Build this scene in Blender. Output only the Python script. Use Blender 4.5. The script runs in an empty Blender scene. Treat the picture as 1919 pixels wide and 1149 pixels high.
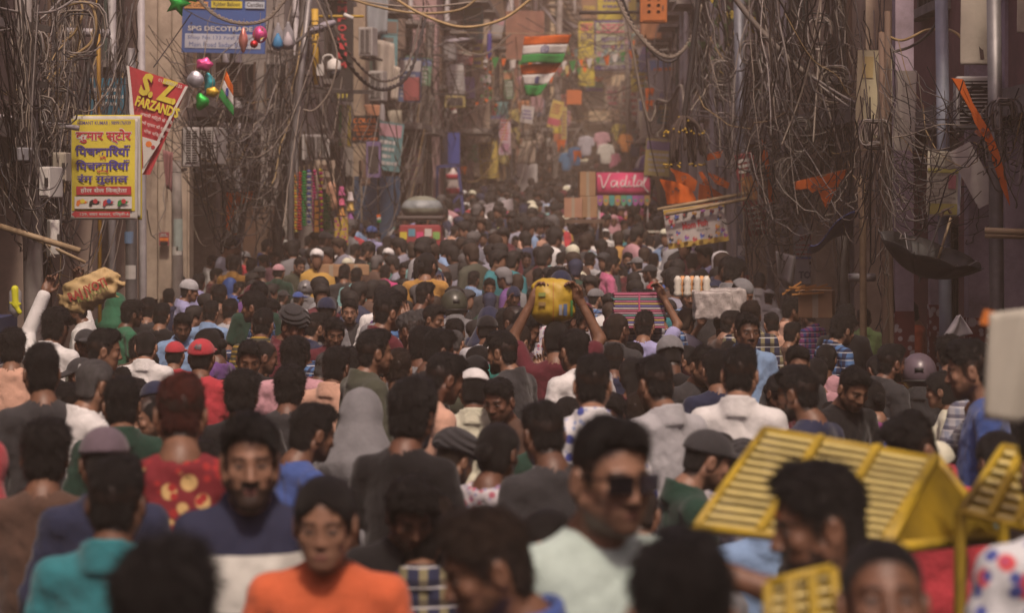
import bpy, math, random
import numpy as np
from mathutils import Vector, Matrix
random.seed(7); rng = np.random.default_rng(7)
S = bpy.context.scene
C = bpy.data.collections.new('street'); S.collection.children.link(C)
PI = math.pi; R = math.radians

# ------------------------------------------------------------------ camera, world, sun, exposure
F = 3970.0                                   # focal length in pixels of the 1919 wide photograph
CH = 2.27                                    # camera height
YH = 400.0                                   # image row of the horizon
cd = bpy.data.cameras.new('camera'); cam = bpy.data.objects.new('camera', cd); C.objects.link(cam)
cam.location = (0, 0, CH); cam.rotation_euler = (PI / 2, 0, 0)
cd.sensor_width = 36.0; cd.lens = 36.0 * F / 1919.0; cd.shift_y = -(574.5 - YH) / 1919.0
cd.clip_start = 0.1; cd.clip_end = 600
cd.dof.use_dof = True; cd.dof.focus_distance = 15.5; cd.dof.aperture_fstop = 2.6; cd.dof.aperture_blades = 0
S.camera = cam
W = bpy.data.worlds.new('World'); S.world = W; W.use_nodes = True
wn = W.node_tree.nodes; wl = W.node_tree.links
bg = wn['Background']; sky = wn.new('ShaderNodeTexSky'); sky.sky_type = 'NISHITA'; sky.sun_disc = False
SUN_EL, SUN_AZ = R(57), R(171)               # the veiled sun stands high behind the camera, nearly in line with the street
sky.sun_elevation = SUN_EL; sky.sun_rotation = SUN_AZ
sky.air_density = 0.7; sky.dust_density = 7.0; sky.ozone_density = 0.6
tint = wn.new('ShaderNodeMix'); tint.data_type = 'RGBA'; tint.blend_type = 'MULTIPLY'; tint.inputs[0].default_value = 1.0
tint.inputs[7].default_value = (1.0, 0.81, 0.86, 1)          # smog over the city
wl.new(sky.outputs[0], tint.inputs[6]); wl.new(tint.outputs[2], bg.inputs[0]); bg.inputs[1].default_value = 0.085
sl = bpy.data.lights.new('sun', 'SUN'); sl.energy = 2.4; sl.angle = R(5); sl.color = (1.0, 0.84, 0.68)
sun = bpy.data.objects.new('sun', sl); C.objects.link(sun)
sd = Vector((math.sin(SUN_AZ) * math.cos(SUN_EL), math.cos(SUN_AZ) * math.cos(SUN_EL), math.sin(SUN_EL)))
sun.rotation_euler = (-sd).to_track_quat('-Z', 'Y').to_euler(); sun.location = (0, 60, 60)
V = S.view_settings; V.view_transform = 'Standard'; V.look = 'None'; V.exposure = 0.45; V.gamma = 1.0; V.use_curve_mapping = False
S.render.engine = 'CYCLES'; cy = S.cycles
cy.use_denoising = True; cy.max_bounces = 6; cy.diffuse_bounces = 3; cy.glossy_bounces = 2; cy.transmission_bounces = 4
cy.volume_bounces = 1; cy.transparent_max_bounces = 8; cy.caustics_reflective = False; cy.caustics_refractive = False
cy.sample_clamp_indirect = 4.0

_gy = [-40, 0, 10, 14, 24, 34, 46, 59, 100, 200]; _gz = [0, 0, 0, .06, .24, .54, 1.02, 1.62, 3.5, 7.8]
def g(y): return float(np.interp(y, _gy, _gz))
def P(px, py, d): return Vector(((px - 959.5) / F * d, d, CH + (YH - py) / F * d))
def pix(v): return (959.5 + F * v[0] / v[1], YH - F * (v[2] - CH) / v[1])

# ------------------------------------------------------------------ materials
MATS = {}
def mat(name, col=(.5, .5, .5), rough=.6, metal=0., var=.25, scale=6., bump=0., objcol=False, spec=.4, dirt=0., trans=0.,
        stretch=None, pattern=None, c2=None, ps=1., rnd=0., sheen=0., attr=False, coat=0.):
    """procedural material: base colour (or the object's own colour), blotchy variation, fine bump, dirt, simple patterns"""
    if name in MATS: return MATS[name]
    m = bpy.data.materials.new(name); m.use_nodes = True; nt = m.node_tree; N = nt.nodes; L = nt.links
    b = N['Principled BSDF']; b.inputs['Roughness'].default_value = rough; b.inputs['Metallic'].default_value = metal
    b.inputs['Specular IOR Level'].default_value = spec
    if sheen: b.inputs['Sheen Weight'].default_value = sheen
    if coat: b.inputs['Coat Weight'].default_value = coat
    def mx(bt, fac, a, c):
        n = N.new('ShaderNodeMix'); n.data_type = 'RGBA'; n.blend_type = bt
        for k, v in ((0, fac), (6, a), (7, c)):
            if hasattr(v, 'is_output'): L.new(v, n.inputs[k])
            elif k == 0: n.inputs[0].default_value = v
            else: n.inputs[k].default_value = (*v[:3], 1)
        return n.outputs[2]
    oi = N.new('ShaderNodeObjectInfo')
    base = oi.outputs['Color'] if objcol else (*col, 1)
    tc = N.new('ShaderNodeTexCoord'); mp = N.new('ShaderNodeMapping'); L.new(tc.outputs['Object'], mp.inputs[0])
    add = N.new('ShaderNodeVectorMath'); L.new(oi.outputs['Random'], add.inputs[1]); L.new(mp.outputs[0], add.inputs[0])
    vec = add.outputs[0]
    if stretch: mp.inputs['Scale'].default_value = stretch
    def noise(s, det=4., ro=.6):
        n = N.new('ShaderNodeTexNoise'); n.inputs['Scale'].default_value = s; n.inputs['Detail'].default_value = det
        n.inputs['Roughness'].default_value = ro; L.new(vec, n.inputs['Vector']); return n.outputs['Fac']
    def ramp(src, a, bb, c0=(0, 0, 0), c1=(1, 1, 1)):
        r = N.new('ShaderNodeValToRGB'); r.color_ramp.elements[0].position = a; r.color_ramp.elements[1].position = bb
        r.color_ramp.elements[0].color = (*c0, 1); r.color_ramp.elements[1].color = (*c1, 1); L.new(src, r.inputs[0]); return r.outputs[0]
    if pattern:
        if pattern in ('stripe', 'vstripe', 'check'):
            sx = N.new('ShaderNodeSeparateXYZ'); L.new(tc.outputs['Object'], sx.inputs[0])
            def band(sock, w):
                a = N.new('ShaderNodeMath'); a.operation = 'MULTIPLY'; a.inputs[1].default_value = ps; L.new(sock, a.inputs[0])
                f = N.new('ShaderNodeMath'); f.operation = 'FRACT'; L.new(a.outputs[0], f.inputs[0])
                c = N.new('ShaderNodeMath'); c.operation = 'LESS_THAN'; c.inputs[1].default_value = w; L.new(f.outputs[0], c.inputs[0]); return c.outputs[0]
            if pattern == 'check':
                base = mx('MIX', band(sx.outputs[0], .42), base, c2); base = mx('MULTIPLY', band(sx.outputs[2], .45), base, (.38, .36, .42))
                q = N.new('ShaderNodeMath'); q.operation = 'MULTIPLY'; q.inputs[1].default_value = .7; L.new(band(sx.outputs[2], .1), q.inputs[0])
                base = mx('MIX', q.outputs[0], base, (.6, .6, .6))
            else: base = mx('MIX', band(sx.outputs[2 if pattern == 'stripe' else 0], .4), base, c2)
        elif pattern == 'floral':
            for k, (s, th, cc) in enumerate(((ps, .30, c2[0]), (ps * 1.7, .26, c2[1]))):
                v = N.new('ShaderNodeTexVoronoi'); v.inputs['Scale'].default_value = s; L.new(vec, v.inputs['Vector'])
                base = mx('MIX', ramp(v.outputs['Distance'], th, th + .08, (1, 1, 1), (0, 0, 0)), base, cc)
        elif pattern == 'brick':
            bt = N.new('ShaderNodeTexBrick'); bt.inputs['Scale'].default_value = ps; bt.inputs['Color1'].default_value = (*col, 1)
            bt.inputs['Color2'].default_value = (*c2, 1); bt.inputs['Mortar'].default_value = (.3, .26, .23, 1); L.new(tc.outputs['Object'], bt.inputs[0])
            base = bt.outputs[0]
    if var: base = mx('MULTIPLY', 1., base, ramp(noise(scale), .3, .72, (1 - var,) * 3, (1 + var * .35,) * 3))
    if rnd:
        r = ramp(oi.outputs['Random'], 0, 1, (1 - rnd,) * 3, (1 + rnd * .3,) * 3); base = mx('MULTIPLY', 1., base, r)
    if dirt:
        base = mx('MIX', mx('MULTIPLY', 1., ramp(noise(1.7, 8, .75), .42, .7), (dirt,) * 3), base, (.055, .045, .04))
    if attr:
        a = N.new('ShaderNodeAttribute'); a.attribute_name = 'Col'; base = mx('MIX', a.outputs['Alpha'], base, a.outputs['Color'])
    if hasattr(base, 'is_output'): L.new(base, b.inputs['Base Color'])
    else: b.inputs['Base Color'].default_value = base
    if bump:
        bn = N.new('ShaderNodeBump'); bn.inputs['Strength'].default_value = bump; bn.inputs['Distance'].default_value = .01
        L.new(noise(scale * 5, 5), bn.inputs['Height']); L.new(bn.outputs[0], b.inputs['Normal'])
    if trans:
        b.inputs['Transmission Weight'].default_value = 0
        t = N.new('ShaderNodeBsdfTranslucent'); ms = N.new('ShaderNodeMixShader'); ms.inputs[0].default_value = trans
        if hasattr(base, 'is_output'): L.new(base, t.inputs[0])
        else: t.inputs[0].default_value = base
        L.new(b.outputs[0], ms.inputs[1]); L.new(t.outputs[0], ms.inputs[2]); L.new(ms.outputs[0], N['Material Output'].inputs[0])
    MATS[name] = m; return m

# ------------------------------------------------------------------ mesh helpers
class MB:
    """collects shapes into one mesh"""
    def __init__(s): s.v = []; s.f = []; s.n = 0
    def add(s, v, f):
        v = np.asarray(v, float).reshape(-1, 3); s.v.append(v); k = s.n
        s.f += [tuple(i + k for i in q) for q in f]; s.n += len(v); return s
    def box(s, c, d, M=None, taper=None):
        x, y, z = (np.array(d) / 2); t = taper or (1, 1)
        v = np.array([[-x, -y, -z], [x, -y, -z], [x, y, -z], [-x, y, -z], [-x * t[0], -y * t[1], z], [x * t[0], -y * t[1], z], [x * t[0], y * t[1], z], [-x * t[0], y * t[1], z]])
        if M is not None: v = v @ np.array(M.to_3x3()).T
        return s.add(v + np.array(c), [(0, 3, 2, 1), (4, 5, 6, 7), (0, 1, 5, 4), (1, 2, 6, 5), (2, 3, 7, 6), (3, 0, 4, 7)])
    def bar(s, a, b, w, h=None, up=(0, 0, 1)):
        a = Vector(a); b = Vector(b); t = (b - a); l = t.length; t.normalize(); u = Vector(up)
        if abs(t.dot(u)) > .99: u = Vector((1, 0, 0))
        x = t.cross(u).normalized(); z = x.cross(t).normalized(); h = h or w
        M = Matrix((x, t, z)).transposed(); return s.box((a + b) / 2, (w, l, h), M)
    def tube(s, pts, r, n=6, cap=True):
        pts = [Vector(p) for p in pts]; m = len(pts); rr = r if hasattr(r, '__len__') else [r] * m
        vs = []; prev = None
        for i, p in enumerate(pts):
            t = (pts[min(i + 1, m - 1)] - pts[max(i - 1, 0)])
            t = t.normalized() if t.length > 1e-9 else Vector((0, 0, 1))
            if prev is None: prev = Vector((0, 0, 1)) if abs(t.z) < .9 else Vector((1, 0, 0))
            x = (prev - t * prev.dot(t)); x = x.normalized() if x.length > 1e-6 else t.orthogonal().normalized(); y = t.cross(x); prev = x
            for k in range(n):
                a = 2 * PI * k / n; vs.append(p + (x * math.cos(a) + y * math.sin(a)) * rr[i])
        fs = [(i * n + k, i * n + (k + 1) % n, (i + 1) * n + (k + 1) % n, (i + 1) * n + k) for i in range(m - 1) for k in range(n)]
        if cap: fs += [tuple(range(n))[::-1], tuple((m - 1) * n + k for k in range(n))]
        return s.add([tuple(v) for v in vs], fs)
    def lathe(s, prof, n=16, c=(0, 0, 0), M=None, sx=1, sy=1):
        vs = []; fs = []
        for r, z in prof:
            for k in range(n): vs.append((r * sx * math.cos(2 * PI * k / n), r * sy * math.sin(2 * PI * k / n), z))
        for i in range(len(prof) - 1):
            for k in range(n): fs.append((i * n + k, i * n + (k + 1) % n, (i + 1) * n + (k + 1) % n, (i + 1) * n + k))
        fs += [tuple(range(n))[::-1], tuple((len(prof) - 1) * n + k for k in range(n))]
        v = np.array(vs)
        if M is not None: v = v @ np.array(M.to_3x3()).T
        return s.add(v + np.array(c), fs)
    def sheet(s, grid, t=0.):
        """grid [i][j] of points; t > 0 gives the sheet that thickness"""
        gq = np.array([[tuple(p) for p in row] for row in grid]); a, b = gq.shape[:2]
        if t:
            du = np.gradient(gq, axis=0); dv = np.gradient(gq, axis=1); n = np.cross(du, dv); n /= np.linalg.norm(n, axis=2, keepdims=True) + 1e-9
            top = gq + n * t / 2; bot = gq - n * t / 2
            v = np.concatenate([top.reshape(-1, 3), bot.reshape(-1, 3)]); o = a * b; f = []
            for i in range(a - 1):
                for j in range(b - 1):
                    q = (i * b + j, (i + 1) * b + j, (i + 1) * b + j + 1, i * b + j + 1); f += [q, tuple(o + k for k in q[::-1])]
            ring = [j for j in range(b)] + [i * b + b - 1 for i in range(1, a)] + [(a - 1) * b + j for j in range(b - 2, -1, -1)] + [i * b for i in range(a - 2, 0, -1)]
            for k in range(len(ring)): p, q = ring[k], ring[(k + 1) % len(ring)]; f.append((p, q, o + q, o + p))
            return s.add(v, f)
        return s.add(gq.reshape(-1, 3), [(i * b + j, i * b + j + 1, (i + 1) * b + j + 1, (i + 1) * b + j) for i in range(a - 1) for j in range(b - 1)])
    def mesh(s, name, m=None, smooth=False):
        me = bpy.data.meshes.new(name); me.from_pydata(np.concatenate(s.v).tolist() if s.v else [], [], s.f)
        if m: me.materials.append(m)
        if smooth: me.polygons.foreach_set('use_smooth', [True] * len(me.polygons))
        me.update(); return me
    def build(s, name, m=None, parent=None, smooth=False, bevel=0):
        o = obj(name, s.mesh(name, m, smooth), parent)
        if bevel:
            b = o.modifiers.new('bevel', 'BEVEL'); b.width = bevel; b.segments = 2; b.limit_method = 'ANGLE'
        return o
def obj(name, me, parent=None, M=None):
    o = bpy.data.objects.new(name, me); C.objects.link(o)
    if parent: o.parent = parent
    if M is not None: o.matrix_local = M
    return o
def tag(o, label=None, cat=None, group=None, kind=None):
    if label: o['label'] = label
    if cat: o['category'] = cat
    if group: o['group'] = group
    if kind: o['kind'] = kind
    return o
def empty(name, loc=(0, 0, 0), rz=0., label=None, cat=None, group=None, M=None):
    o = bpy.data.objects.new(name, None); C.objects.link(o); o.empty_display_size = .1
    if M is not None: o.matrix_world = M
    else: o.location = loc; o.rotation_euler = (0, 0, rz)
    return tag(o, label, cat, group)
def spline(pts, n=8):
    p = [Vector(q) for q in pts]; p = [p[0] * 2 - p[1]] + p + [p[-1] * 2 - p[-2]]; out = []
    for i in range(1, len(p) - 2):
        for k in range(n):
            t = k / n; a, b, c, d = p[i - 1:i + 3]
            out.append(.5 * ((2 * b) + (c - a) * t + (2 * a - 5 * b + 4 * c - d) * t * t + (3 * b - a - 3 * c + d) * t ** 3))
    return out + [p[-2]]
def hang(a, b, sag, n=14):
    a = Vector(a); b = Vector(b)
    return [a.lerp(b, i / n) + Vector((0, 0, -4 * sag * (i / n) * (1 - i / n))) for i in range(n + 1)]
# ------------------------------------------------------------------ people: signed-distance shapes meshed with surface nets
def s_ell(p, c, r):
    q = (p - np.array(c)); r = np.array(r); k0 = np.linalg.norm(q / r, axis=-1); k1 = np.linalg.norm(q / (r * r), axis=-1) + 1e-9
    return k0 * (k0 - 1) / k1
def s_cone(p, a, b, r1, r2):
    a = np.array(a, float); b = np.array(b, float); ba = b - a; t = np.clip(((p - a) @ ba) / (ba @ ba), 0, 1)
    return np.linalg.norm(p - a - t[..., None] * ba, axis=-1) - (r1 + (r2 - r1) * t)
def smin(a, b, k):
    h = np.clip(.5 + .5 * (b - a) / k, 0, 1); return b * (1 - h) + a * h - k * h * (1 - h)
def smax(a, b, k): return -smin(-a, -b, k)
_ND = rng.normal(size=(24, 3)); _NP = rng.uniform(0, 6.28, 24)
def wob(p, s, seed=0, n=8):
    r = 0
    for i in range(n):
        j = (i + seed * 5) % 24; r = r + np.sin(p @ _ND[j] * s + _NP[j])
    return r / n
def nets(fn, lo, hi, h):
    lo = np.array(lo, float); hi = np.array(hi, float); n = np.maximum(((hi - lo) / h).astype(int) + 2, 3)
    ax = [lo[i] + h * np.arange(n[i]) for i in range(3)]
    G = np.stack(np.meshgrid(*ax, indexing='ij'), -1); d = fn(G.reshape(-1, 3)).reshape(n)
    ins = d < 0; c = n - 1; acc = np.zeros((*c, 3)); cnt = np.zeros(c)
    idx = np.stack(np.meshgrid(*[np.arange(k) for k in c], indexing='ij'), -1).astype(float)
    corners = [(i, j, k) for i in (0, 1) for j in (0, 1) for k in (0, 1)]
    sl = lambda A, o: A[o[0]:o[0] + c[0], o[1]:o[1] + c[1], o[2]:o[2] + c[2]]
    for a in corners:
        for ax_ in range(3):
            if a[ax_]: continue
            b = list(a); b[ax_] = 1; da, db = sl(d, a), sl(d, b); m = (da < 0) != (db < 0)
            t = np.where(m, da / np.where(m, da - db, 1), 0)
            for q in range(3): acc[..., q] += m * (a[q] + (t if q == ax_ else 0))
            cnt += m
    act = cnt > 0; vid = -np.ones(c, int); vid[act] = np.arange(act.sum())
    v = lo + h * (idx[act] + acc[act] / cnt[act][:, None]); quads = []
    for q in range(3):
        u, w = (q + 1) % 3, (q + 2) % 3; s0 = [slice(1, c[i]) for i in range(3)]; s0[q] = slice(0, c[q]); s1 = list(s0); s1[q] = slice(1, c[q] + 1)
        A, B = ins[tuple(s0)], ins[tuple(s1)]; e = np.argwhere(A != B)
        off = np.array([s.start for s in s0]); e2 = e + off; flip = A[tuple(e.T)]
        def cell(du, dw):
            k = e2.copy(); k[:, u] -= du; k[:, w] -= dw; return vid[tuple(k.T)]
        f = np.stack([cell(1, 1), cell(0, 1), cell(0, 0), cell(1, 0)], 1); f[~flip] = f[~flip][:, ::-1]; quads.append(f)
    return v, np.concatenate(quads)
def to_mesh(name, v, f, m, col=None):
    me = bpy.data.meshes.new(name); me.from_pydata(v.tolist(), [], f.tolist()); me.materials.append(m)
    me.polygons.foreach_set('use_smooth', np.ones(len(f), bool))
    if col is not None:
        a = me.color_attributes.new('Col', 'FLOAT_COLOR', 'POINT'); a.data.foreach_set('color', col.astype(np.float32).ravel())
    me.update(); return me
def xf(v, M): M = np.array(M); return v @ M[:3, :3].T + M[:3, 3]

_HL = ([-.12, -.06, -.046, -.036, -.030, .010, .017, .026, .036, .05, .07, .09, .12], [-.084, -.082, -.074, -.05, .020, .018, -.024, -.018, .022, .050, .073, .083, .08])
def head_sdf(p, kind):
    fem = kind == 'female'; w = .94 if fem else 1.
    q = p.copy(); q[:, 0] = np.abs(q[:, 0])
    d = s_ell(q, (0, -.012, .034), (.075, .096, .083))
    d = smin(d, s_ell(q, (0, .022, -.030), (.057 * w, .066, .084)), .03)
    d = smin(d, s_cone(q, (.055 * w, -.002, -.05), (.016, .062, -.098 if not fem else -.094), .021, .015), .028)
    d = smin(d, s_ell(q, (0, .066, -.096 if not fem else -.091), (.022, .018, .017)), .022)
    d = smin(d, s_ell(q, (.041 * w, .064, -.024), (.02, .017, .02)), .02)
    d = smin(d, s_cone(q, (.006, .080 if not fem else .075, .022), (.036, .074 if not fem else .069, .020), .011, .008), .014)
    d = smax(d, -s_ell(q, (.0315, .101, .000), (.018, .017 if not fem else .0135, .0125)), .012)
    d = smin(d, s_ell(q, (.0315, .0745, .000), (.0135, .0125, .0115)), .003)
    d = smin(d, s_cone(q, (0, .083 if fem else .084, .010), (0, .093 if fem else .102, -.030 if fem else -.033), .006 if fem else .0085, .0095 if fem else .0125), .012)
    d = smin(d, s_ell(q, (.009 if fem else .011, .087 if fem else .094, -.034 if fem else -.037), (.0085, .010, .0075)), .006)
    d = smin(d, s_ell(q, (0, .0815, -.0625), (.022, .0095, .0055)), .006)
    d = smin(d, s_ell(q, (0, .0795, -.0725), (.019, .0100, .0062)), .006)
    d = smin(d, s_ell(q, (.018, .058, -.062), (.028, .024, .032)), .02)
    d = smin(d, s_ell(q, (.0795, -.010, -.010), (.0100, .021, .034)), .006)
    d = smax(d, -s_ell(q, (.0915, -.006, -.006), (.008, .012, .020)), .005)
    d = smin(d, s_cone(p, (0, -.022, -.06), (0, -.04, -.175), .055 if not fem else .046, .058 if not fem else .048), .025)
    if kind == 'beard':
        jaw = smin(s_cone(q, (.055, .004, -.05), (.016, .066, -.098), .026, .022), s_ell(q, (0, .07, -.098), (.03, .023, .026)), .02)
        d = smin(d, jaw + .0025 * wob(p, 170, 2), .008)
    return d
def head_paint(v, kind, tone):
    c = np.zeros((len(v), 4)); x = np.abs(v[:, 0]); y, z = v[:, 1], v[:, 2]; front = y > .045
    def put(m, rgb, a=1.): c[m, :3] = rgb; c[m, 3] = np.maximum(c[m, 3], a) if np.isscalar(a) else a
    jaw = ((z < -.035 - .25 * np.clip(.062 - y, 0, .05)) & (y > -.004) & (z > -.128) & (x < .075))
    mo = (x < .029) & (y > .075) & (z > -.0585) & (z < -.041)
    lip = (x < .018) & (y > .076) & (np.abs(z + .0675) < .0075)
    seam = (x < .017) & (y > .074) & (np.abs(z + .0672) < .0020)
    if kind in ('beard', 'stubble'):
        a = .93 if kind == 'beard' else .5
        put(jaw & ~((x > .026) & (y > .045) & (z > -.062)), (.018, .013, .011), a); put(mo, (.016, .012, .01), a)
    if kind == 'moustache': put(mo, (.014, .01, .009), .92)
    put(lip, (.21, .095, .08) if kind != 'female' else (.32, .11, .11), .6); put(seam, (.05, .02, .018), .45)
    sc = z - np.interp(y, *_HL) + .016; m = (sc > 0) & (z > -.10) & (x < .0775); c[m, :3] = (.014, .011, .010); c[m, 3] = np.clip(sc[m] / .02, 0, 1) * .9
    ey = ((x - .0315) / .0125) ** 2 + (z / .0048) ** 2 < 1
    put(ey & (y > .07), (.20, .165, .15)); put((((x - .0315) / .0062) ** 2 + (z / .0066) ** 2 < 1) & (y > .07), (.008, .006, .005))
    lid = (np.abs(x - .0315) < .016) & (z > .0045) & (z < .0085) & (y > .065); put(lid, (.02, .012, .01), .8)
    br = (x > .012) & (x < .05) & (np.abs(z - .0225 + .25 * np.clip(x - .036, 0, .02)) < .0052) & (y > .06); put(br, (.012, .009, .008), .9)
    return c
def hair_sdf(p, st):
    q = p.copy(); x = np.abs(p[:, 0]); y, z = p[:, 1], p[:, 2]; up = np.clip((z - .03) / .09, 0, 1); fr = np.clip((y + .02) / .1, 0, 1)
    t = {'fade': -.003 + .016 * up + .016 * up * fr, 'side': .001 + .015 * up + .014 * up * fr * np.clip(.5 + p[:, 0] / .06, 0, 1), 'messy': .007 + .017 * up + .008 * fr, 'buzz': .000 + .006 * up,
         'bun': .007 + .005 * up, 'long': .010 + .006 * up, 'bald': .002 + 0 * up, 'curly': .014 + .018 * up}[st]
    base = smin(s_ell(p, (0, -.012, .034), (.0755, .0965, .0835)), s_ell(p, (0, -.03, -.03), (.066, .066, .075)), .02)
    amp = {'fade': .006, 'side': .005, 'messy': .009, 'buzz': .0012, 'bun': .0015, 'long': .002, 'bald': .0015, 'curly': .008}[st]
    qs = p * np.array([1.6, .55, .7]); d = base - t + amp * (wob(qs, 160, 1) + .6 * wob(qs, 330, 3))
    hl = np.interp(y, *_HL)
    if st in ('fade', 'side', 'messy', 'curly'): hl = hl + np.where(y > .03, .22 * p[:, 0] + .007 * wob(p, 60, 3), 0); d = d - up * (.010 * wob(p, 30, 2) + .007 * wob(p * np.array([1, .4, 1]), 75, 4)) - .008 * up * fr
    if st == 'bald': hl = np.where((y > .0) & (x < .052), .2, hl)
    if st in ('fade', 'buzz'): hl = hl + np.where(y < -.03, .018, 0)
    if st in ('long', 'bun'): hl = np.where(y < .0, -.10, hl - .012 * (y > .03)) + np.where((y > .03), .02 * np.exp(-(x / .015) ** 2) - .014 * np.clip(x / .05, 0, 1), 0)
    cut = hl - z - .005 * wob(p, 140, 2) - .006 * wob(p, 45, 4)
    d = smax(d, cut * .8, .008)
    if st == 'bun': d = smin(d, s_ell(p, (0, -.125, -.015), (.038, .034, .038)) + .003 * wob(p, 120, 1), .012)
    if st == 'long': d = smin(d, s_cone(p, (0, -.085, -.04), (0, -.105, -.33), .05, .032) + .004 * wob(p * np.array([2, 2, .3]), 120, 1), .03)
    return d
def strands(v, f, n, ln, seed, zmin=-.06):
    """thin tapered strands that roughen the outline of a hair cap"""
    r = np.random.default_rng(seed); fa = v[f]; nr = np.cross(fa[:, 1] - fa[:, 0], fa[:, 2] - fa[:, 0]); nr /= np.linalg.norm(nr, axis=1, keepdims=True) + 1e-9
    k = r.integers(0, len(f), n); o = fa[k].mean(1); m = nr[k]
    flow = np.stack([o[:, 0] * 3 + .2 * r.normal(size=n), .25 + .3 * r.normal(size=n), -.35 - 2. * (.05 - o[:, 2])], 1); flow += r.normal(size=(n, 3)) * .25
    flow -= m * np.sum(flow * m, 1, keepdims=True); flow /= np.linalg.norm(flow, axis=1, keepdims=True) + 1e-9
    l = ln * r.uniform(.5, 1.3, n)[:, None]; side = np.cross(m, flow) * .0021
    a = o - m * .002; b = o + flow * l * .55 + m * l * r.uniform(.04, .16, n)[:, None]; c = o + flow * l + m * l * r.uniform(-.06, .17, n)[:, None]
    vv = np.stack([a - side, a + side, b + side * .8, b - side * .8, c], 1).reshape(-1, 3); i = np.arange(n) * 5 + len(v)
    return np.concatenate([v, vv]), [tuple(q) for q in f] + [tuple(q) for q in np.stack([i, i + 1, i + 2, i + 3], 1).tolist()] + [tuple(q) for q in np.stack([i + 3, i + 2, i + 4], 1).tolist()]
def hand_sdf(p, pose):
    """palm in the xz plane, fingers towards -z, thumb to +x, palm faces +y"""
    d = s_ell(p, (0, 0, -.045), (.040, .016, .050)); d = smin(d, s_cone(p, (0, 0, .03), (0, 0, -.02), .027, .03), .02)
    for i, (x, l) in enumerate(((.029, .070), (.010, .078), (-.010, .073), (-.028, .056))):
        cu = {'relax': .55, 'grip': 1.35, 'point': 0. if i == 0 else 1.5}[pose]; a = np.array((x, 0, -.085)); ang = .25 * cu; r = .0095
        for k, s in enumerate((.45, .32, .26)):
            b = a + l * s * np.array((.04 * np.sign(x) * (k == 0), math.sin(ang), -math.cos(ang))); d = smin(d, s_cone(p, a, b, r, r - .0008), .004); a = b; ang += .55 * cu; r -= .0008
    d = smin(d, s_cone(p, (.03, .006, -.022), (.058, .018, -.055), .015, .012), .012); d = smin(d, s_cone(p, (.058, .018, -.055), (.060, .028, -.088), .0115, .009), .004)
    return d
HEADS = {}; HAIR = {}; HANDS = {}
for k in ('moustache', 'beard', 'stubble', 'female'):
    v, f = nets(lambda p: head_sdf(p, k), (-.1, -.125, -.19), (.1, .125, .13), .0052); HEADS[k] = (v, f, head_paint(v, k, 0))
for k in ('relax', 'grip', 'point'): HANDS[k] = nets(lambda p: hand_sdf(p, k), (-.06, -.045, -.185), (.08, .085, .06), .0062)
M_SKIN = mat('skin', objcol=True, rough=.44, var=.30, scale=22, bump=.2, attr=True, spec=.35)
M_HAIR = mat('hair', objcol=True, rough=.46, var=.6, scale=45, bump=1., spec=.34, stretch=(3, .6, .6))
M_CLOTH = mat('cloth', objcol=True, rough=.9, var=.22, scale=9, bump=.45, spec=.12, sheen=.15)
for i, k in enumerate(('fade', 'side', 'messy', 'buzz', 'bun', 'long', 'bald', 'curly')):
    v, f = nets(lambda p: hair_sdf(p, k), (-.13, -.19, -.40 if k == 'long' else -.13), (.13, .15, .18), .0068)
    n, l = {'fade': (2000, .024), 'side': (1900, .032), 'messy': (2000, .036), 'buzz': (500, .008), 'bun': (300, .03), 'long': (500, .04), 'bald': (400, .014), 'curly': (1000, .026)}[k]
    vv, ff = strands(v, f, n, l, i); me = bpy.data.meshes.new('hair'); me.from_pydata(vv.tolist(), [], ff); me.materials.append(M_HAIR)
    me.polygons.foreach_set('use_smooth', np.ones(len(ff), bool)); me.update(); HAIR[k] = me

# arm poses: (elbow, wrist, hand pose) for the right (+x) and the left (-x) arm of a 1.70 m person who faces +y
ARM = {'down': ((.235, -.035, 1.11), (.245, .05, .875), 'relax'), 'bent': ((.245, -.01, 1.11), (.12, .24, 1.16), 'grip'), 'phone': ((.25, .05, 1.13), (.14, .22, 1.33), 'grip'),
       'raise': ((.26, .10, 1.50), (.19, .20, 1.78), 'point'), 'barrier': ((.29, .12, 1.43), (.22, .29, 1.485), 'grip'), 'up': ((.27, .07, 1.57), (.15, .08, 1.80), 'grip'), 'point': ((.34, .16, 1.42), (.42, .36, 1.56), 'point'), 'reach': ((.33, .22, 1.34), (.36, .48, 1.36), 'grip'),
       'face': ((.22, .14, 1.20), (.10, .14, 1.47), 'relax'), 'side': ((.46, .10, 1.36), (.72, .16, 1.38), 'grip')}
SHO = (.163, -.032, 1.352)
def arm_pts(pose, s): e, w, h = ARM[pose]; return [np.array((q[0] * s, q[1], q[2])) for q in (SHO, e, w)], h
def head_matrix(pitch, yaw, roll=0.):
    return Matrix.Translation((0, .008, 1.448)) @ Matrix.Rotation(R(-yaw), 4, 'Z') @ Matrix.Rotation(R(roll), 4, 'Y') @ Matrix.Rotation(R(-pitch), 4, 'X') @ Matrix.Translation((0, .02, .112))
def torso_sdf(p, o, fem):
    q = p.copy(); q[:, 0] = np.abs(q[:, 0]); w = .90 if fem else 1.
    d = s_ell(q, (0, -.02, 1.205), (.158 * w + o, .108 + o, .215 + o)); d = smin(d, s_cone(q, (0, -.035, 1.388), (.152 * w, -.032, 1.350), .050 + o, .046 + o), .05)
    d = smin(d, s_ell(q, (0, -.01, .98), (.145 * (1.04 if fem else 1) + o, .108 + o, .16 + o)), .09)
    d = smin(d, s_cone(q, (0, -.04, 1.39), (0, -.035, 1.425), .068 + o * .5, .056), .04)
    if fem: d = smin(d, s_ell(q, (.075, .075, 1.24), (.06 + o, .055 + o, .06 + o)), .05)
    return d
BODY = {}; TOPS = {}
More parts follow.
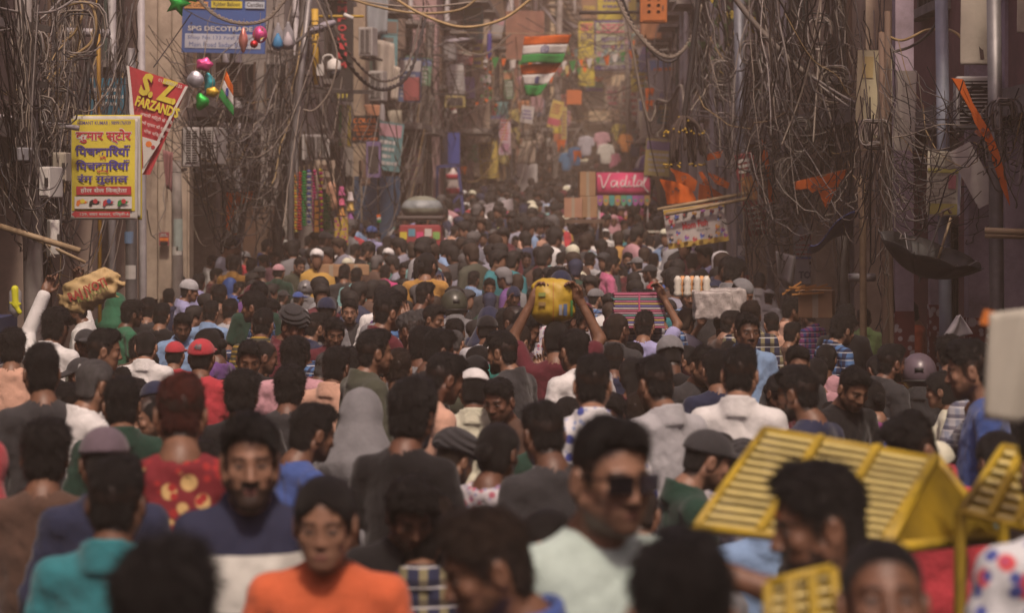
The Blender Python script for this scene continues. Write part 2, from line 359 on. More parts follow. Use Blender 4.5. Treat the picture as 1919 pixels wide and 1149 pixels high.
def body_mesh(kind, pitch, yaw, la, ra):
    key = (kind, pitch, yaw, la, ra)
    if key in BODY: return BODY[key]
    fem = kind == 'female'; ar = [arm_pts(ra, 1), arm_pts(la, -1)]; H = head_matrix(pitch, yaw); nb = np.array(H @ Vector((0, -.03, -.10)))
    def fn(p):
        d = torso_sdf(p, -.014, False); d = smin(d, s_cone(p, (0, -.035, 1.40), nb, .062 if not fem else .05, .054 if not fem else .045), .03)
        for (a, e, w), h in ar:
            d = smin(d, s_cone(p, a, e, .046 * (.86 if fem else 1), .038 * (.86 if fem else 1)), .04); d = smin(d, s_cone(p, e, w, .039 * (.86 if fem else 1), .026), .012)
        return d
    al = np.array([q for (pts, h) in ar for q in pts]); lo = np.minimum(al.min(0) - .06, (-.2, -.18, .86)); hi = np.maximum(al.max(0) + .06, (.2, .15, 1.55))
    v, f = nets(fn, lo, hi, .0165); hv, hf, hc = HEADS[kind]
    V_ = [v, xf(hv, H)]; F_ = [f, hf + len(v)]; c_ = [np.zeros((len(v), 4)), hc]; n = len(v) + len(hv)
    for s, ((a, e, w), hp) in zip((1, -1), ar):
        h, q = HANDS[hp]; h = h.copy()
        z = -Vector(w - e).normalized(); y = Vector((-s * .9, .45, 0)) if hp == 'relax' else Vector((-s * .35, .2, .9)) if abs(z.z) < .8 else Vector((-s * .6, -.7, 0)); y = (y - z * y.dot(z)).normalized(); x = y.cross(z)
        if x.y * 1 < 0 and hp == 'relax': h[:, 0] *= -1; q = q[:, ::-1]
        M = Matrix((x, y, z)).transposed().to_4x4(); M.translation = Vector(w) - z * .012; V_.append(xf(h, M)); F_.append(q + n); c_.append(np.zeros((len(h), 4))); n += len(h)
    BODY[key] = to_mesh('body', np.concatenate(V_), np.concatenate(F_), M_SKIN, np.concatenate(c_)); return BODY[key]
def top_mesh(style, la, ra, m, seed=0):
    """style: tee, shirt (collar and long sleeves), kurta (long, for women), jacket"""
    key = (style, la, ra, m.name, seed)
    if key in TOPS: return TOPS[key]
    fem = style == 'kurta'; ar = [arm_pts(ra, 1)[0], arm_pts(la, -1)[0]]; o = {'tee': .012, 'shirt': .016, 'kurta': .014, 'jacket': .026}[style]
    zb = {'tee': .86, 'shirt': .82, 'kurta': .50, 'jacket': .84}[style]; long = style in ('shirt', 'jacket')
    def fn(p):
        d = torso_sdf(p, o, fem)
        if zb < .86: d = smin(d, s_cone(p, (0, -.015, .95), (0, -.01, zb - .05), .15, .19 if fem else .155), .08)
        for a, e, w in ar:
            if long: d = smin(d, s_cone(p, a, e, .045 + o, .038 + o), .025); d = smin(d, s_cone(p, e, w * .97 + e * .03, .038 + o, .030 + o), .014)
            else: d = smin(d, s_cone(p, a, a * .3 + e * .7, .045 + o, .047 + o), .025)
        fold = wob(p * np.array([1, 1, 1.6]), 26, seed) * .009 + np.abs(wob(p * np.array([1.6, 1, .7]), 52, seed + 1)) * .014
        d = d + fold * np.clip((1.46 - p[:, 2]) / .12, 0, 1)
        if style in ('shirt', 'jacket'):
            col = np.abs(s_cone(p, (0, -.045, 1.36), (0, -.026, 1.50), .088, .068)) - .008; d0 = smax(smax(col, p[:, 2] - 1.438 + p[:, 1] * .45, .004), 1.38 - p[:, 2], .01)
        d = smax(d, -s_cone(p, (0, -.04, 1.38), (0, -.02, 1.60), .052 if not fem else .062, .060 if not fem else .078), .008)
        if style in ('shirt', 'jacket'): d = smin(d, d0, .006)
        d = smax(d, zb - p[:, 2], .004)
        return d
    al = np.array([q for pts in ar for q in (pts if long else (pts[0], pts[1]))]); lo = np.minimum(al.min(0) - .09, (-.24, -.2, zb - .02)); hi = np.maximum(al.max(0) + .09, (.24, .2, 1.53))
    v, f = nets(fn, lo, hi, .0125); TOPS[key] = to_mesh('top', v, f, m); return TOPS[key]
def legs_fn(p):
    d = s_ell(p, (0, -.01, .90), (.155, .115, .11))
    for s in (-1, 1): d = smin(d, s_cone(p, (s * .085, -.01, .86), (s * .10, 0, .48), .09, .065), .03); d = smin(d, s_cone(p, (s * .10, 0, .48), (s * .11, -.02, .06), .065, .055), .01)
    return smax(smax(d, p[:, 2] - .93, .01), .05 - p[:, 2], .004)
v, f = nets(legs_fn, (-.2, -.16, .02), (.2, .16, .97), .03); TROUSERS = to_mesh('trousers', v, f, M_CLOTH)
sh = MB()
for s in (-1, 1): sh.box((s * .11, .04, .035), (.09, .26, .07), taper=(.75, .8))
SHOES = sh.mesh('shoes', mat('shoe', (.03, .028, .027), rough=.6))

# headwear, made once in head space
def hat_mesh(kind):
    b = MB()
    if kind in ('cap',):
        v, f = nets(lambda p: smin(smax(s_ell(p, (0, -.012, .03), (.088, .108, .098)), .030 - p[:, 2] + .12 * p[:, 1], .006), np.maximum(s_ell(p, (0, .105, .048), (.078, .085, .02)), .02 - p[:, 1]) , .008), (-.11, -.14, 0), (.11, .21, .15), .008)
        b.add(v, f.tolist())
    elif kind == 'helmet':
        v, f = nets(lambda p: smax(smax(s_ell(p, (0, -.01, .01), (.125, .15, .145)), -s_ell(p, (0, .15, -.02), (.09, .09, .06)), .01), -.11 - p[:, 2], .01), (-.15, -.18, -.14), (.15, .16, .18), .011); b.add(v, f.tolist())
    elif kind == 'skullcap': 
        v, f = nets(lambda p: smax(s_ell(p, (0, -.02, .045), (.088, .104, .095)) , .045 - .25 * p[:, 1] - p[:, 2], .006), (-.11, -.14, -.01), (.11, .11, .16), .008); b.add(v, f.tolist())
    elif kind == 'beanie':
        v, f = nets(lambda p: smin(smax(s_ell(p, (0, -.015, .05), (.09, .11, .10)), .03 - p[:, 2] - .1 * p[:, 1], .006), np.abs(s_ell(p, (0, -.014, .03), (.088, .107, .09))) - .004 + np.abs(p[:, 2] - .035) * .3, .01), (-.12, -.15, -.02), (.12, .12, .17), .008); b.add(v, f.tolist())
    elif kind == 'turban':
        v, f = nets(lambda p: smax(s_ell(p, (0, -.015, .06), (.105, .125, .10)) + .006 * np.sin((p[:, 2] + .4 * np.abs(p[:, 0]) * 1.2) * 190), .028 - p[:, 2] + .1 * np.abs(p[:, 0]), .006), (-.13, -.16, -.01), (.13, .14, .19), .008); b.add(v, f.tolist())
    elif kind == 'scarf':
        def fn(p):
            d = smin(s_ell(p, (0, -.02, .03), (.098, .118, .108)), s_cone(p, (0, -.05, -.04), (0, -.06, -.24), .10, .19), .05) + .006 * wob(p * np.array([1, 1, .5]), 55, 1)
            return smax(d, -s_ell(p, (0, .11, -.03), (.066, .10, .095)), .012)
        v, f = nets(fn, (-.28, -.28, -.42), (.28, .18, .16), .013); b.add(v, f.tolist())
    me = b.mesh(kind, M_CLOTH if kind != 'helmet' else mat('helmet_shell', objcol=True, rough=.35, var=.3, scale=12, spec=.5, dirt=.3), True); return me
_ht = MB(); _ht.tube([(.117 * math.cos(t), -.01 + .142 * math.sin(t), -.06) for t in np.linspace(0, 2 * PI, 25)], .010, 6, False); _ht.box((0, -.158, .02), (.06, .012, .03)); HELMET_TRIM = _ht.mesh('helmet_trim', mat('black_rubber', (.015, .015, .016), rough=.6), True)
HATS = {k: hat_mesh(k) for k in ('cap', 'helmet', 'skullcap', 'beanie', 'turban', 'scarf')}
_sg = MB()
for s in (-1, 1): _sg.box((s * .034, .101, .003), (.056, .006, .040), Matrix.Rotation(-s * .22, 3, 'Z'), (1, 1)); _sg.bar((s * .062, .096, .012), (s * .082, .0, .008), .004, .006)
_sg.bar((-.01, .106, .012), (.01, .106, .012), .004); SUNGLASSES = _sg.mesh('sunglasses', mat('dark_lens', (.008, .007, .009), rough=.12, var=0, spec=.6))
# ------------------------------------------------------------------ the setting: ground, haze, buildings
gm = MB(); ys = list(np.concatenate([np.arange(-20, 60, 2.), np.arange(60, 190, 5.)]))
gm.sheet([[(x, y, g(y)) for x in (-45, -20, -6, 0, 6, 20, 45)] for y in ys])
tag(gm.build('ground', mat('asphalt', (.05, .047, .045), rough=.9, var=.4, scale=1.5, bump=.4, dirt=.4), smooth=True), 'dusty grey asphalt of the market street under the crowd', kind='structure')

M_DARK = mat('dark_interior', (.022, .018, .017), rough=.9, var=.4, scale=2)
M_IRON = mat('iron', (.06, .052, .048), rough=.6, metal=.3, var=.4, scale=8)
M_STEEL = mat('galvanised', (.22, .21, .21), rough=.5, metal=.5, var=.3, scale=6, dirt=.5)
M_GLASS = mat('window_glass', (.03, .033, .036), rough=.15, var=.2, scale=3, spec=.6)
M_CONC = mat('concrete', (.24, .215, .2), rough=.9, var=.35, scale=3, bump=.4, dirt=.6)
M_WOOD = mat('old_wood', (.13, .085, .06), rough=.8, var=.4, scale=5, stretch=(1, 1, .15), bump=.3)
M_BAMBOO = mat('bamboo', (.33, .24, .14), rough=.6, var=.3, scale=10)
def plaster(name, c): return mat('plaster_' + name, c, rough=.9, var=.22, scale=1.6, bump=.3, dirt=.55)
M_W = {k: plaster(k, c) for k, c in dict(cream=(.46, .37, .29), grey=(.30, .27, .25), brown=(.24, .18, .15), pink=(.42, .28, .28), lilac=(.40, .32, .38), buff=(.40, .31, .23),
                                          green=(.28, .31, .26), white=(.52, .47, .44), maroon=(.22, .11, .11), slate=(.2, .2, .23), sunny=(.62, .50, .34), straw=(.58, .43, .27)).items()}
M_SHUT = {k: mat('shutter_' + k, c, rough=.5, metal=.2, var=.3, scale=4, dirt=.4) for k, c in dict(blue=(.035, .085, .16), brown=(.13, .075, .05), grey=(.16, .15, .15), green=(.06, .10, .085)).items()}
M_BRICK = mat('brick', (.25, .11, .08), rough=.9, pattern='brick', c2=(.31, .15, .10), ps=7, var=.3, scale=3, dirt=.4)
M_AC = mat('ac_casing', (.42, .40, .38), rough=.5, var=.2, scale=4, dirt=.45)
M_PIPE = mat('pvc_pipe', (.36, .34, .35), rough=.5, var=.25, scale=5, dirt=.4)

class Facade:
    """a building front from a to b (plan points, near to far); side -1 stands left of the street, +1 right"""
    def __init__(s, a, b, side, label, wall, h=13., depth=5., fl=3.1, seed=0, setback=.9, shut='grey', bays=2.4, near=True, balc=True):
        h = CH + .1008 * b[1] * 1.05 - g(a[1]) + .5
        s.r = random.Random(seed); a = Vector((*a, 0)); b = Vector((*b, 0)); s.side = side; s.L = (b - a).length; s.u = (b - a).normalized()
        s.n = Vector((s.u.y, -s.u.x, 0)) * (1 if side < 0 else -1); s.z0 = g(a.y) - .25; s.a = a; s.h = h
        s.root = empty('building', (a.x, a.y, g(a.y)), 0, label, 'building', 'buildings lining the market street')
        s.o = Vector((a.x, a.y, g(a.y))); m = M_W[wall] if isinstance(wall, str) else wall; s.m = m
        g0 = g(a.y); gf = fl - .1
        w = MB(); s.prism(w, 0, s.L, -depth, 0, gf, h); s.prism(w, 0, s.L, -depth, -setback, -.4, gf); w.build('wall', m, s.root)
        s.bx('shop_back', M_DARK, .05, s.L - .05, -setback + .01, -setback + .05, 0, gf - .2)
        nb = max(1, round(s.L / bays)); bw = s.L / nb
        for i in range(nb + 1):
            u = min(max(i * bw, .14), s.L - .14); s.bx('pier', m, u - .15, u + .15, -.35, .05 + .004 * i, -.4, gf)
        for i in range(nb):
            d = s.r.choice((0, .6, 1.1, 2.2) if near else (.5, .8)); u0 = i * bw + .2; u1 = (i + 1) * bw - .2
            if d:
                sh = s.bx('shutter', M_SHUT[shut], u0, u1, -.30, -.26, gf - .25 - d, gf - .25)
                q = MB()
                for k in range(int(d / .11)): s.prism(q, u0, u1, -.262, -.245, gf - .25 - d + k * .11 + .02, gf - .25 - d + k * .11 + .07)
                q.build('slat', M_SHUT[shut], sh)['kind'] = 'stuff'
            s.bx('shutter_box', M_SHUT[shut], u0 - .02, u1 + .02, -.34, -.12, gf - .27, gf + .03)
        k = 0; z = fl
        while z < h - 1:
            s.bx('floor_band', M_CONC, -.02, s.L + .02, -.02, .09, z - .12, z + .08)
            for i in range(nb):
                u = (i + .5) * bw; ty = s.r.random()
                if ty < .30 and balc:
                    bl = s.bx('balcony', M_CONC, u - bw * .42, u + bw * .42, 0.001, .75, z + .085, z + .20)
                    q = MB()
                    for j in range(11): x = u - bw * .4 + bw * .8 * j / 10; q.bar(s.at(x, .71, z + .2), s.at(x, .71, z + 1.05), .022)
                    for zz in (z + 1.05, z + .62): q.bar(s.at(u - bw * .42, .71, zz), s.at(u + bw * .42, .71, zz), .03)
                    for sd in (-1, 1): q.bar(s.at(u + sd * bw * .41, 0, z + 1.05), s.at(u + sd * bw * .41, .71, z + 1.05), .03)
                    q.build('railing', M_IRON, bl)
                s.window(u, z + (.95 if ty > .3 else .35), .5, 1.25 if ty > .3 else 1.9)
            z += fl; k += 1
        s.bx('parapet', m, -.03, s.L + .03, -.2, .12, h, h + .5)
        for q in range(2): s.pipe(s.r.uniform(.1, s.L - .1), .09, h, s.r.choice((.05, .065)))
    def at(s, u, n, z): return s.o + s.u * u + s.n * n + Vector((0, 0, z))
    def loc(s, u, n, z): return s.u * u + s.n * n + Vector((0, 0, z))
    def prism(s, w, u0, u1, n0, n1, z0, z1):
        v = [s.loc(u, n, z) for z in (z0, z1) for u, n in ((u0, n0), (u1, n0), (u1, n1), (u0, n1))]
        w.add([tuple(q) for q in v], [(3, 2, 1, 0), (4, 5, 6, 7), (0, 1, 5, 4), (1, 2, 6, 5), (2, 3, 7, 6), (3, 0, 4, 7)])
    def bx(s, name, m, *a, parent=None):
        w = MB(); s.prism(w, *a); return w.build(name, m, parent or s.root)
    def window(s, u, z, hw, hh):
        w = MB()
        for (a, b, c, d) in ((u - hw - .06, u - hw, z, z + hh), (u + hw, u + hw + .06, z, z + hh), (u - hw - .06, u + hw + .06, z + hh, z + hh + .07)): s.prism(w, a, b, .002, .05, c, d)
        s.prism(w, u - .02, u + .02, .004, .04, z, z + hh); fr = w.build('window', s.r.choice((M_WOOD, M_SHUT['green'], M_IRON)), s.root)
        s.bx('pane', M_GLASS, u - hw, u + hw, .001, .012, z, z + hh, parent=fr); s.bx('sill', M_CONC, u - hw - .1, u + hw + .1, .003, .13, z - .08, z, parent=fr)
        q = MB()
        for j in range(5): x = u - hw + 2 * hw * (j + .5) / 5; s.prism(q, x - .008, x + .008, .055, .07, z, z + hh)
        for j in range(3): y = z + hh * (j + .5) / 3; s.prism(q, u - hw, u + hw, .071, .08, y - .008, y + .008)
        q.build('grille', M_IRON, fr); s.bx('window_hood', M_CONC, u - hw - .15, u + hw + .15, .003, .38, z + hh + .075, z + hh + .14, parent=fr)
    def pipe(s, u, n, h, r, m=None):
        o = MB().tube([s.loc(u, n, 0), s.loc(u, n, h)], r, 10).build('drainpipe', m or M_PIPE, s.root, True)
        for z in np.arange(1.2, h, 1.8):
            q = MB(); q.tube([s.loc(u, n, z), s.loc(u, n, z + .06)], r * 1.25, 10); q.build('pipe_collar', m or M_PIPE, o)
    def front(s, name, m, px0, px1, py0, py1, y, th=.08, parent=None):
        """a piece on the side of the building that faces the camera, given by its extent in the photograph at depth y"""
        a = P(px0, py0, y) - s.o; b = P(px1, py1, y) - s.o; w = MB(); w.box(((a.x + b.x) / 2, a.y - th / 2, (a.z + b.z) / 2), (abs(b.x - a.x), th, abs(a.z - b.z)))
        return w.build(name, m, parent or s.root)
LB = [Facade((-4.75, -12), (-4.75, 26.6), -1, 'dark old building with open shops behind the yellow cloth banner', 'brown', seed=1, shut='grey', bays=2.9, balc=False),
      Facade((-4.16, 27), (-4.05, 31.4), -1, 'cream plastered building with the blue board on its corner', 'cream', seed=2, depth=6, shut='brown'),
      Facade((-3.42, 31.8), (-3.0, 37.4), -1, 'grey-brown building behind the hanging flower garlands', 'grey', seed=3, depth=6, shut='brown'),
      Facade((-2.62, 37.8), (-2.15, 44.6), -1, 'building with tall blue shutters under the black shop board', 'buff', seed=4, depth=6, shut='blue'),
      Facade((-1.60, 45), (-1.05, 54.6), -1, 'pink weathered building behind the blue steel stall frame', 'pink', seed=5, depth=6, shut='blue'),
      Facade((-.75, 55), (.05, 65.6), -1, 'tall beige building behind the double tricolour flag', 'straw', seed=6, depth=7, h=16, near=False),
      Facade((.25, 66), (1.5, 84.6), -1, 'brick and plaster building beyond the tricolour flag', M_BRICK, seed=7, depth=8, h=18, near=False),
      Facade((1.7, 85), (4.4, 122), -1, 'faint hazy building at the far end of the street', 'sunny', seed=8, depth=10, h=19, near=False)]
RB = [Facade((3.95, -12), (3.62, 19.6), 1, 'maroon walled building with lilac pillars beside the black umbrella', 'maroon', seed=11, shut='brown', bays=2.9, balc=False),
      Facade((3.34, 20), (3.05, 27.2), 1, 'dark shopfront building smothered in cables beside the saffron pennant', 'buff', seed=12, depth=6, shut='grey', balc=False),
      Facade((2.93, 27.6), (3.12, 36.6), 1, 'building with a bare white side wall above the saffron flags', 'white', seed=13, depth=6, shut='grey', balc=False),
      Facade((3.15, 37), (3.6, 49.6), 1, 'brown building behind the hanging bundle of dark garlands', 'brown', seed=14, depth=6, shut='brown'),
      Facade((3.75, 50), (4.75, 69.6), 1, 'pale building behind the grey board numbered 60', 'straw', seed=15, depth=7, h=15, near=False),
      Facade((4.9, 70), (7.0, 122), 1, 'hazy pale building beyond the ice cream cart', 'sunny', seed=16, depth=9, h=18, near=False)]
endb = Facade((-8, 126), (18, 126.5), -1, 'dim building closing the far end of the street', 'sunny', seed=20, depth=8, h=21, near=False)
# things on the camera-facing sides of the left buildings
b = LB[1]
for x0, x1 in ((268, 296), (300, 322), (326, 352)): b.front('pilaster', M_W['cream'], x0, x1, -20, 560, 27, .07 if x0 != 300 else .04)
b.front('meter_box', M_IRON, 258, 272, 428, 460, 26.9, .12)
b = LB[2]
for i in range(7): b.front('wooden_shutter_panel', M_WOOD if i % 2 else M_SHUT['brown'], 352 + i * 26, 376 + i * 26, 385, 500, 31.75, .05)
for x0 in (440, 500): w = b.front('window', M_GLASS, x0, x0 + 36, 120, 210, 31.75, .06); b.front('frame', M_WOOD, x0 - 4, x0, 116, 214, 31.72, .08, w); b.front('frame', M_WOOD, x0 + 36, x0 + 40, 116, 214, 31.72, .08, w)
b = LB[3]
for x0, x1 in ((664, 676), (680, 707), (711, 738), (741, 750)): b.front('shutter', M_SHUT['blue'], x0, x1, 330, 470, 37.75, .06)
b.front('wall_panel', M_W['grey'], 640, 662, 60, 330, 37.74, .05)
b = LB[5]; b.front('wall_panel', M_BRICK, 948, 1020, 20, 110, 54.9, .06); b.front('wall_panel', M_W['cream'], 880, 918, 0, 330, 54.9, .05)
b = RB[2]; b.front('wall_panel', M_W['white'], 1396, 1436, 150, 330, 27.5, .05); b.front('wall_panel', M_W['grey'], 1440, 1480, 40, 420, 27.52, .05)
# lilac pillars of the near right building, white above a red painted foot
for k, (x, y, w) in enumerate(((1692, 17.4, .15), (1832, 16.3, .17), (1898, 15.7, .15), (1752, 18.6, .10))):
    p = P(x, 400, y); o = RB[0].o
    w1 = MB(); w1.box((p.x - o.x, y - o.y, 3.6 - o.z), (w, w, 4.4)); pl = w1.build('pillar', M_W['lilac'], RB[0].root)
    w2 = MB(); w2.box((p.x - o.x, y - o.y, .72), (w + .012, w + .012, 1.5)); w2.build('painted_foot', mat('peeling_red', (.16, .03, .032), rough=.8, pattern='floral', c2=((.5, .44, .44), (.42, .36, .38)), ps=9, var=.3), pl)

hz = MB(); hz.box((0, 82, 10.5), (130, 240, 27))
ho = hz.build('haze'); hm = bpy.data.materials.new('haze'); hm.use_nodes = True; hn = hm.node_tree.nodes; hn.remove(hn['Principled BSDF'])
pv = hn.new('ShaderNodeVolumePrincipled'); pv.inputs['Color'].default_value = (1.0, .78, .62, 1); pv.inputs['Density'].default_value = .0035; pv.inputs['Anisotropy'].default_value = .0
hm.node_tree.links.new(pv.outputs[0], hn['Material Output'].inputs['Volume']); ho.data.materials.append(hm)
tag(ho, 'warm dusty haze filling the whole street', 'haze', kind='stuff')
# ------------------------------------------------------------------ boards, banners and writing
_TX = {}
def text_mesh(s, bold=0.):
    if (s, bold) not in _TX:
        c = bpy.data.curves.new('lettering', 'FONT'); c.body = s; c.resolution_u = 2; c.offset = bold; c.align_x = 'CENTER'; c.align_y = 'CENTER'
        o = bpy.data.objects.new('lettering', c); me = bpy.data.meshes.new_from_object(o); v = np.array([q.co[:] for q in me.vertices]); f = [tuple(p.vertices) for p in me.polygons]
        bpy.data.objects.remove(o); bpy.data.curves.remove(c); bpy.data.meshes.remove(me)
        lo, hi = v.min(0), v.max(0); v -= (lo + hi) / 2; _TX[(s, bold)] = (v, f, (hi - lo))
    return _TX[(s, bold)]
PAINT = {}
def paint(c, rough=.6, var=.15):
    k = tuple(round(x, 3) for x in c)
    if k not in PAINT: PAINT[k] = mat('paint_%d_%d_%d' % tuple(int(x * 255) for x in k), k, rough=rough, var=var, scale=7, dirt=.36)
    return PAINT[k]
YEL, RED, PUR, WHI, BLU, ORA, GRN, BLK = (.62, .52, .05), (.42, .035, .045), (.07, .05, .25), (.58, .56, .52), (.04, .10, .30), (.75, .20, .03), (.03, .22, .05), (.015, .014, .014)
PNK = (.62, .06, .19); GRY = (.25, .25, .27)
class Board:
    """a flat sign; offsets on it are pixels of the photograph at its depth"""
    def __init__(s, name, label, cat, x0, y0, x1, y1, d, col, yaw=0, roll=0, th=.02, group=None, back=None, bend=0., m=None):
        s.s = d / F; s.w = (x1 - x0); s.h = (y1 - y0)
        s.root = empty(name, label=label, cat=cat, group=group, M=Matrix.Translation(P((x0 + x1) / 2, (y0 + y1) / 2, d)) @ Matrix.Rotation(R(yaw), 4, 'Z') @ Matrix.Rotation(R(roll), 4, 'Y'))
        s.w /= max(.3, math.cos(R(yaw))); w = MB(); s.th = th; s.bend = bend; W2, H2 = s.w * s.s / 2, s.h * s.s / 2
        if bend:
            ph = rng.uniform(0, 6)
            s.wave = lambda x, z: bend * (math.sin(x / W2 * 2.2 + ph) * (.4 + .6 * (1 - (z / H2)) / 2) + .4 * math.sin(z / H2 * 3 + x / W2 + ph * 2))
            w.sheet([[(x, s.wave(x, z), z) for x in np.linspace(-W2, W2, 31)] for z in np.linspace(-H2, H2, 31)], th)
        else: s.wave = lambda x, z: 0.; w.box((0, 0, 0), (2 * W2, th, 2 * H2))
        s.panel = w.build('panel', m or (paint(col) if not bend else mat('fabric_%d_%d_%d' % tuple(int(q * 255) for q in col), col, rough=.85, var=.15, scale=5, trans=.2, dirt=.3)), s.root, bool(bend))
        s.k = 0
    def put(s, v, f, m, name, lift=0):
        s.k += 1; v = np.asarray(v, float); e = s.th / 2 + .004 + .0016 * s.k + lift
        o = MB().add([(x, s.wave(x, z) - e, z) for x, z in v], f).build(name, paint(m) if isinstance(m, tuple) else m, s.root); return o
    def rect(s, x0, x1, y0, y1, m, name='print_band'):
        n = 25 if s.bend else 2; X = np.linspace(x0, x1, n) * s.s; Z = np.linspace(y0, y1, n) * s.s
        v = [(x, z) for z in Z for x in X]; f = [(i * n + j, i * n + j + 1, (i + 1) * n + j + 1, (i + 1) * n + j) for i in range(n - 1) for j in range(n - 1)]
        return s.put(v, f, m, name)
    def text(s, t, x, y, w, h, m, bold=0., rot=0., name='lettering'):
        """fits the text into w by h pixels round (x, y)"""
        v, f, dm = text_mesh(t, bold); k = np.array((w / dm[0], h / dm[1])) * s.s; q = v[:, :2] * k
        if rot: c, d = math.cos(rot), math.sin(rot); q = q @ np.array(((c, d), (-d, c)))
        return s.put(q + np.array((x, y)) * s.s, f, m, name)
    def disc(s, x, y, r, m, name='print_mark', n=10, sy=1.): a = np.arange(n) * 2 * PI / n; return s.put(np.stack([(x + r * np.cos(a)) * s.s, (y + r * sy * np.sin(a)) * s.s], 1), [tuple(range(n))], m, name)
    def poly(s, pts, m, name='print_mark'): return s.put(np.array(pts) * s.s, [tuple(range(len(pts)))], m, name)
    def lines(s, x0, x1, y0, y1, n, m, seed=0, t=.35):
        """rows of print too small to read"""
        r = random.Random(seed); v = []; f = []; st = (y0 - y1) / n
        for i in range(n):
            y = y0 - st * (i + .5); x = x0 + r.uniform(0, .1) * (x1 - x0); xe = x1 - r.uniform(0, .25) * (x1 - x0)
            while x < xe:
                l = r.uniform(.06, .2) * (x1 - x0); k = len(v); h = st * t * r.uniform(.8, 1.1); e = min(x + l, xe)
                v += [(x, y - h / 2), (e, y - h / 2), (e, y + h / 2), (x, y + h / 2)]; f.append((k, k + 1, k + 2, k + 3)); x += l + .03 * (x1 - x0)
        o = s.put(np.array(v) * s.s, f, m, 'fine_print'); o['kind'] = 'stuff'; return o
# yellow Hindi shop banner on the left
B = Board('cloth_banner', 'yellow Hindi shop banner with red heading and row of water pistols', 'banner', 133, 222, 258, 412, 17.5, WHI, bend=.012, th=.004)
B.rect(-61, 58, -78, 94, YEL)
B.text('HEMANT KUMAR : 9899176939', 0, 87, 100, 7, PUR, .01)
B.text('कुमार स्टोर', -1, 62, 106, 30, WHI, .055); B.text('कुमार स्टोर', -1, 62, 104, 27, RED, .03)
for t, y, h, c, w in (('िपचकािरयाँ', 35, 21, PUR, 104), ('की', 21, 8, RED, 12), ('िपचकािरयाँ', 8, 20, PUR, 102), ('एवम्', -5, 6, RED, 24), ('रंग गुलाल', -19, 20, PUR, 96)): B.text(t, -2, y, w, h, c, .035)
B.rect(-52, 52, -48, -32, RED); B.text('होल सेल िवक्रेता', 0, -40, 88, 12, WHI, .02)
B.rect(-55, 53, -74, -51, WHI)
for i, (x, c1, c2) in enumerate(((-42, ORA, YEL), (-18, BLK, RED), (8, RED, BLU), (36, GRN, RED))):
    B.poly([(x - 9, -60), (x - 4, -57), (x + 10, -60), (x + 9, -64), (x - 3, -65), (x - 6, -70), (x - 10, -68)], c1, 'print_pistol'); B.disc(x + 2, -60, 4.5, c2, 'print_tank'); B.poly([(x + 8, -61), (x + 12, -60), (x + 12, -62)], c2)
B.poly([(-60, -72), (-50, -65), (-50, -79)], RED, 'print_arrow') if False else B.rect(-52, 50, -90, -79, RED, 'print_arrow'); B.poly([(-60, -84.5), (-51, -77), (-51, -92)], RED, 'print_arrow'); B.text('129, सदर बाजार, दिल्ली-6', 2, -84.5, 92, 8, WHI, .015)
for i in range(2): Board('cloth_banner', ('white-edged banner hanging straight behind the yellow Hindi banner', 'hindmost banner peeping out past the yellow Hindi banner')[i], 'banner', 137 + i * 4, 217 - i * 2, 263 + i * 3, 407 + i * 5, 17.6 + i * .08, WHI if i == 0 else YEL, bend=.012, th=.004)
# red pennant banner with yellow letters
B = Board('pennant_banner', 'red slanting pennant banner with big yellow letters S.Z.', 'banner', 238, 118, 354, 326, 18.3, RED, th=.004, m=paint(RED)); B.panel.data = (lambda q: q.mesh('panel', paint(RED)))(
    MB().sheet([[((-58 + (u * (1 - v * .8)) * 115 + v * 20) * B.s, .012 * math.sin(u * 5 + v * 4), (100 - v * 205 - u * (1 - v) * 38) * B.s) for u in np.linspace(0, 1, 10)] for v in np.linspace(0, 1, 12)], .004)); B.th = .032
B.poly([(-58, 100), (-53, 98), (-32, -105), (-38, -105)], WHI, 'hem'); B.poly([(57, 60), (52, 61), (-33, -104), (-28, -104)], WHI, 'hem')
B.text('S. Z.', 4, 56, 72, 44, YEL, .05, -.30); B.text("FARZAND'S", 0, 22, 84, 20, YEL, .04, -.30)
for i, (t, w) in enumerate((('011-23651125', 46), ('असली मिट्टी के दिये', 62), ('सभी प्रकार की मूर्तियाँ', 58), ('थोक विक्रेता', 40))): B.text(t, (24, -2, -4, -6)[i], (66, 0, -15, -29)[i], w, 9 if i else 6, WHI, .01, -.30)
B.poly([(-28, -34), (6, -44), (-26, -92)], WHI, 'print_patch'); B.disc(-16, -48, 6, ORA); B.disc(-8, -54, 4, RED)
# blue shop board on the cream building
B = Board('shop_board', 'blue shop board with white and orange lettering above foil balloons', 'sign', 342, -24, 498, 99, 26.4, BLU, roll=1.2, th=.05)
B.text('SPG DECOTRADE P', 0, -16, 134, 9, WHI, .02); B.rect(-72, 70, -53, -26, (.42, .44, .5)); B.text('Shop No.133 First Floor', -8, -34, 118, 9, BLU, 0); B.text('Main Road Sadar Bazar', -8, -46, 112, 9, BLU, 0)
for x0, x1, y, c, t in ((-74, -30, 28, (.6, .3, .1), 'Foil Curtains'), (-24, 34, 30, YEL, 'Rubber Balloon'), (40, 76, 30, (.45, .5, .55), 'Candles'), (-24, 30, 46, YEL, 'Cake Toppers'), (38, 76, 46, (.45, .5, .55), 'Masks'), (-74, -34, 45, (.6, .3, .1), 'Props')):
    B.rect(x0, x1, y - 7, y + 6, c); B.text(t, (x0 + x1) / 2, y, (x1 - x0) * .86, 8, BLK, .01)
for x, y in ((-60, -7), (-58, -24), (20, -24)): B.disc(x, y, 2, BLK, 'bolt')
Board('shop_board', 'blue-green faded board tucked behind the red pennant', 'sign', 168, 146, 240, 216, 21, (.03, .16, .24), th=.03).lines(-30, 30, 20, -20, 3, WHI, 3, .5)
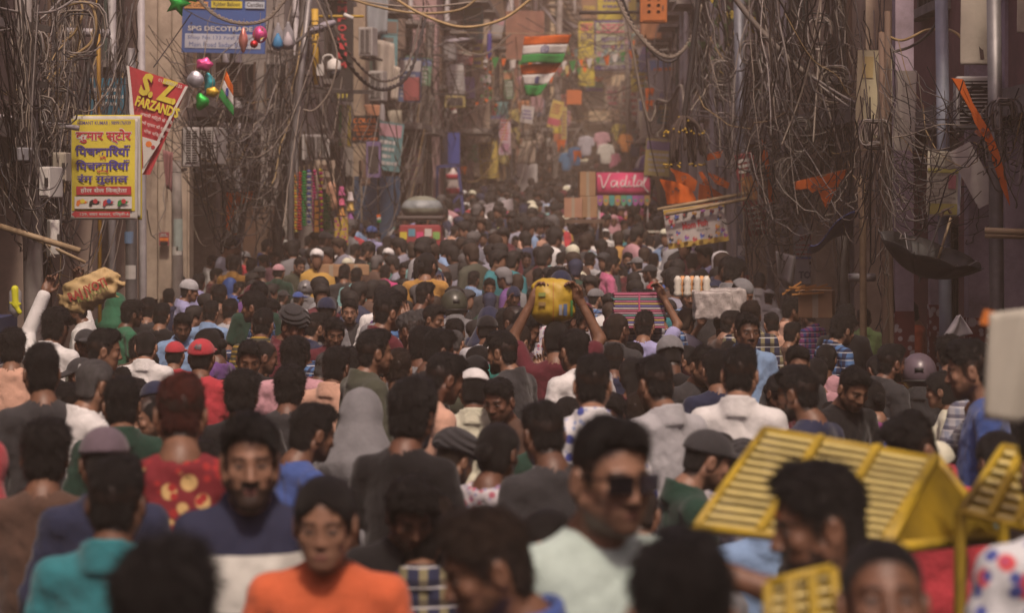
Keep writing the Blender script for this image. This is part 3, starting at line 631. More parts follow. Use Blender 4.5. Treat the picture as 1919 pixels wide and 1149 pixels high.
# vertical emporium board
B = Board('vertical_shop_board', 'tall black shop board reading EMPORIUM downwards in red letters', 'sign', 622, -40, 662, 190, 35.6, BLK, th=.12)
for i, c in enumerate('GIFT'): B.text(c, 0, 130 - i * 18, 14, 13, YEL, .03)
for i, c in enumerate('EMPORIUM'): B.text(c, 0, 75 - i * 17.3, 17, 12, (.55, .04, .05), .035)
B.text('311', 0, -104, 20, 9, YEL, .03)
B = Board('shop_board', 'black cosmetics shop board with orange lettering beside the coloured strips', 'sign', 658, 216, 711, 268, 36.4, BLK, th=.06)
for t, y, w, h in (('COLOR', 16, 44, 10), ('COSMETICS', 5, 40, 5), ('PARLOUR GOODS', -1.5, 46, 5), ('NAIL ART', -9, 30, 5), ('310 MAIN ROAD', -18, 46, 5.5)): B.text(t, 0, y, w, h, ORA, .03)
B = Board('striped_panel', 'narrow upright panel with yellow and green strips left of the cosmetics board', 'panel', 635, 195, 658, 275, 36.1, (.35, .3, .2), th=.04); B.rect(-11, -6, -38, 38, GRN); B.rect(5, 11, -38, 38, YEL)
# middle distance boards of the left side
def genb(name, label, x0, y0, x1, y1, d, col, bands=(), ln=None, roll=0, yaw=0, bend=0., th=.03, cat='sign'):
    b = Board(name, label, cat, x0, y0, x1, y1, d, col, yaw, roll, th, bend=bend); H = (y1 - y0) / 2; Wd = (x1 - x0) / 2
    for a, c, m in bands: b.rect(-Wd * .98, Wd * .98, H * a, H * c, m)
    if ln: b.lines(-Wd * .85, Wd * .85, H * ln[0], H * ln[1], ln[2], ln[3], int(x0), .5)
    return b
for k, x in enumerate((757, 806)):
    B = genb('cloth_banner', ('yellow and purple Hindi banner nearer the hanging white glove', 'yellow and purple Hindi banner with the number 313')[k], x, 88, x + 33, 168 + k * 3, 47.5 + k * .4, YEL, ((.55, .9, PUR), (-.95, -.45, PUR)), bend=.01, th=.005, cat='banner')
    B.text('लाख', 0, 27, 26, 13, PNK, .04); B.text('सेवा एवं', 0, 9, 26, 8, RED, .02); B.disc(0, -8, 7, BLK); B.text('313' if k else 'मोती', 0, -29, 22, 9, WHI, .03)
B = genb('shop_board', 'white slanting board with red stripe under the yellow purple banners', 806, 172, 852, 216, 47, WHI, ((-.7, -.25, RED),), roll=-12); B.poly([(-12, 14), (4, 14), (-2, -6), (-8, -6)], YEL); B.text('ShopD.com', 0, -10, 34, 7, WHI, .02)
B = genb('shop_board', 'dark navy and blue panel board above the blue stall frame', 814, 247, 863, 308, 45.6, (.02, .018, .035)); B.rect(1, 23, -29, 29, (.03, .06, .28))
Board('cloth_strip', 'red patterned cloth hanging beside the navy panel board', 'cloth', 797, 245, 814, 308, 45.4, (.3, .05, .06), bend=.02, th=.006, roll=-6)
genb('shop_board', 'mustard yellow price board with fine lines beside hanging goods', 898, 266, 933, 334, 52, (.5, .38, .08), ln=(.9, -.9, 12, (.2, .14, .05)), roll=-4)
B = genb('shop_board', 'upright lilac board with red Hindi rows near the white cabinet', 935, 223, 957, 290, 54.5, (.5, .38, .45), ((.9, .97, RED),), ln=(.8, -.2, 6, (.5, .08, .05))); B.rect(-8, 8, -28, -12, (.4, .2, .3))
genb('paper_notice', 'small tilted white paper notice below the tricolour flag', 976, 198, 1000, 230, 55, (.5, .48, .46), ln=(.6, -.6, 3, PUR), roll=8)
genb('shop_board', 'tilted yellow and pink board right of the white notice', 1030, 188, 1052, 240, 57, (.55, .42, .12), ((-.8, -.3, (.5, .1, .15)),), ln=(.8, 0, 4, (.4, .1, .1)), roll=14)
genb('shop_board', 'narrow yellow board hanging beside the tilted yellow pink board', 1053, 200, 1062, 262, 58, (.5, .42, .15), ln=(.8, -.8, 7, (.3, .1, .1)))
genb('shop_board', 'red and yellow board low under the tilted yellow board', 1036, 225, 1052, 265, 59, (.55, .2, .1), ((-.2, .5, YEL),))
genb('signboard', 'plain orange square panel on the left beyond the tricolour flag', 1062, 168, 1090, 195, 60, (.55, .16, .05), cat='panel')
# far banners across the street
B = genb('cloth_banner', 'tall yellow store banner with pink and blue words left of the green banner', 1084, 40, 1114, 160, 73, YEL, ln=(.1, -.95, 9, (.35, .3, .1))); B.text('SEET', 0, 50, 24, 14, PNK, .03); B.text('STOR', 1, 33, 22, 12, PUR, .03)
B = genb('cloth_banner', 'purple edged green banner with big Hindi words hung over the street', 1113, 38, 1182, 132, 70, PUR, bend=.01, cat='banner'); B.rect(-31, 31, -36, 44, (.42, .45, .28)); B.text('झण्डे', 0, 12, 44, 14, PUR, .03); B.text('झण्डे', 0, -3, 44, 14, PUR, .03)
B.rect(-29, 29, 24, 28, PNK); B.lines(-24, 24, 42, 30, 2, PNK, 4, .6); B.rect(-28, 28, -33, -11, (.18, .26, .26)); B.lines(-24, 24, -36, -45, 2, WHI, 9, .5)
for i in range(5): B.disc(-20 + i * 10, -17, 4, (.5, .3, .2) if i % 2 else (.3, .45, .5))
genb('cloth_banner', 'yellow banner with blue print right of the green Hindi banner', 1183, 60, 1226, 172, 73.5, YEL, ln=(.8, -.8, 8, (.3, .3, .35)), cat='banner')
B = genb('cloth_banner', 'brown and yellow banner cut by the top edge above the green banner', 1090, -30, 1118, 34, 74, (.3, .18, .1), cat='banner'); B.text('STORE', 0, 12 - 24, 22, 7, YEL, .03)
genb('cloth_banner', 'yellow banner with blue rows at the top edge over the street', 1120, -40, 1192, 36, 76, YEL, ln=(.4, -.8, 4, PUR), cat='banner')
genb('cloth_banner', 'green and orange low banner under the green Hindi banner', 1098, 142, 1130, 172, 78, (.2, .32, .2), ((.3, .9, ORA), (-.9, -.5, PUR)), cat='banner')
genb('cloth_banner', 'pale banner with red rows hanging deep in the hazy street', 1162, 150, 1202, 226, 86, (.5, .46, .4), ln=(.8, -.8, 5, RED), cat='banner')
genb('cloth_banner', 'faded pink white banner hanging lowest in the hazy street', 1136, 160, 1160, 205, 90, (.55, .45, .4), ln=(.7, -.7, 3, PNK), cat='banner')
B = genb('shop_board', 'large grey board with the number 60 behind tangled cables', 1214, 108, 1278, 192, 43, (.30, .29, .30), roll=-2); B.poly([(-28, 38), (24, 38), (-2, 18), (-26, 20)], (.12, .2, .38)); B.lines(-26, 30, 26, 16, 1, ORA, 2, .5); B.text('60', -2, -27, 18, 12, (.12, .14, .3), .02)
# right side boards
def metal_sheet(label, x0, y0, x1, y1, d, col, roll=0, yaw=0, ln=None):
    b = Board('sign_sheet', label, 'sign', x0, y0, x1, y1, d, col, yaw, roll, .012)
    if ln: b.lines(-(x1 - x0) * .42, (x1 - x0) * .42, (y1 - y0) * .44, -(y1 - y0) * .46, ln, tuple(q * .72 for q in col), int(y0), .3)
    return b
B = metal_sheet('large pale yellow sign sheet behind the pair of wooden poles', 1606, 94, 1680, 258, 18.6, (.50, .44, .28), 2, -12); B.rect(-32, 32, -76, -50, (.42, .33, .30)); B.rect(-28, -8, 30, 70, (.5, .38, .16)); B.rect(10, 26, 10, 40, (.4, .42, .45))
metal_sheet('narrow cream sign sheet with a coil of wire on its front', 1680, 132, 1714, 282, 16.7, (.46, .42, .36), 2, -30)
B = metal_sheet('yellow cream sign with rows of fine print near the umbrella', 1738, 283, 1800, 404, 15.8, (.50, .46, .36), 2, -12, 13); B.rect(-27, 27, -58, -38, (.52, .46, .12)); B.rect(-30, 30, 20, 28, (.55, .5, .14)); B.rect(26, 31, -60, 60, (.35, .35, .42)); B.rect(8, 22, -10, 16, (.45, .16, .18))
metal_sheet('tilted grey-cream sheet leaning out beside the yellow printed sign', 1806, 268, 1846, 388, 15.2, (.38, .34, .31), -28, -25)
B = Board('cloth_banner', 'beige cloth with a dark slit hanging at the top right', 'cloth', 1800, -30, 1858, 121, 15.0, (.45, .40, .33), bend=.02, th=.006); B.poly([(-8, 60), (-2, 60), (16, -64), (8, -64)], (.05, .03, .03), 'slit')
Board('cloth_banner', 'pale cloth strip cut by the right edge at the top', 'cloth', 1906, -20, 1950, 60, 14.2, (.50, .44, .36), bend=.01, th=.006)
B = Board('poster_banner', 'long red poster banner hanging askew beside the grey pole', 'banner', 1388, 286, 1428, 442, 24.2, (.26, .05, .06), roll=-11, bend=.01, th=.005); B.lines(-15, 15, 70, 40, 3, WHI, 5, .6); B.rect(-16, 14, -10, 34, (.4, .18, .06)); B.lines(-15, 15, -20, -70, 5, WHI, 6, .5)
B = Board('printed_banner', 'white and mustard banner with toy figures hanging from bamboo poles', 'banner', 1247, 385, 1362, 460, 24, (.55, .50, .48), roll=-8, bend=.008, th=.005)
B.rect(-57, 57, 28, 37, (.48, .32, .06)); B.rect(-57, 57, -37, -27, (.48, .32, .06)); B.text('my', -3, 14, 10, 5, BLK, .01); B.text('Mom Fish', -2, 3, 48, 13, RED, .03, .05); B.text('Water Gun', 12, -8, 26, 3.5, BLK, .01)
for i in range(21):
    x, y = ((-50 + i * 16.5, 27 - (i % 2) * 4) if i < 7 else (-50 + (i - 7) * 14.5, -24 + (i % 2) * 5) if i < 15 else ((-44, -36, 44, 38, 47, -47)[i - 15], (8, -8, 10, -6, -14, 16)[i - 15]))
    c = ((.4, .06, .08), (.08, .1, .35), (.03, .03, .04), (.5, .25, .05), (.25, .08, .3))[i % 5]; B.disc(x, y, 4.6, c, 'print_toy'); B.disc(x + 1.5, y + 3, 2.6, (.5, .36, .3), 'print_toy'); B.poly([(x - 5, y - 4), (x - 1, y - 1), (x - 2, y - 7)], ((.5, .1, .1), (.1, .2, .5))[i % 2], 'print_toy')
B = Board('shop_board', 'grubby white board with red and black letters behind the carton', 'sign', 1488, 418, 1542, 532, 23.6, (.42, .40, .42), th=.03, yaw=-15); B.text('SHIV', 4, 30, 42, 12, (.3, .06, .08), .03); B.lines(-24, 24, 20, -14, 4, RED, 8, .25); B.text('g', 6, -22, 12, 15, BLK, .03); B.text('TOW', 2, -40, 40, 14, (.06, .06, .12), .04); B.rect(-24, 20, -10, -6, (.1, .16, .4))
B = Board('poster', 'small red poster stuck on the cream pilaster', 'poster', 298, 435, 317, 460, 26.85, (.3, .06, .08), th=.004); B.lines(-8, 8, 10, 4, 2, WHI, 2, .6); B.rect(-8, 8, -4, 2, ORA); B.rect(-7, 7, -11, -6, BLK)
# ------------------------------------------------------------------ flags, poles, fittings, goods
SAF = (.80, .17, .02); M_SAF = mat('saffron_cloth', SAF, rough=.85, var=.22, scale=6, trans=.25, rnd=.3); M_WHC = mat('white_cloth', (.62, .60, .57), rough=.85, var=.1, scale=6, trans=.25); M_GRC = mat('green_cloth', (.03, .26, .06), rough=.85, var=.12, scale=6, trans=.25)
M_NAVY = paint((.05, .07, .3))
def tricolour(label, surf, wheel=.13, asp=1.5, folds=(0, .333, .667, 1.), group='tricolour flags'):
    r = empty('tricolour_flag', surf(0, 0), label=label, cat='flag', group=group); o = Vector(surf(0, 0))
    for i, m in enumerate((M_SAF, M_WHC, M_GRC)):
        w = MB(); w.sheet([[surf(u, v) - o for u in np.linspace(0, 1, 17)] for v in np.linspace(folds[i], folds[i + 1], 5)], .004); w.build(('saffron_band', 'white_band', 'green_band')[i], m, r, True)
    if wheel:
        w = MB(); up = Vector((0, -.010, 0))
        def pt(a, k): return surf(.5 + wheel * k * math.cos(a) / asp, .5 + wheel * k * math.sin(a)) - o + up
        w.tube([pt(2 * PI * i / 20, 1) for i in range(21)], .006, 4)
        for i in range(12): w.tube([pt(2 * PI * i / 12, .12), pt(2 * PI * i / 12, .95)], .0025, 3)
        w.build('wheel_emblem', M_NAVY, r)
    return r
def quad_surf(c, d, wav=.03, ph=0., dd=0.):
    """corner pixels: top left, top right, bottom right, bottom left"""
    a, b, e, h = [P(x, y, d + dd * k) for k, (x, y) in zip((0, 1, 1, 0), c)]
    def f(u, v):
        p = a.lerp(b, u).lerp(h.lerp(e, u), v); p.y += wav * math.sin(u * 7 + ph + v * 2) ; p.z += wav * .3 * math.sin(u * 6 + ph) * v; return p
    return f
tricolour('upper of two Indian tricolour flags slung over the street', quad_surf(((983, 68), (1071, 64), (1054, 116), (976, 119)), 38, .05))
tricolour('lower folded tricolour flag hanging under the upper one', quad_surf(((974, 121), (1054, 115), (1012, 178), (986, 180)), 38.1, .05, 1.5), .10)
tricolour('small tricolour flag on a stick beside the foil balloons', quad_surf(((423, 130), (436, 160), (438, 218), (408, 180)), 21, .02, .5), .12)
tricolour('tiny tricolour flag among the streamers of the far left side', quad_surf(((706, 403), (713, 402), (714, 416), (707, 418)), 33, .01), 0)
MB().tube([P(406, 190, 21), P(424, 128, 21)], .006, 5).build('flag_stick', M_BAMBOO, bpy.data.objects['tricolour_flag.002']).matrix_parent_inverse = Matrix.Translation(-Vector(bpy.data.objects['tricolour_flag.002'].location))
tag(MB().tube(hang(P(860, 60, 38), P(1190, 60, 38), .02), .006, 4).build('flag_rope', M_BAMBOO), 'thin rope stretched over the street holding the tricolour flags', 'rope')
M_PRT = paint((.25, .07, .03)); M_STICK = M_BAMBOO
def pennant(label, pts, d, stick=None, wav=.02, ph=0.):
    """saffron flag: outline pixels; first two points are the hoist"""
    o = P(*pts[0], d); r = empty('saffron_flag', o, label=label, cat='flag', group='saffron flags'); n = len(pts); c = sum((P(x, y, d) for x, y in pts), Vector()) / n
    w = MB(); rows = []
    for i in range(n):
        for k in range(4): a = P(*pts[i], d).lerp(P(*pts[(i + 1) % n], d), k / 4); rows.append(a)
    m = len(rows); vs = [c]
    for q in (.35, .7, 1.): vs += [c.lerp(a, q) for a in rows]
    vs = [Vector((p.x, p.y + wav * math.sin(p.x * 14 + ph + p.z * 6), p.z)) - o for p in vs]
    for off, fl in ((-.002, 0), (.002, 1)):
        f = [(0, 1 + i, 1 + (i + 1) % m) for i in range(m)] + [(1 + k * m + i, 1 + (k + 1) * m + i, 1 + (k + 1) * m + (i + 1) % m, 1 + k * m + (i + 1) % m) for k in range(2) for i in range(m)]
        w.add([(p.x, p.y + off, p.z) for p in vs], f if fl else [q[::-1] for q in f])
    w.build('flag_cloth', M_SAF, r, True)
    pr = MB(); a = c - o
    for i in range(5): q = Vector((a.x + rng.uniform(-.05, .05), a.y - wav - .012, a.z + rng.uniform(-.035, .035))); s = .018; pr.add([(q.x - s, q.y, q.z), (q.x + s * .4, q.y - .001, q.z - s), (q.x + s, q.y, q.z + s * .3), (q.x, q.y, q.z + s)], [(0, 1, 2, 3)])
    if len(pts) > 4: pr.build('print_emblem', M_PRT, r)
    if stick: MB().tube([P(*q, d + .02) - o for q in stick], .011, 6).build('flag_stick', M_STICK, r)
pennant('saffron swallow-tail pennant on a stick above the blue tarpaulin', [(1490, 340), (1590, 316), (1565, 360), (1548, 392), (1536, 352), (1522, 362), (1508, 346), (1488, 356)], 20.5, ((1486, 343), (1612, 312)))
pennant('long saffron flag trailing down in front of the right fan unit', [(1782, 146), (1804, 148), (1822, 192), (1856, 248), (1868, 275), (1884, 330), (1892, 386), (1876, 352), (1856, 280), (1826, 230), (1802, 160)], 14.2, wav=.012)
pennant('narrow saffron strip flag beside the white wall', [(1428, 258), (1436, 270), (1442, 310), (1452, 384), (1440, 380), (1440, 340), (1428, 300)], 23.2, wav=.01)
for i, (lb, pts) in enumerate((('saffron flag with horseman-like print, largest above the toy banner', [(1231, 332), (1268, 338), (1300, 352), (1312, 380), (1248, 386), (1244, 360)]), ('twisted saffron flag rising behind the largest one', [(1252, 312), (1290, 324), (1310, 340), (1304, 362), (1270, 350), (1262, 326)]),
      ('saffron flag hanging at the right end of the bamboo poles', [(1308, 340), (1338, 352), (1362, 368), (1340, 384), (1304, 386)]), ('slim saffron flag curling upright between the others', [(1306, 320), (1314, 318), (1334, 350), (1342, 372), (1322, 350)]),
      ('saffron flag stretching towards the grey pole', [(1322, 320), (1340, 326), (1370, 344), (1366, 356), (1340, 344)]), ('small saffron flag highest of the group by the grey pole', [(1314, 290), (1358, 280), (1352, 296), (1322, 302)]))): pennant(lb, [(sum(q[0] for q in pts) / len(pts) * .12 + .88 * a, sum(q[1] for q in pts) / len(pts) * .12 + .88 * b) for a, b in pts], 25.3 + i * .3, wav=.03, ph=i * 1.7)
pennant('bright saffron rag on the wires by the wooden shutters', [(424, 360), (476, 358), (470, 376), (440, 380), (426, 372), (430, 432), (424, 430)], 27.5)
pennant('thin orange cloth tail hanging between wooden shutters', [(436, 438), (446, 436), (444, 460), (434, 462)], 29)
for i, (x, y) in enumerate(((1052, 262), (1083, 282), (866, 312), (1218, 188), (1218, 165))): pennant('small saffron flag %s' % ('beside the white cabinet', 'over the hazy far stalls', 'beside the mustard price board', 'under the grey board', 'above the hook cable')[i], [(x - 9, y), (x + 9, y - 1), (x + 5, y + 16), (x - 1, y + 8), (x - 6, y + 24)], (57, 64, 50, 42, 42.5)[i], wav=.01, ph=i)
# streamer of little flags
r = empty('flag_streamer', P(914, 60, 47), label='vertical streamer of orange green and white pennants', cat='bunting'); o = P(914, 60, 47); rr = random.Random(4)
MB().tube([P(912, 50, 47) - o, P(916, 130, 47) - o, P(905, 200, 47) - o], .006, 4).build('string', M_BAMBOO, r)
for i in range(34):
    y = 100 + i * 3.1; x = 914 + rr.uniform(-14, 12) * (.4 + (y - 100) / 110); s = rr.uniform(4, 8); q = rr.choice((M_SAF, M_GRC, M_WHC, M_SAF)); w = MB(); dx = rr.choice((-1, 1)); a, b_, c = [P(*t, 47 + rr.uniform(-.1, .1)) - o for t in ((x, y), (x + dx * s * .4, y + s), (x + dx * s, y + s * .4))]
    w.add([a, b_, c, a + Vector((0, .004, 0)), b_ + Vector((0, .004, 0)), c + Vector((0, .004, 0))], [(0, 1, 2), (5, 4, 3), (0, 3, 4, 1), (1, 4, 5, 2), (2, 5, 3, 0)]); w.build('pennant', q, r)
w = MB(); w.lathe([(.01, 0), (.05, -.1), (.06, -.5), (.02, -.62)], 8); o2 = w.build('windsock_cloth', paint((.06, .05, .25))); o2.location = P(917, 57, 46.5); tag(o2, 'dark blue cloth tube hanging above the pennant streamer', 'cloth')

# poles
def pole(label, pts, d, r0, r1, m, name='utility_pole', arms=(), stick=()):
    a = P(*pts[0], d); gb = Vector((a.x, a.y, g(d))); r = empty(name, gb, label=label, cat='pole'); top = P(*pts[-1], d)
    path = [gb - Vector((0, 0, .3))] + [P(x, y, d) for x, y in pts]; MB().tube([p - gb for p in path], [r0] + [r0 + (r1 - r0) * i / max(1, len(pts) - 1) for i in range(len(pts))], 10).build('shaft', m, r, True)
    for (x0, y0, x1, y1) in arms: MB().bar(P(x0, y0, d - .02) - gb, P(x1, y1, d - .02) - gb, .05).build('cross_arm', M_IRON, r)
    for (x, y, h, c) in stick:
        q = P(x, y, d) - gb; w = MB(); rad = r0 * 1.02; hh = h / F * d; n = 6; w.add([(q.x + rad * math.sin(t), q.y - rad * math.cos(t), q.z + zz) for zz in (-hh / 2, hh / 2) for t in np.linspace(-1, 1, n)], [(i, i + 1, n + i + 1, n + i) for i in range(n - 1)]); w.build('sticker', paint(c), r)
    return r
pole('leaning concrete pole at the far left hung with meter boxes', [(64, 600), (58, 300), (42, -30)], 15.5, .075, .06, M_CONC, arms=((20, 40, 95, 55), (30, 150, 90, 160)))
pole('grey steel pole with stickers beside the woman in pink', [(246, 560), (246, 410), (244, 90)], 20.5, .058, .05, M_STEEL, stick=((246, 510, 26, WHI), (244, 445, 22, (.15, .25, .4))))
pole('white plastic drain pole beside the red pennant', [(268, 520), (266, 250), (264, -30)], 22.5, .04, .04, M_PIPE, 'drain_pole')
pole('mustard yellow thin pole rising behind the yellow banner', [(187, 400), (186, 200), (183, -30)], 19.0, .018, .018, mat('mustard_paint', (.36, .2, .03), rough=.5), 'thin_pole')
pole('grey pole with faded stickers beside the wooden shutters', [(333, 540), (332, 400), (330, 300)], 26, .07, .06, M_CONC, stick=((334, 440, 60, (.3, .36, .34)), (333, 470, 16, WHI)))
pole('weathered pole with a white notice by the orange cloth tail', [(446, 470), (452, 430), (470, 250)], 29, .05, .05, M_CONC, stick=((449, 458, 14, WHI),))
pole('leaning dark pole wrapped in cables left of the emporium board', [(520, 420), (545, 250), (575, -30)], 28.5, .07, .055, M_IRON, arms=((500, 95, 560, 108), (505, 170, 700, 172)))
pole('slim lamp pole crossing the blue board edge', [(545, 320), (560, 180), (582, -30)], 27.2, .045, .04, M_STEEL)
pole('dark wooden pole thick with wires in front of the Hindi banners', [(800, 420), (800, 250), (806, 40)], 44.5, .11, .09, M_IRON, arms=((770, 100, 840, 104), (812, 175, 880, 178)))
pole('dusty pole in the hazy middle behind the tricolour flags', [(1040, 330), (1044, 150), (1050, 0)], 62, .10, .08, M_CONC)
pole('hazy pole standing left of the ice cream cart', [(1178, 300), (1176, 150), (1172, -20)], 70, .10, .08, M_CONC)
pole('blue-grey steel pole with stickers beside the toy banner', [(1392, 590), (1391, 330), (1384, -30)], 24.6, .075, .062, mat('bluegrey_steel', (.17, .18, .21), rough=.5, metal=.3, var=.3, dirt=.4), stick=((1392, 530, 30, (.4, .1, .12)), (1391, 490, 22, (.3, .33, .4)), (1392, 470, 20, WHI)))
pole('knotted wooden pole standing in front of the pale yellow sheet', [(1660, 640), (1654, 300), (1652, 60)], 16.6, .030, .024, M_WOOD, 'wooden_pole')
pole('second wooden pole just right of the knotted one', [(1669, 640), (1666, 300), (1663, 20)], 16.9, .028, .024, M_WOOD, 'wooden_pole')
pole('grey downpipe between the lilac pillars', [(1868, 600), (1866, 300), (1862, -30)], 14.6, .05, .05, M_STEEL, 'downpipe')
pole('bluish pipe left of the lilac pillar and beige cloth', [(1772, 600), (1768, 300), (1764, -30)], 16.0, .05, .05, mat('blue_pipe', (.2, .22, .27), rough=.5), 'downpipe')
pole('bare timber post above the umbrella', [(1618, 640), (1617, 460), (1614, 330)], 17.6, .03, .03, M_BAMBOO, 'timber_post')
pole('dark rusty post beside the blue tarpaulin', [(1582, 600), (1580, 470), (1578, 410)], 18.6, .055, .05, M_IRON, 'iron_post')
for lb, a, b_, d, rr_ in (('grey pipe reaching from the left edge to the yellow banner', (-30, 214), (148, 240), 17.3, .022), ('white pipe crossing behind the yellow thin pole', (110, 58), (206, 62), 20, .04), ('thick bamboo slanting in from the left edge', (-20, 418), (150, 470), 15, .022), ('second thinner bamboo slanting below the first', (60, 445), (160, 492), 15.1, .012),
                          ('upper bamboo pole holding the toy banner', (1232, 393), (1400, 362), 24.1, .022), ('lower bamboo pole holding the toy banner', (1248, 402), (1400, 372), 23.9, .02), ('pair of horizontal bamboo rods cut by the right edge', (1846, 432), (1940, 436), 14, .022), ('lower bamboo rod at the right edge', (1846, 441), (1940, 444), 14.1, .018),
                          ('yellow horizontal bracket pipe carrying the bullet camera', (598, 30), (682, 30), 30, .02), ('thick yellow vertical pipe beside the emporium board', (590, 16), (592, 158), 31, .05), ('thin stick dropping from the yellow printed sign', (1756, 492), (1782, 408), 15.3, .010), ('black slanting bracket at the top centre', (1085, 23), (1200, 22), 40, .035), ('long thin rail under the emporium board', (560, 160), (672, 172), 34, .018),
                          ('grey bent downpipe elbow under the blue tarpaulin', (1590, 520), (1640, 520), 18, .035)):
    o = MB().tube([P(*a, d), P(*b_, d)], rr_, 8).build('pipe' if 'pipe' in lb or 'rail' in lb or 'bracket' in lb else 'bamboo_pole', {'y': paint((.5, .32, .03))}.get(lb[0] if lb.startswith('yellow') or 'yellow vertical' in lb else '', M_PIPE if 'pipe' in lb else M_BAMBOO if 'bam' in lb or 'stick' in lb else M_IRON), None, True)
    if 'yellow vertical' in lb: o.data.materials[0] = paint((.55, .34, .03))
    tag(o, lb, 'pipe' if 'pipe' in lb or 'rail' in lb or 'bracket' in lb else 'bamboo pole')
def lamp(label, x0, y0, x1, y1, d):
    a = P(x0, y0, d); b_ = P(x1, y1, d); r = empty('street_lamp', a, label=label, cat='street lamp', group='street lamps'); L = (b_ - a); l = L.length; u = L.normalized(); M = Matrix((u, Vector((0, 1, 0)), u.cross(Vector((0, 1, 0))))).transposed()
    w = MB(); w.lathe([(.02, 0), (.07, .03), (.10, l * .4), (.105, l * .7), (.06, l * .97), (.01, l)], 12, M=M @ Matrix.Rotation(PI / 2, 3, 'Y'), sx=.55); w.build('housing', mat('lamp_grey', (.26, .24, .27), rough=.4, var=.1), r, True)
    w = MB(); w.lathe([(.01, 0), (.06, .02), (.06, l * .45), (.01, l * .5)], 10, c=tuple(u * l * .42 - Vector((0, 0, .035))), M=M @ Matrix.Rotation(PI / 2, 3, 'Y'), sx=.4); w.build('diffuser', M_GLASS, r, True)
    MB().tube([u * .02, u * -.25 - Vector((0, 0, .1))], .02, 6).build('bracket', M_STEEL, r)
lamp('grey street lamp head left of the yellow bracket', 574, 62, 630, 40, 27); lamp('grey street lamp head farther down the street', 834, 78, 881, 74, 43)
# air conditioners, boxes, cameras
def ac(label, x0, y0, x1, y1, d, yaw=0, fan=True, grille='bars', dep=.3, m=None):
    wd, h = (x1 - x0) / F * d, (y1 - y0) / F * d; r = empty('air_conditioner', label=label, cat='air conditioner', group='outdoor cooling units', M=Matrix.Translation(P((x0 + x1) / 2, y1, d)) @ Matrix.Rotation(R(yaw), 4, 'Z'))
    w = MB(); w.box((0, dep / 2, h / 2), (wd, dep, h)); w.build('casing', m or M_AC, r, bevel=.012)
    w = MB(); w.box((0, -.004, h / 2), (wd * .8, .012, h * .82)); w.build('grille_recess', M_DARK, r); q = MB(); n = int(h / .035)
    for i in range(n): q.box((0, -.018, h * .1 + h * .8 * (i + .5) / n), (wd * .8, .01, .008))
    if not fan:
        for i in range(3): q.box((wd * .4 * (i - 1) * .9, -.026, h / 2), (.012, .008, h * .82))
    q.build('grille', m or M_AC, r)
    if fan: w = MB(); w.tube([(min(wd, h) * .38 * math.cos(t), -.03, h / 2 + min(wd, h) * .38 * math.sin(t)) for t in np.linspace(0, 2 * PI, 19)], .01, 5, False); w.lathe([(.005, -.045), (.05, -.03), (.05, 0)], 10, (0, 0, h / 2), Matrix.Rotation(PI / 2, 3, 'X')); w.build('fan_ring', M_IRON, r)
    w = MB()
    for s in (-1, 1): w.bar((s * wd * .35, 0, -.03), (s * wd * .35, dep + .3, -.03), .035)
    w.build('bracket', M_IRON, r)
ac('white window cooler with barred front behind the red pennant', 343, 238, 374, 312, 24.6, 12, False); ac('beige window cooler beside the white barred one', 374, 238, 404, 308, 25.4, -20, False); ac('dark air conditioner under the blue shop board', 404, 116, 454, 180, 26.6, 0, False, m=M_WOOD)
ac('upper white air conditioner right of the emporium board', 671, 50, 698, 104, 35, -15, False); ac('lower white air conditioner right of the emporium board', 690, 132, 718, 188, 36, -12, False); ac('white fan unit behind the long saffron flag', 1792, 142, 1866, 240, 15.6, -8)
ac('grey wall unit on the right under hanging leaves', 1337, 96, 1376, 180, 26.5, -14, False, dep=.35); ac('grey unit beside the hanging garlands of the left shops', 566, 252, 618, 300, 32, 8, False)
def ebox(label, x0, y0, x1, y1, d, c, yaw=0, dep=.18, knobs=0):
    wd, h = (x1 - x0) / F * d, (y1 - y0) / F * d; r = empty('junction_box', label=label, cat='electric box', M=Matrix.Translation(P((x0 + x1) / 2, y1, d)) @ Matrix.Rotation(R(yaw), 4, 'Z'))
    w = MB(); w.box((0, dep / 2, h / 2), (wd, dep, h)); w.build('casing', paint(c), r, bevel=.008)
    w = MB(); w.box((0, -.006, h / 2), (wd * .86, .012, h * .88)); w.build('door', paint(c), r, bevel=.004); w = MB(); w.box((wd * .34, -.02, h * .5), (.02, .02, .06)); w.build('handle', M_IRON, r)
    for i in range(knobs): w = MB(); w.lathe([(.03, -.03), (.03, 0)], 8, ((i % 2 - .5) * wd * .35, -.012, h * (.35 + .22 * (i // 2))), Matrix.Rotation(PI / 2, 3, 'X')); w.build('insulator', M_IRON, r)
for a in (('white slim meter box high on the leaning concrete pole', 72, 312, 94, 370, 15.2, WHI, -20), ('white slim meter box low on the leaning concrete pole', 94, 412, 112, 481, 15.1, WHI, 20), ('cream pair box beside the upper meter box', 98, 285, 124, 340, 16, (.42, .38, .3)), ('small grey floodlight box near the left edge', 32, 276, 60, 302, 15, (.2, .2, .21), 25), ('orange electric box at the top centre of the street', 1200, -14, 1250, 41, 33, (.5, .15, .03), 0, .25, 6),
          ('grey cabinet above the flower garlands', 502, 318, 546, 356, 31, (.2, .17, .16)), ('white tall cabinet standing at the edge of the far crowd', 969, 307, 1007, 372, 57, (.52, .5, .5), 0, .7), ('brown wooden box with wires left of the blue shutters', 676, 300, 694, 348, 36, (.16, .1, .07), 15)): ebox(*a)
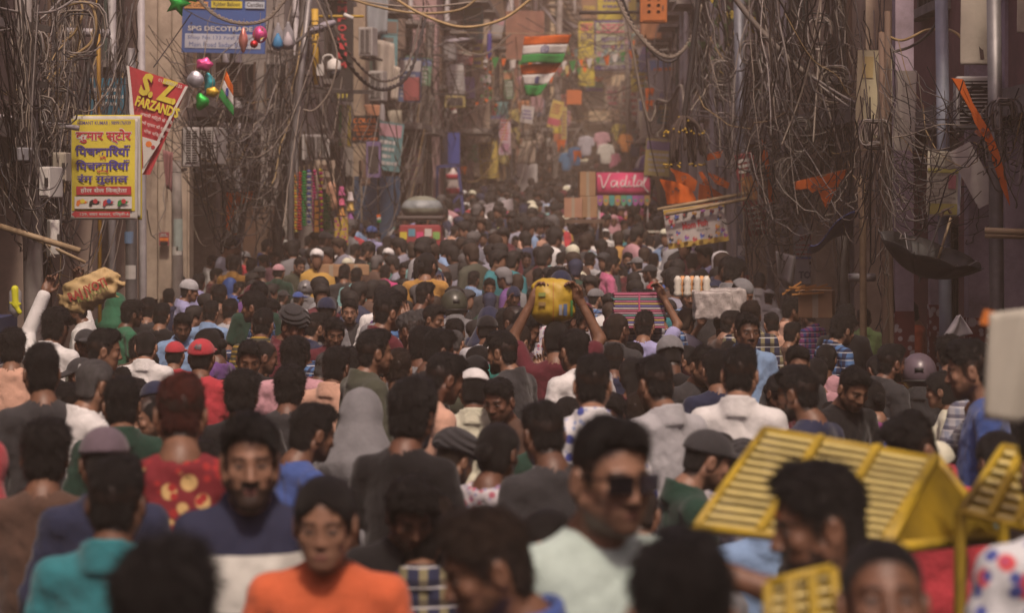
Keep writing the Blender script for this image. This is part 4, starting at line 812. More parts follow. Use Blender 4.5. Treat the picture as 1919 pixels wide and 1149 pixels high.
r = empty('camera_dome', P(626, 128, 29.5), label='white dome surveillance camera on a curved arm', cat='camera'); MB().lathe([(.03, .14), (.09, .10), (.10, 0), (.095, -.03)], 14).build('housing', paint(WHI), r, True); MB().lathe([(.085, -.03), (.075, -.10), (.03, -.14), (.005, -.15)], 14).build('dome', M_GLASS, r, True); MB().tube(spline([(-.16, 0, .02), (-.15, 0, .16), (-.05, 0, .19), (0, 0, .13)]), .014, 6).build('arm', paint(WHI), r, True); w = MB(); w.box((-.19, 0, -.02), (.1, .1, .16)); w.build('mount', paint(WHI), r)
r = empty('bullet_camera', P(653, 30, 29.6), label='small white bullet camera on the yellow bracket', cat='camera'); MB().tube([(-.06, -.05, .02), (.07, -.05, -.035)], .03, 10).build('housing', paint(WHI), r, True); MB().tube([(-.062, -.051, .021), (-.075, -.052, .026)], .025, 10).build('lens', M_GLASS, r)
# balloons
M_FOIL = {k: mat('foil_' + k, c, rough=.34, metal=.6, var=.25, scale=9, bump=.4) for k, c in dict(green=(.02, .35, .05), pink=(.75, .10, .3), rose=(.6, .24, .2), red=(.6, .03, .04), silver=(.5, .5, .54), teal=(.05, .4, .42), gold=(.6, .4, .05)).items()}
def pillow(pts, th, n=3):
    """puffed foil shape from an outline of (x, z)"""
    w = MB(); m = len(pts); pts = [Vector((x, 0, z)) for x, z in pts]; c = sum(pts, Vector()) / m
    for s in (-1, 1):
        vs = [c + Vector((0, s * th, 0))]; f = []
        for q, t in ((.4, .92), (.75, .6), (1., 0.)): vs += [c.lerp(p, q) + Vector((0, s * th * t, 0)) for p in pts]
        f = [(0, 1 + i, 1 + (i + 1) % m) for i in range(m)] + [(1 + k * m + i, 1 + (k + 1) * m + i, 1 + (k + 1) * m + (i + 1) % m, 1 + k * m + (i + 1) % m) for k in range(2) for i in range(m)]
        w.add([tuple(v) for v in vs], f if s < 0 else [q[::-1] for q in f])
    return w
def star(n, r1, r2, rot=0): return [((r1 if i % 2 == 0 else r2) * math.sin(PI * i / n + rot), (r1 if i % 2 == 0 else r2) * math.cos(PI * i / n + rot)) for i in range(2 * n)]
def blob(r, sx=1., sz=1., n=18, k=0, a=0): return [(r * sx * math.cos(t) * (1 + a * math.cos(k * t)), r * sz * math.sin(t) * (1 + a * math.cos(k * t))) for t in np.linspace(0, 2 * PI, n, endpoint=False)]
for lb, x, y, d, sh, th, m in (('green foil star balloon at the top edge', 333, 6, 20, star(5, .16, .075, .3), .05, 'green'), ('second green foil star cut by the top edge', 352, -8, 20.2, star(5, .13, .06, .9), .05, 'green'), ('pink cat-shaped foil balloon, topmost of the bunch', 383, 120, 21, blob(.10, 1, .8, 20, 5, .12), .04, 'pink'), ('silver cake-shaped foil balloon left in the bunch', 366, 148, 20.8, blob(.11, .9, .9, 16, 4, .06), .04, 'silver'), ('teal foil fish balloon in the middle of the bunch', 392, 155, 21.1, blob(.11, .6, 1.1, 16, 3, .15), .04, 'teal'),
     ('gold foil balloon low in the bunch', 398, 172, 20.9, blob(.08, 1, .8, 16, 5, .1), .035, 'gold'), ('green foil balloon at the bottom of the bunch', 378, 190, 20.85, blob(.10, .8, 1, 16, 3, .18), .04, 'green'), ('rose gold foil leaf balloon under the rope', 456, 75, 22, blob(.10, .55, 1.5, 16, 4, .1), .04, 'rose'), ('round pink striped foil balloon beside the rose gold leaf', 487, 64, 22, blob(.10, .95, 1.1), .07, 'pink'), ('small red foil ball under the pink round balloon', 476, 82, 21.9, blob(.05), .04, 'red')):
    r = empty('foil_balloon', P(x, y, d), label=lb, cat='balloon', group='foil balloons'); r.scale = (.82, .82, .82); pillow(sh, th).build('foil_skin', M_FOIL[m], r, True); MB().tube([(0, 0, .05), (.01, 0, .28)], .003, 4).build('string', M_BAMBOO, r)
    if 'striped' in lb:
        for k, c in enumerate(('teal', 'gold', 'silver')): MB().tube([(.07 * math.cos(t) - .01, -.075 + .035 * abs(math.cos(t)), (.03 + .015 * k) * math.sin(t) * 1.6) for t in np.linspace(-1.2, 1.2, 8)], .006, 4).build('print_stripe', M_FOIL[c], r)
M_BAG = mat('clear_bag', (.45, .44, .46), rough=.25, var=.2, scale=12, trans=.5)
for lb, x, y, c in (('clear plastic bag of blue goods hanging from the rope', 521, 70, (.03, .2, .4)), ('second clear plastic bag right of the blue goods', 540, 68, (.4, .36, .38))):
    r = empty('plastic_bag', P(x, y, 24), label=lb, cat='bag'); MB().lathe([(.015, .17), (.02, .14), (.06, .06), (.085, -.08), (.05, -.14), (.01, -.15)], 10, sy=.5).build('bag_skin', M_BAG, r, True); MB().lathe([(.01, .05), (.05, -.03), (.07, -.09), (.02, -.13)], 6, (0, -.03, 0), sy=.4).build('contents', paint(c), r, True)

# goods of the garland stall
GM = {'o': (.55, .22, .02), 'r': (.45, .03, .03), 'g': (.02, .3, .06), 'b': (.07, .12, .4), 'w': (.6, .6, .62), 'm': (.5, .02, .18), 'y': (.6, .48, .04)}
GM = {k: mat('petal_' + k, c, rough=.8, var=.3, scale=20, trans=.2) for k, c in GM.items()}
for lb, x, y0, y1, ks in (('orange marigold garland, leftmost on the stall', 545, 330, 438, 'oo'), ('deep orange garland beside the leftmost', 553, 328, 436, 'oy'), ('red flower garland on the stall', 561, 322, 432, 'r'), ('bright green flower garland on the stall', 570, 320, 424, 'g'), ('blue and white banded garland on the stall', 579, 318, 424, 'bw'), ('magenta flower garland on the stall', 589, 318, 434, 'm'), ('yellow and magenta garland, rightmost on the stall', 601, 316, 434, 'ym')):
    r = empty('flower_garland', P(x, y1, 31), label=lb, cat='garland', group='flower garlands'); H = (y1 - y0) / F * 31; n = 20; st = H / n
    for j, k in enumerate(sorted(set(ks), key=ks.index)):
        w = MB(); q = len(set(ks))
        for i in range(j, n, q):
            z = H - i * st; w.lathe([(.008, z), (.034, z - st * .25), (.036, z - st * .6), (.01, z - st)], 9, (.004 * math.sin(i * 2.1), 0, 0))
        w.build('blossom', GM[k], r, True)
    MB().tube([(0, 0, 0), (0, 0, H + .08)], .005, 4).build('string', M_BAMBOO, r)
M_TIN = mat('green_tinsel', (.01, .12, .03), rough=.3, metal=.4, var=.5, scale=40)
w = MB(); rr = random.Random(2)
for i in range(260): q = Vector((rr.gauss(0, .03), rr.gauss(0, .03), rr.uniform(0, .6))); e = Vector((rr.gauss(0, 1), rr.gauss(0, 1), rr.gauss(0, .6))) * .03; s = Vector((0, 0, .004)); w.add([q - e - s, q + e - s, q + e + s, q - e + s], [(0, 1, 2, 3)])
o = w.build('tinsel_garland', M_TIN); o.location = P(612, 440, 31.1); tag(o, 'dark green tinsel garland beside the letter board', 'garland')
B = Board('letter_board', 'cream board with large brown Hindi letters above the tinsel', 'sign', 590, 300, 628, 354, 31.6, (.42, .34, .26), th=.03); B.text('ाई', 0, 14, 26, 16, (.12, .07, .05), .03); B.text('र्ाई', 0, -10, 28, 18, (.12, .07, .05), .03)
B = Board('letter_board', 'black strip with gold red print hanging by the tinsel', 'sign', 588, 372, 600, 440, 30.8, BLK, th=.01); B.lines(-5, 5, 32, -30, 5, (.6, .25, .03), 2, .8)
def stack(lb, name, x, y0, y1, d, rad, cols, prof, cat):
    r = empty(name, P(x, y1, d), label=lb, cat=cat); H = (y1 - y0) / F * d; n = len(cols)
    for i, c in enumerate(cols): MB().lathe([(a * rad, H * (i + b_ * .92) / n) for a, b_ in prof], 14).build('party_hat' if 'hat' in lb else 'tub', paint(c), r, True)
HP = [(.7, 0), (1., .02), (1., .14), (.62, .2), (.58, .8), (.45, 1.), (.05, 1.)]
stack('left stack of party hats hanging at the garland stall', 'hat_stack', 640, 348, 442, 31.4, .07, [(.55, .12, .2), (.5, .3, .4), (.6, .3, .08), (.55, .1, .2), (.5, .1, .25)], HP, 'hats'); stack('right stack of party hats hanging at the garland stall', 'hat_stack', 657, 358, 414, 31.6, .07, [(.3, .1, .35), (.6, .4, .1), (.55, .5, .5)], HP, 'hats')
w = MB(); w.lathe([(.02, 0), (.09, .03), (.1, .16), (.07, .24), (.085, .3), (.06, .4), (.01, .44)], 12, sy=.7); o = w.build('packed_toy', mat('toy_peach', (.5, .28, .18), rough=.4, var=.3, scale=12), None, True); o.location = P(621, 395, 31.2); tag(o, 'peach coloured soft toy in clear wrap beside the party hats', 'toy')
w = MB(); w.box((0, 0, .21), (.2, .16, .42)); o = w.build('display_rack', mat('rack_print', (.5, .36, .05), pattern='floral', c2=((.4, .05, .15), (.3, .1, .35)), ps=14, var=.2), bevel=.01); o.location = P(640, 460, 31.3); tag(o, 'yellow printed goods rack under the party hats', 'rack')
# rickshaw with wrapped bale
r = empty('cargo_rickshaw', (P(790, 440, 34).x, 34, g(34)), label='red cargo rickshaw with stickers carrying a wrapped bale', cat='rickshaw')
w = MB(); w.box((0, 0, 1.38), (.66, 1.2, .34)); w.build('cargo_box', paint((.32, .04, .05)), r, bevel=.02); w = MB(); w.box((0, .02, 1.66), (.74, 1.3, .07)); w.build('roof', paint((.06, .045, .04)), r, bevel=.03); w = MB()
for s in (-1, 1): w.bar((s * .31, -.58, 1.5), (s * .31, -.58, 1.64), .03)
w.build('post', M_IRON, r)
for s in (-1, 1): w = MB(); w.tube([(s * .4, .3 * math.cos(t), .33 + .3 * math.sin(t)) for t in np.linspace(0, 2 * PI, 17)], .03, 6, False); o = w.build('wheel', M_DARK, r, True); MB().tube([(s * .4, -.28, .33), (s * .4, .28, .33)], .012, 5).build('spoke', M_STEEL, o)
w = MB(); w.box((0, 0, 1.0), (.5, 1.0, .5)); w.build('chassis', M_IRON, r)
for i, c in enumerate((YEL, (.1, .3, .4), PNK, WHI, (.2, .4, .1))): w = MB(); w.box((-.26 + i * .13, -.604, 1.38 + .05 * (i % 2)), (.11, .006, .12)); w.build('sticker', paint(c), r)
def fnb(p): return s_ell(p, (0, 0, 0), (.33, .30, .20)) + .010 * wob(p, 22, 1) + .005 * wob(p * np.array([.4, 1, 2]), 60, 2)
v, f = nets(fnb, (-.38, -.36, -.25), (.38, .36, .25), .02); o = obj('wrapped_bale', to_mesh('wrapped_bale', v, f, mat('bale_plastic', (.22, .23, .18), rough=.45, var=.35, scale=5, pattern='stripe', c2=(.24, .27, .28), ps=3.2, bump=.4))); o.location = P(791, 390, 34); tag(o, 'big grey-green wrapped bale on top of the rickshaw roof', 'bale')
# blue stall frame with mannequin
r = empty('stall_frame', (P(848, 350, 45).x, 45, g(45)), label='blue steel stall frame under the navy panel board', cat='stall'); w = MB(); o = P(848, 350, 45); o.z = g(45)
for a, b_ in (((820, 310, 45), (818, 420, 45)), ((858, 308, 45), (871, 420, 45)), ((820, 312, 45), (862, 310, 45)), ((838, 390, 45), (868, 358, 45)), ((820, 318, 45.6), (818, 420, 45.6))): w.bar(P(*a) - o, P(*b_) - o, .06)
w.build('frame', mat('stall_blue', (.05, .07, .24), rough=.5, var=.3, dirt=.3), r)
r = empty('mannequin', P(849, 372, 45.4), label='white torso mannequin in red two-piece on the blue stall', cat='mannequin')
w = MB(); w.lathe([(.05, .02), (.13, .10), (.15, .2), (.115, .32), (.145, .44), (.15, .52), (.06, .58), (.045, .64), (.02, .66)], 14, sy=.65); w.build('torso', paint((.5, .44, .42)), r, True)
w = MB(); w.lathe([(.06, .06), (.137, .11), (.155, .19), (.152, .22)], 14, sy=.68); w.build('briefs', paint((.42, .03, .06)), r, True); w = MB(); w.lathe([(.142, .42), (.157, .45), (.158, .5), (.152, .52)], 14, sy=.7); w.build('bra', paint((.45, .03, .07)), r, True)
# ice cream cart
r = empty('ice_cream_cart', (P(1166, 380, 40).x, 40, g(40)), label='ice cream cart with pink barrel roof and scalloped fringe', cat='cart'); zc = g(40); z0 = P(0, 366, 40).z - zc; hw = 49 / F * 40; dp = .5
w = MB(); n = 12
w.sheet([[(x, -dp * math.cos(t), z0 + .42 * math.sin(t) ** .8) for x in (-hw, hw)] for t in np.linspace(0.0, PI, n)], .03); w.build('roof', paint((.52, .05, .14)), r, True)
for s in (-1, 1): w = MB(); w.add([(s * hw * .995, -dp * math.cos(t), z0 + .42 * math.sin(t) ** .8) for t in np.linspace(0, PI, n)], [tuple(range(n))]); w.build('roof_end', paint((.4, .05, .12)), r)
cols = ((.3, .1, .32), (.5, .3, .1), (.05, .32, .28), (.45, .3, .08), (.1, .35, .2), (.06, .3, .34), (.4, .1, .35))
for i in range(9):
    x0, x1 = -hw + 2 * hw * i / 9, -hw + 2 * hw * (i + 1) / 9; w = MB(); w.add([(x0 + .005, -dp - .01, z0 + .02), (x1 - .005, -dp - .01, z0 + .02)] + [(x0 + (x1 - x0) * (.5 + .48 * math.cos(t)), -dp - .012, z0 - .10 - .10 * math.sin(t)) for t in np.linspace(0, PI, 8)], [tuple(range(10))]); fr = w.build('fringe', paint(cols[i % 7]), r)
    w = MB(); w.lathe([(.028, -.004), (.028, 0)], 9, ((x0 + x1) / 2, -dp - .016, z0 - .1), Matrix.Rotation(PI / 2, 3, 'X')); w.build('print_mark', paint(cols[(i + 3) % 7]), fr)
w = MB(); w.box((0, -dp + .02, z0 - .02), (2 * hw, .03, .07)); w.build('edge_trim', paint((.35, .12, .3)), r)
for sx in (-1, 1):
    for sy in (-1, 1): w = MB(); w.bar((sx * (hw - .04), sy * (dp - .06), .3), (sx * (hw - .04), sy * (dp - .06), z0), .035); w.build('post', paint((.5, .48, .46)), r)
w = MB(); w.box((0, 0, .75), (2 * hw - .1, 2 * dp - .14, .7)); w.build('cabinet', paint((.5, .06, .15)), r, bevel=.02)
for s in (-1, 1): w = MB(); w.tube([(s * (hw - .2), -dp + .02, .25 + .24 * 0)] + [(s * (hw - .2) + .24 * math.cos(t), -dp + .03, .26 + .24 * math.sin(t)) for t in np.linspace(0, 2 * PI, 15)], .025, 6, False); w.build('wheel', M_DARK, r, True)
# brush script on the roof front: V a d i l a l
vs = [[(-52, 14), (-48, 18), (-45, 6), (-42, -12), (-34, 2), (-26, 18), (-20, 22)], [(-12, 4), (-20, 4), (-24, -4), (-20, -10), (-12, -4), (-9, 4), (-10, -8), (-5, -10)], [(8, 4), (2, 5), (-2, -3), (2, -9), (8, -3), (14, 18), (9, -2), (10, -9), (15, -8)], [(19, 4), (17, -6), (20, -9), (24, -6)], [(25, 11), (25.5, 12)], [(27, -2), (34, 16), (32, 18), (29, 8), (28, -6), (31, -9), (35, -5)], [(46, 4), (40, 5), (36, -3), (39, -9), (46, -1), (48, 4), (46, -7), (49, -9)], [(51, -2), (60, 16), (57, 20), (53, 8), (51, -6), (55, -14), (62, -22)]]
w = MB(); sc = 27 / F * 40 / 22.
for st in vs:
    pts = spline([((x - 5) * sc * .66, 0, y * sc * .66) for x, y in st], 5) if len(st) > 2 else [Vector(((x - 5) * sc * .66, 0, y * sc * .66)) for x, y in st]
    q = []
    for p in pts: z = .23 + p.z; t = math.asin(min(1, max(0, z / .42)) ** 1.25); q.append((p.x, -dp * math.cos(t) - .028, z0 + z))
    w.tube(q, .0105 if len(st) > 2 else .015, 6)
w.build('lettering', paint((.62, .6, .58)), r, True)
# cartons on a hand cart
M_CARD = mat('cardboard', (.33, .20, .11), rough=.85, var=.18, scale=5, dirt=.15); M_TAPE = paint((.36, .3, .22))
def carton(lb, x0, y0, x1, y1, d, rz=0., dep=None, open_=False, tape=True, m=None):
    wd, h = (x1 - x0) / F * d, (y1 - y0) / F * d; dep = dep or wd; c = P((x0 + x1) / 2, y1, d); r = empty('carton', (c.x, c.y + dep / 2, c.z), rz, lb, 'carton', 'cardboard cartons'); w = MB(); w.box((0, 0, h / 2), (wd, dep, h)); w.build('carton_body', m or M_CARD, r, bevel=.008)
    if tape: w = MB(); w.box((0, -dep / 2 - .002, h / 2), (.05, .004, h)); w.box((0, 0, h + .002), (.05, dep, .004)); w.build('tape', M_TAPE, r)
    for s in (-1, 1): w = MB(); w.box((s * wd * .25, 0, h + .003), (wd * .48, dep * .98, .006), Matrix.Rotation(s * .02, 3, 'Y')); w.build('flap', m or M_CARD, r)
    return r
carton('cardboard carton standing highest on the hand cart', 1085, 322, 1115, 367, 36, .1); carton('cardboard carton under the highest one on the hand cart', 1086, 368, 1119, 408, 36, .05); carton('pinkish cardboard carton left on the hand cart', 1058, 371, 1092, 408, 35.8, -.06, m=mat('cardboard_pink', (.38, .21, .14), rough=.85, var=.15)); carton('wide taped carton lying among the left crowd', 584, 497, 636, 519, 25.5, .3, .45); carton('wide carton right of the other taped carton', 636, 497, 686, 516, 25.8, .2, .4)
r = empty('hand_cart', (P(1090, 400, 36).x, 36.2, g(36)), label='wooden hand cart under the tall cartons', cat='hand cart'); zt = P(0, 409, 36).z - g(36); w = MB(); w.box((0, 0, zt - .05), (.75, 1.1, .07)); w.build('deck', M_WOOD, r)
for s in (-1, 1): w = MB(); w.tube([(s * .4, .4 * math.cos(t), .42 + .4 * math.sin(t)) for t in np.linspace(0, 2 * PI, 17)], .03, 6, False); w.build('wheel', M_WOOD, r, True); w = MB(); w.bar((s * .33, 0, .42), (s * .33, 0, zt - .08), .06); w.build('strut', M_WOOD, r)
r = carton('open carton of gold sticks at the right stall', 1502, 546, 1566, 596, 18, -.25, .22)
for i in range(9): o = MB().bar(P(1466 + i * 6, 552 - (i % 3) * 7, 18 - .01 * i), P(1502 + i * 7, 528 + (i * 7) % 22, 18 - .01 * i), .014).build('gilt_stick', mat('gilt', (.55, .26, .08), rough=.35, metal=.5, var=.2)); tag(o, 'gilded orange stick lying loose on top of the open carton', 'stick', 'gilded sticks on the carton')
# cups, wrapped packets, white cart roof
for i in range(7): st = MB().lathe([(.03, 0), (.034, .03), (.026, .05), (.034, .08), (.026, .10), (.034, .13), (.026, .15), (.012, .17)], 10); o = st.build('cup_stack', mat('cup_%d' % (i % 2), ((.55, .52, .45), (.55, .28, .12))[i % 2], rough=.5, var=.15), None, True); o.location = P(1270 + i * 9, 556, 17.2 + (i % 2) * .05); tag(o, ('white', 'orange')[i % 2] + ' plastic cup stack, number from the vendor side: ' + ('first', 'second', 'third', 'fourth', 'fifth', 'sixth', 'seventh')[i], 'cups', 'cup stacks beside the boy')
def fnp(p): return np.max(np.abs(p) - np.array((.13, .10, .09)), axis=1) - .02 + .014 * wob(p, 45, 2)
v, f = nets(fnp, (-.2, -.17, -.15), (.2, .17, .15), .014)
for i, (x, y, lb) in enumerate(((1335, 572, 'shiny clear-wrapped packet beside the boy'), (1362, 566, 'second shiny wrapped packet behind the first'))): o = obj('wrapped_packet', to_mesh('wrapped_packet', v, f, mat('wrap_film', (.42, .38, .36), rough=.2, var=.5, scale=18, bump=.6))); o.location = P(x, y, 17 + i * .3); tag(o, lb, 'packet')
w = MB(); w.box((0, 0, 0), (.42, .3, .03)); o = w.build('cart_canopy', paint((.62, .6, .5))); o.location = P(1226, 434, 33); tag(o, 'white bright-edged cart roof left of the toy banner', 'roof'); 
for s in (-1, 1): w = MB(); w.bar((s * .17, 0, -.03), (s * .17, 0, g(33) - o.location.z), .03); w.build('post', M_STEEL, o)
# striped domed toy cart in the haze
r = empty('domed_cart', (P(1212, 320, 50).x, 50, P(0, 318, 50).z), label='white and purple domed toy cart beyond the ice cream cart', cat='cart')
for i in range(8):
    w = MB(); t0, t1 = i * PI / 4, (i + 1) * PI / 4; w.sheet([[(.28 * math.cos(p) * math.cos(t), .28 * math.cos(p) * math.sin(t), .36 * math.sin(p)) for t in (t0, (t0 + t1) / 2, t1)] for p in np.linspace(0, PI / 2 - .02, 6)], .01); w.build('dome_panel', paint(((.5, .48, .5), (.14, .08, .3))[i % 2]), r, True)
w = MB(); w.tube([(.3 * math.cos(t), .3 * math.sin(t), 0) for t in np.linspace(0, 2 * PI, 17)], .03, 6, False); w.build('rim', paint((.16, .1, .34)), r, True); MB().tube([(0, 0, -2.1), (0, 0, .36)], .03, 6).build('post', M_STEEL, r)
w = MB(); rr = random.Random(8)
for i in range(300): q = Vector((rr.gauss(0, 1), rr.gauss(0, 1), rr.gauss(0, 1))).normalized(); w.add([q * .05, q * .17 + Vector((.012, 0, 0)), q * .17 - Vector((.012, 0, 0))], [(0, 1, 2)])
o = w.build('paper_pompom', paint((.6, .14, .28))); o.location = P(1225, 312, 49.4); tag(o, 'pink paper pompom beside the domed cart', 'pompom')
# hanging dark garland bundle, umbrella, tarpaulin
r = empty('garland_bundle', P(1282, 215, 25), label='dark hanging bundle of dried garlands with yellow blossoms', cat='garland'); rr = random.Random(5)
for i in range(26):
    a = rr.uniform(0, 2 * PI); q = rr.uniform(.12, .27); e = Vector((q * math.cos(a), q * .7 * math.sin(a), rr.uniform(-.42, -.62))); MB().tube(spline([(0, 0, 0), Vector((e.x * .75, e.y * .75, -.16)), e], 5), [.01] + [rr.uniform(.014, .026) for _ in range(9)] + [.012], 6).build('garland_strand', mat('dry_garland', (.06, .042, .035), rough=.9, var=.5, scale=30), r, True)
for i in range(60): a = rr.uniform(0, 2 * PI); z = rr.choice((-.20, -.22, -.05, -.60, -.58)) + rr.gauss(0, .02); k = .24 if z < -.15 else .06; w = MB(); w.lathe([(.004, .012), (.018, 0), (.004, -.012)], 7, (k * math.cos(a), k * .7 * math.sin(a), z)); w.build('blossom', mat('yellow_blossom', (.5, .32, .03), rough=.8), r, True)
r = empty('umbrella', P(1742, 470, 15.2), label='black umbrella hung upside down beside the lilac pillar', cat='umbrella'); n = 8; rad, dep = .37, .27; M_UMB = mat('umbrella_cloth', (.02, .019, .02), rough=.55, var=.2, spec=.4)
for i in range(n):
    t0, t1 = 2 * PI * i / n, 2 * PI * (i + 1) / n; w = MB()
    w.sheet([[Vector((rad * q * ((1 - k) * math.cos(t0) + k * math.cos(t1)), rad * q * ((1 - k) * math.sin(t0) + k * math.sin(t1)), -dep * (1 - q ** 1.9) + .03 * 4 * k * (1 - k) * q * q)) for k in np.linspace(0, 1, 6)] for q in np.linspace(.02, 1, 8)], .004); w.build('canopy_panel', M_UMB, r, True)
    MB().tube([Vector((rad * q * math.cos(t0), rad * q * math.sin(t0), -dep * (1 - q ** 1.9) + .012)) for q in np.linspace(.03, 1.03, 8)], .004, 4).build('rib', M_STEEL, r)
MB().tube([(0, 0, -.34), (0, 0, .36)], .008, 6).build('shaft', M_STEEL, r); MB().tube(spline([(0, 0, .36), (0, 0, .42), (.03, 0, .45), (.06, 0, .42)]), .013, 6).build('handle', M_WOOD, r); r.rotation_euler = (R(16), R(12), .35); r.scale = (1.08, 1.08, .72)
o = MB().sheet([[P(1518 + u * 84 - v * 6, 460 - math.sin(u * PI * .5) ** 2 * 66 * (1 - v * .4) + v * 14 + 3 * math.sin(u * 9), 17.4 + v * .5 + .05 * math.sin(u * 7)) for u in np.linspace(0, 1, 12)] for v in np.linspace(0, 1, 8)], .006).build('tarpaulin', mat('blue_tarp', (.03, .05, .17), rough=.5, var=.3, scale=6, bump=.3), None, True); tag(o, 'crumpled dark blue tarpaulin bundled over the right stall', 'tarpaulin')
# water pistol, red stall, hanging white sacks, goods in the haze
r = empty('water_pistol', P(28, 565, 13.6), label='yellow toy water pistol hanging in clear wrap at the left edge', cat='toy'); v, f = nets(lambda p: smin(smin(s_cone(p, (0, 0, .08), (.005, 0, -.02), .024, .022), s_cone(p, (0, 0, -.02), (.03, 0, -.07), .02, .016), .01), s_cone(p, (-.03, 0, -.01), (.035, 0, -.015), .009, .009), .008), (-.06, -.05, -.11), (.07, .05, .13), .008); obj('pistol_body', to_mesh('pistol_body', v, f, paint((.6, .6, .02))), r); MB().lathe([(.012, .1), (.04, .06), (.045, -.06), (.012, -.1)], 8, (0, .01, 0), sy=.5).build('bag', M_BAG, r, True)
r = empty('market_stall', (-3.66, 13.9, 0), label='dark red and navy stall counter cut by the left edge', cat='stall'); w = MB(); w.box((0, 0, .62), (.6, .7, 1.24)); w.build('counter', paint((.12, .03, .035)), r, bevel=.01); w = MB(); w.box((0, -.02, 1.42), (.66, .76, .34)); w.build('canopy_valance', paint((.02, .03, .09)), r); w = MB(); w.box((0, -.06, 1.26), (.68, .78, .05)); w.build('trim', paint((.4, .36, .34)), r)
cq = quad_surf(((1858, 588), (1990, 566), (1994, 800), (1844, 790)), 5.3, .02, 1.); o = MB().sheet([[cq(u, v) for u in np.linspace(0, 1, 14)] for v in np.linspace(0, 1, 14)], .008).build('white_bag', mat('sack_white', (.55, .53, .45), rough=.6, var=.15, trans=.3), None, True); tag(o, 'blurred flat white bag held up at the right edge', 'bag')
for i, (x, y, c, lb) in enumerate(((1135, 285, (.55, .54, .5), 'white printed T-shirt hanging over the far crowd'), (1098, 270, (.45, .44, .5), 'pale grey T-shirt hanging left of the white printed one'), (1128, 262, (.5, .3, .35), 'pink child shirt hanging above the white printed one'), (1078, 290, (.08, .2, .4), 'blue shirt hanging on the left far stall'), (1062, 300, (.1, .25, .45), 'light blue shirt hanging near the far left shutters'), (1172, 265, (.6, .25, .08), 'orange garment hanging in the middle haze'), (1190, 275, (.1, .12, .2), 'navy garment hanging right in the haze'), (1160, 245, (.5, .42, .12), 'yellow garment high in the middle haze'), (1005, 262, (.4, .33, .28), 'beige cloth hanging by the white cabinet'), (1032, 285, (.35, .3, .28), 'brown cloth hanging right of the white cabinet'), (1206, 240, (.5, .46, .42), 'cream garment hanging under the grey board'), (1150, 300, (.55, .2, .3), 'pink garment low over the far crowd'))):
    o = obj('hanging_shirt', top_mesh('tee', 'down', 'down', M_CLOTH)); d = 62 + i * 1.3; o.location = P(x, y, d) - Vector((0, 0, 1.2)); o.scale = (1, .4, 1); o.color = (*c, 1); tag(o, lb, 'garment', 'garments hung up for sale')
def cloth(lb, c4, d, col, wav=.03, name='hanging_cloth', dd=0):
    s = quad_surf(c4, d, wav, rng.uniform(0, 5), dd); o = MB().sheet([[s(u, v) for u in np.linspace(0, 1, 12)] for v in np.linspace(0, 1, 10)], .006).build(name, mat('fabric_%d_%d_%d' % tuple(int(q * 255) for q in col), col, rough=.85, var=.15, scale=5, trans=.2, dirt=.15), None, True); tag(o, lb, 'cloth')
cloth('white cloth sheet bunched beside the air conditioners', ((700, 72), (738, 80), (742, 165), (706, 172)), 36.4, (.45, .4, .34), .08); cloth('white glove-like cloth hanging by the twisted cable', ((738, 122), (750, 126), (746, 190), (732, 186)), 34, (.5, .45, .38), .03)
cloth('pale blue cloth strip beside the emporium board', ((685, -20), (728, -20), (726, 64), (690, 66)), 37, (.35, .38, .4), .05); cloth('pink wall cloth behind the yellow pipe', ((606, 55), (622, 55), (622, 180), (606, 180)), 36.8, (.38, .22, .22), .02); cloth('orange pink cloth hanging behind the cosmetics board', ((682, 196), (712, 196), (710, 225), (690, 225)), 37.5, (.5, .24, .14), .03)
cloth('grey plastic sheet hanging behind the carton of sticks', ((1452, 470), (1490, 480), (1486, 540), (1458, 520)), 22, (.34, .31, .32), .06); cloth('white plastic bag hanging by the lilac pillar', ((1795, 592), (1800, 590), (1822, 628), (1764, 636)), 14.4, (.42, .4, .41), .03); cloth('bent corrugated sheet over the far left roof', ((1010, 8), (1040, 30), (1085, 50), (1062, 75)), 63, (.22, .2, .21), .1)
cloth('crumpled beige canopy near the white cabinet', ((975, 270), (1006, 262), (1002, 305), (968, 308)), 56, (.4, .33, .27), .1); cloth('white tablecloth-like sheet over stall in left-centre crowd', ((880, 390), (960, 372), (965, 395), (890, 402)), 40, (.42, .38, .4), .05, dd=1.5); cloth('rose cloth end hanging by the meter boxes', ((305, 280), (325, 286), (322, 360), (312, 350)), 24, (.3, .14, .14), .03)
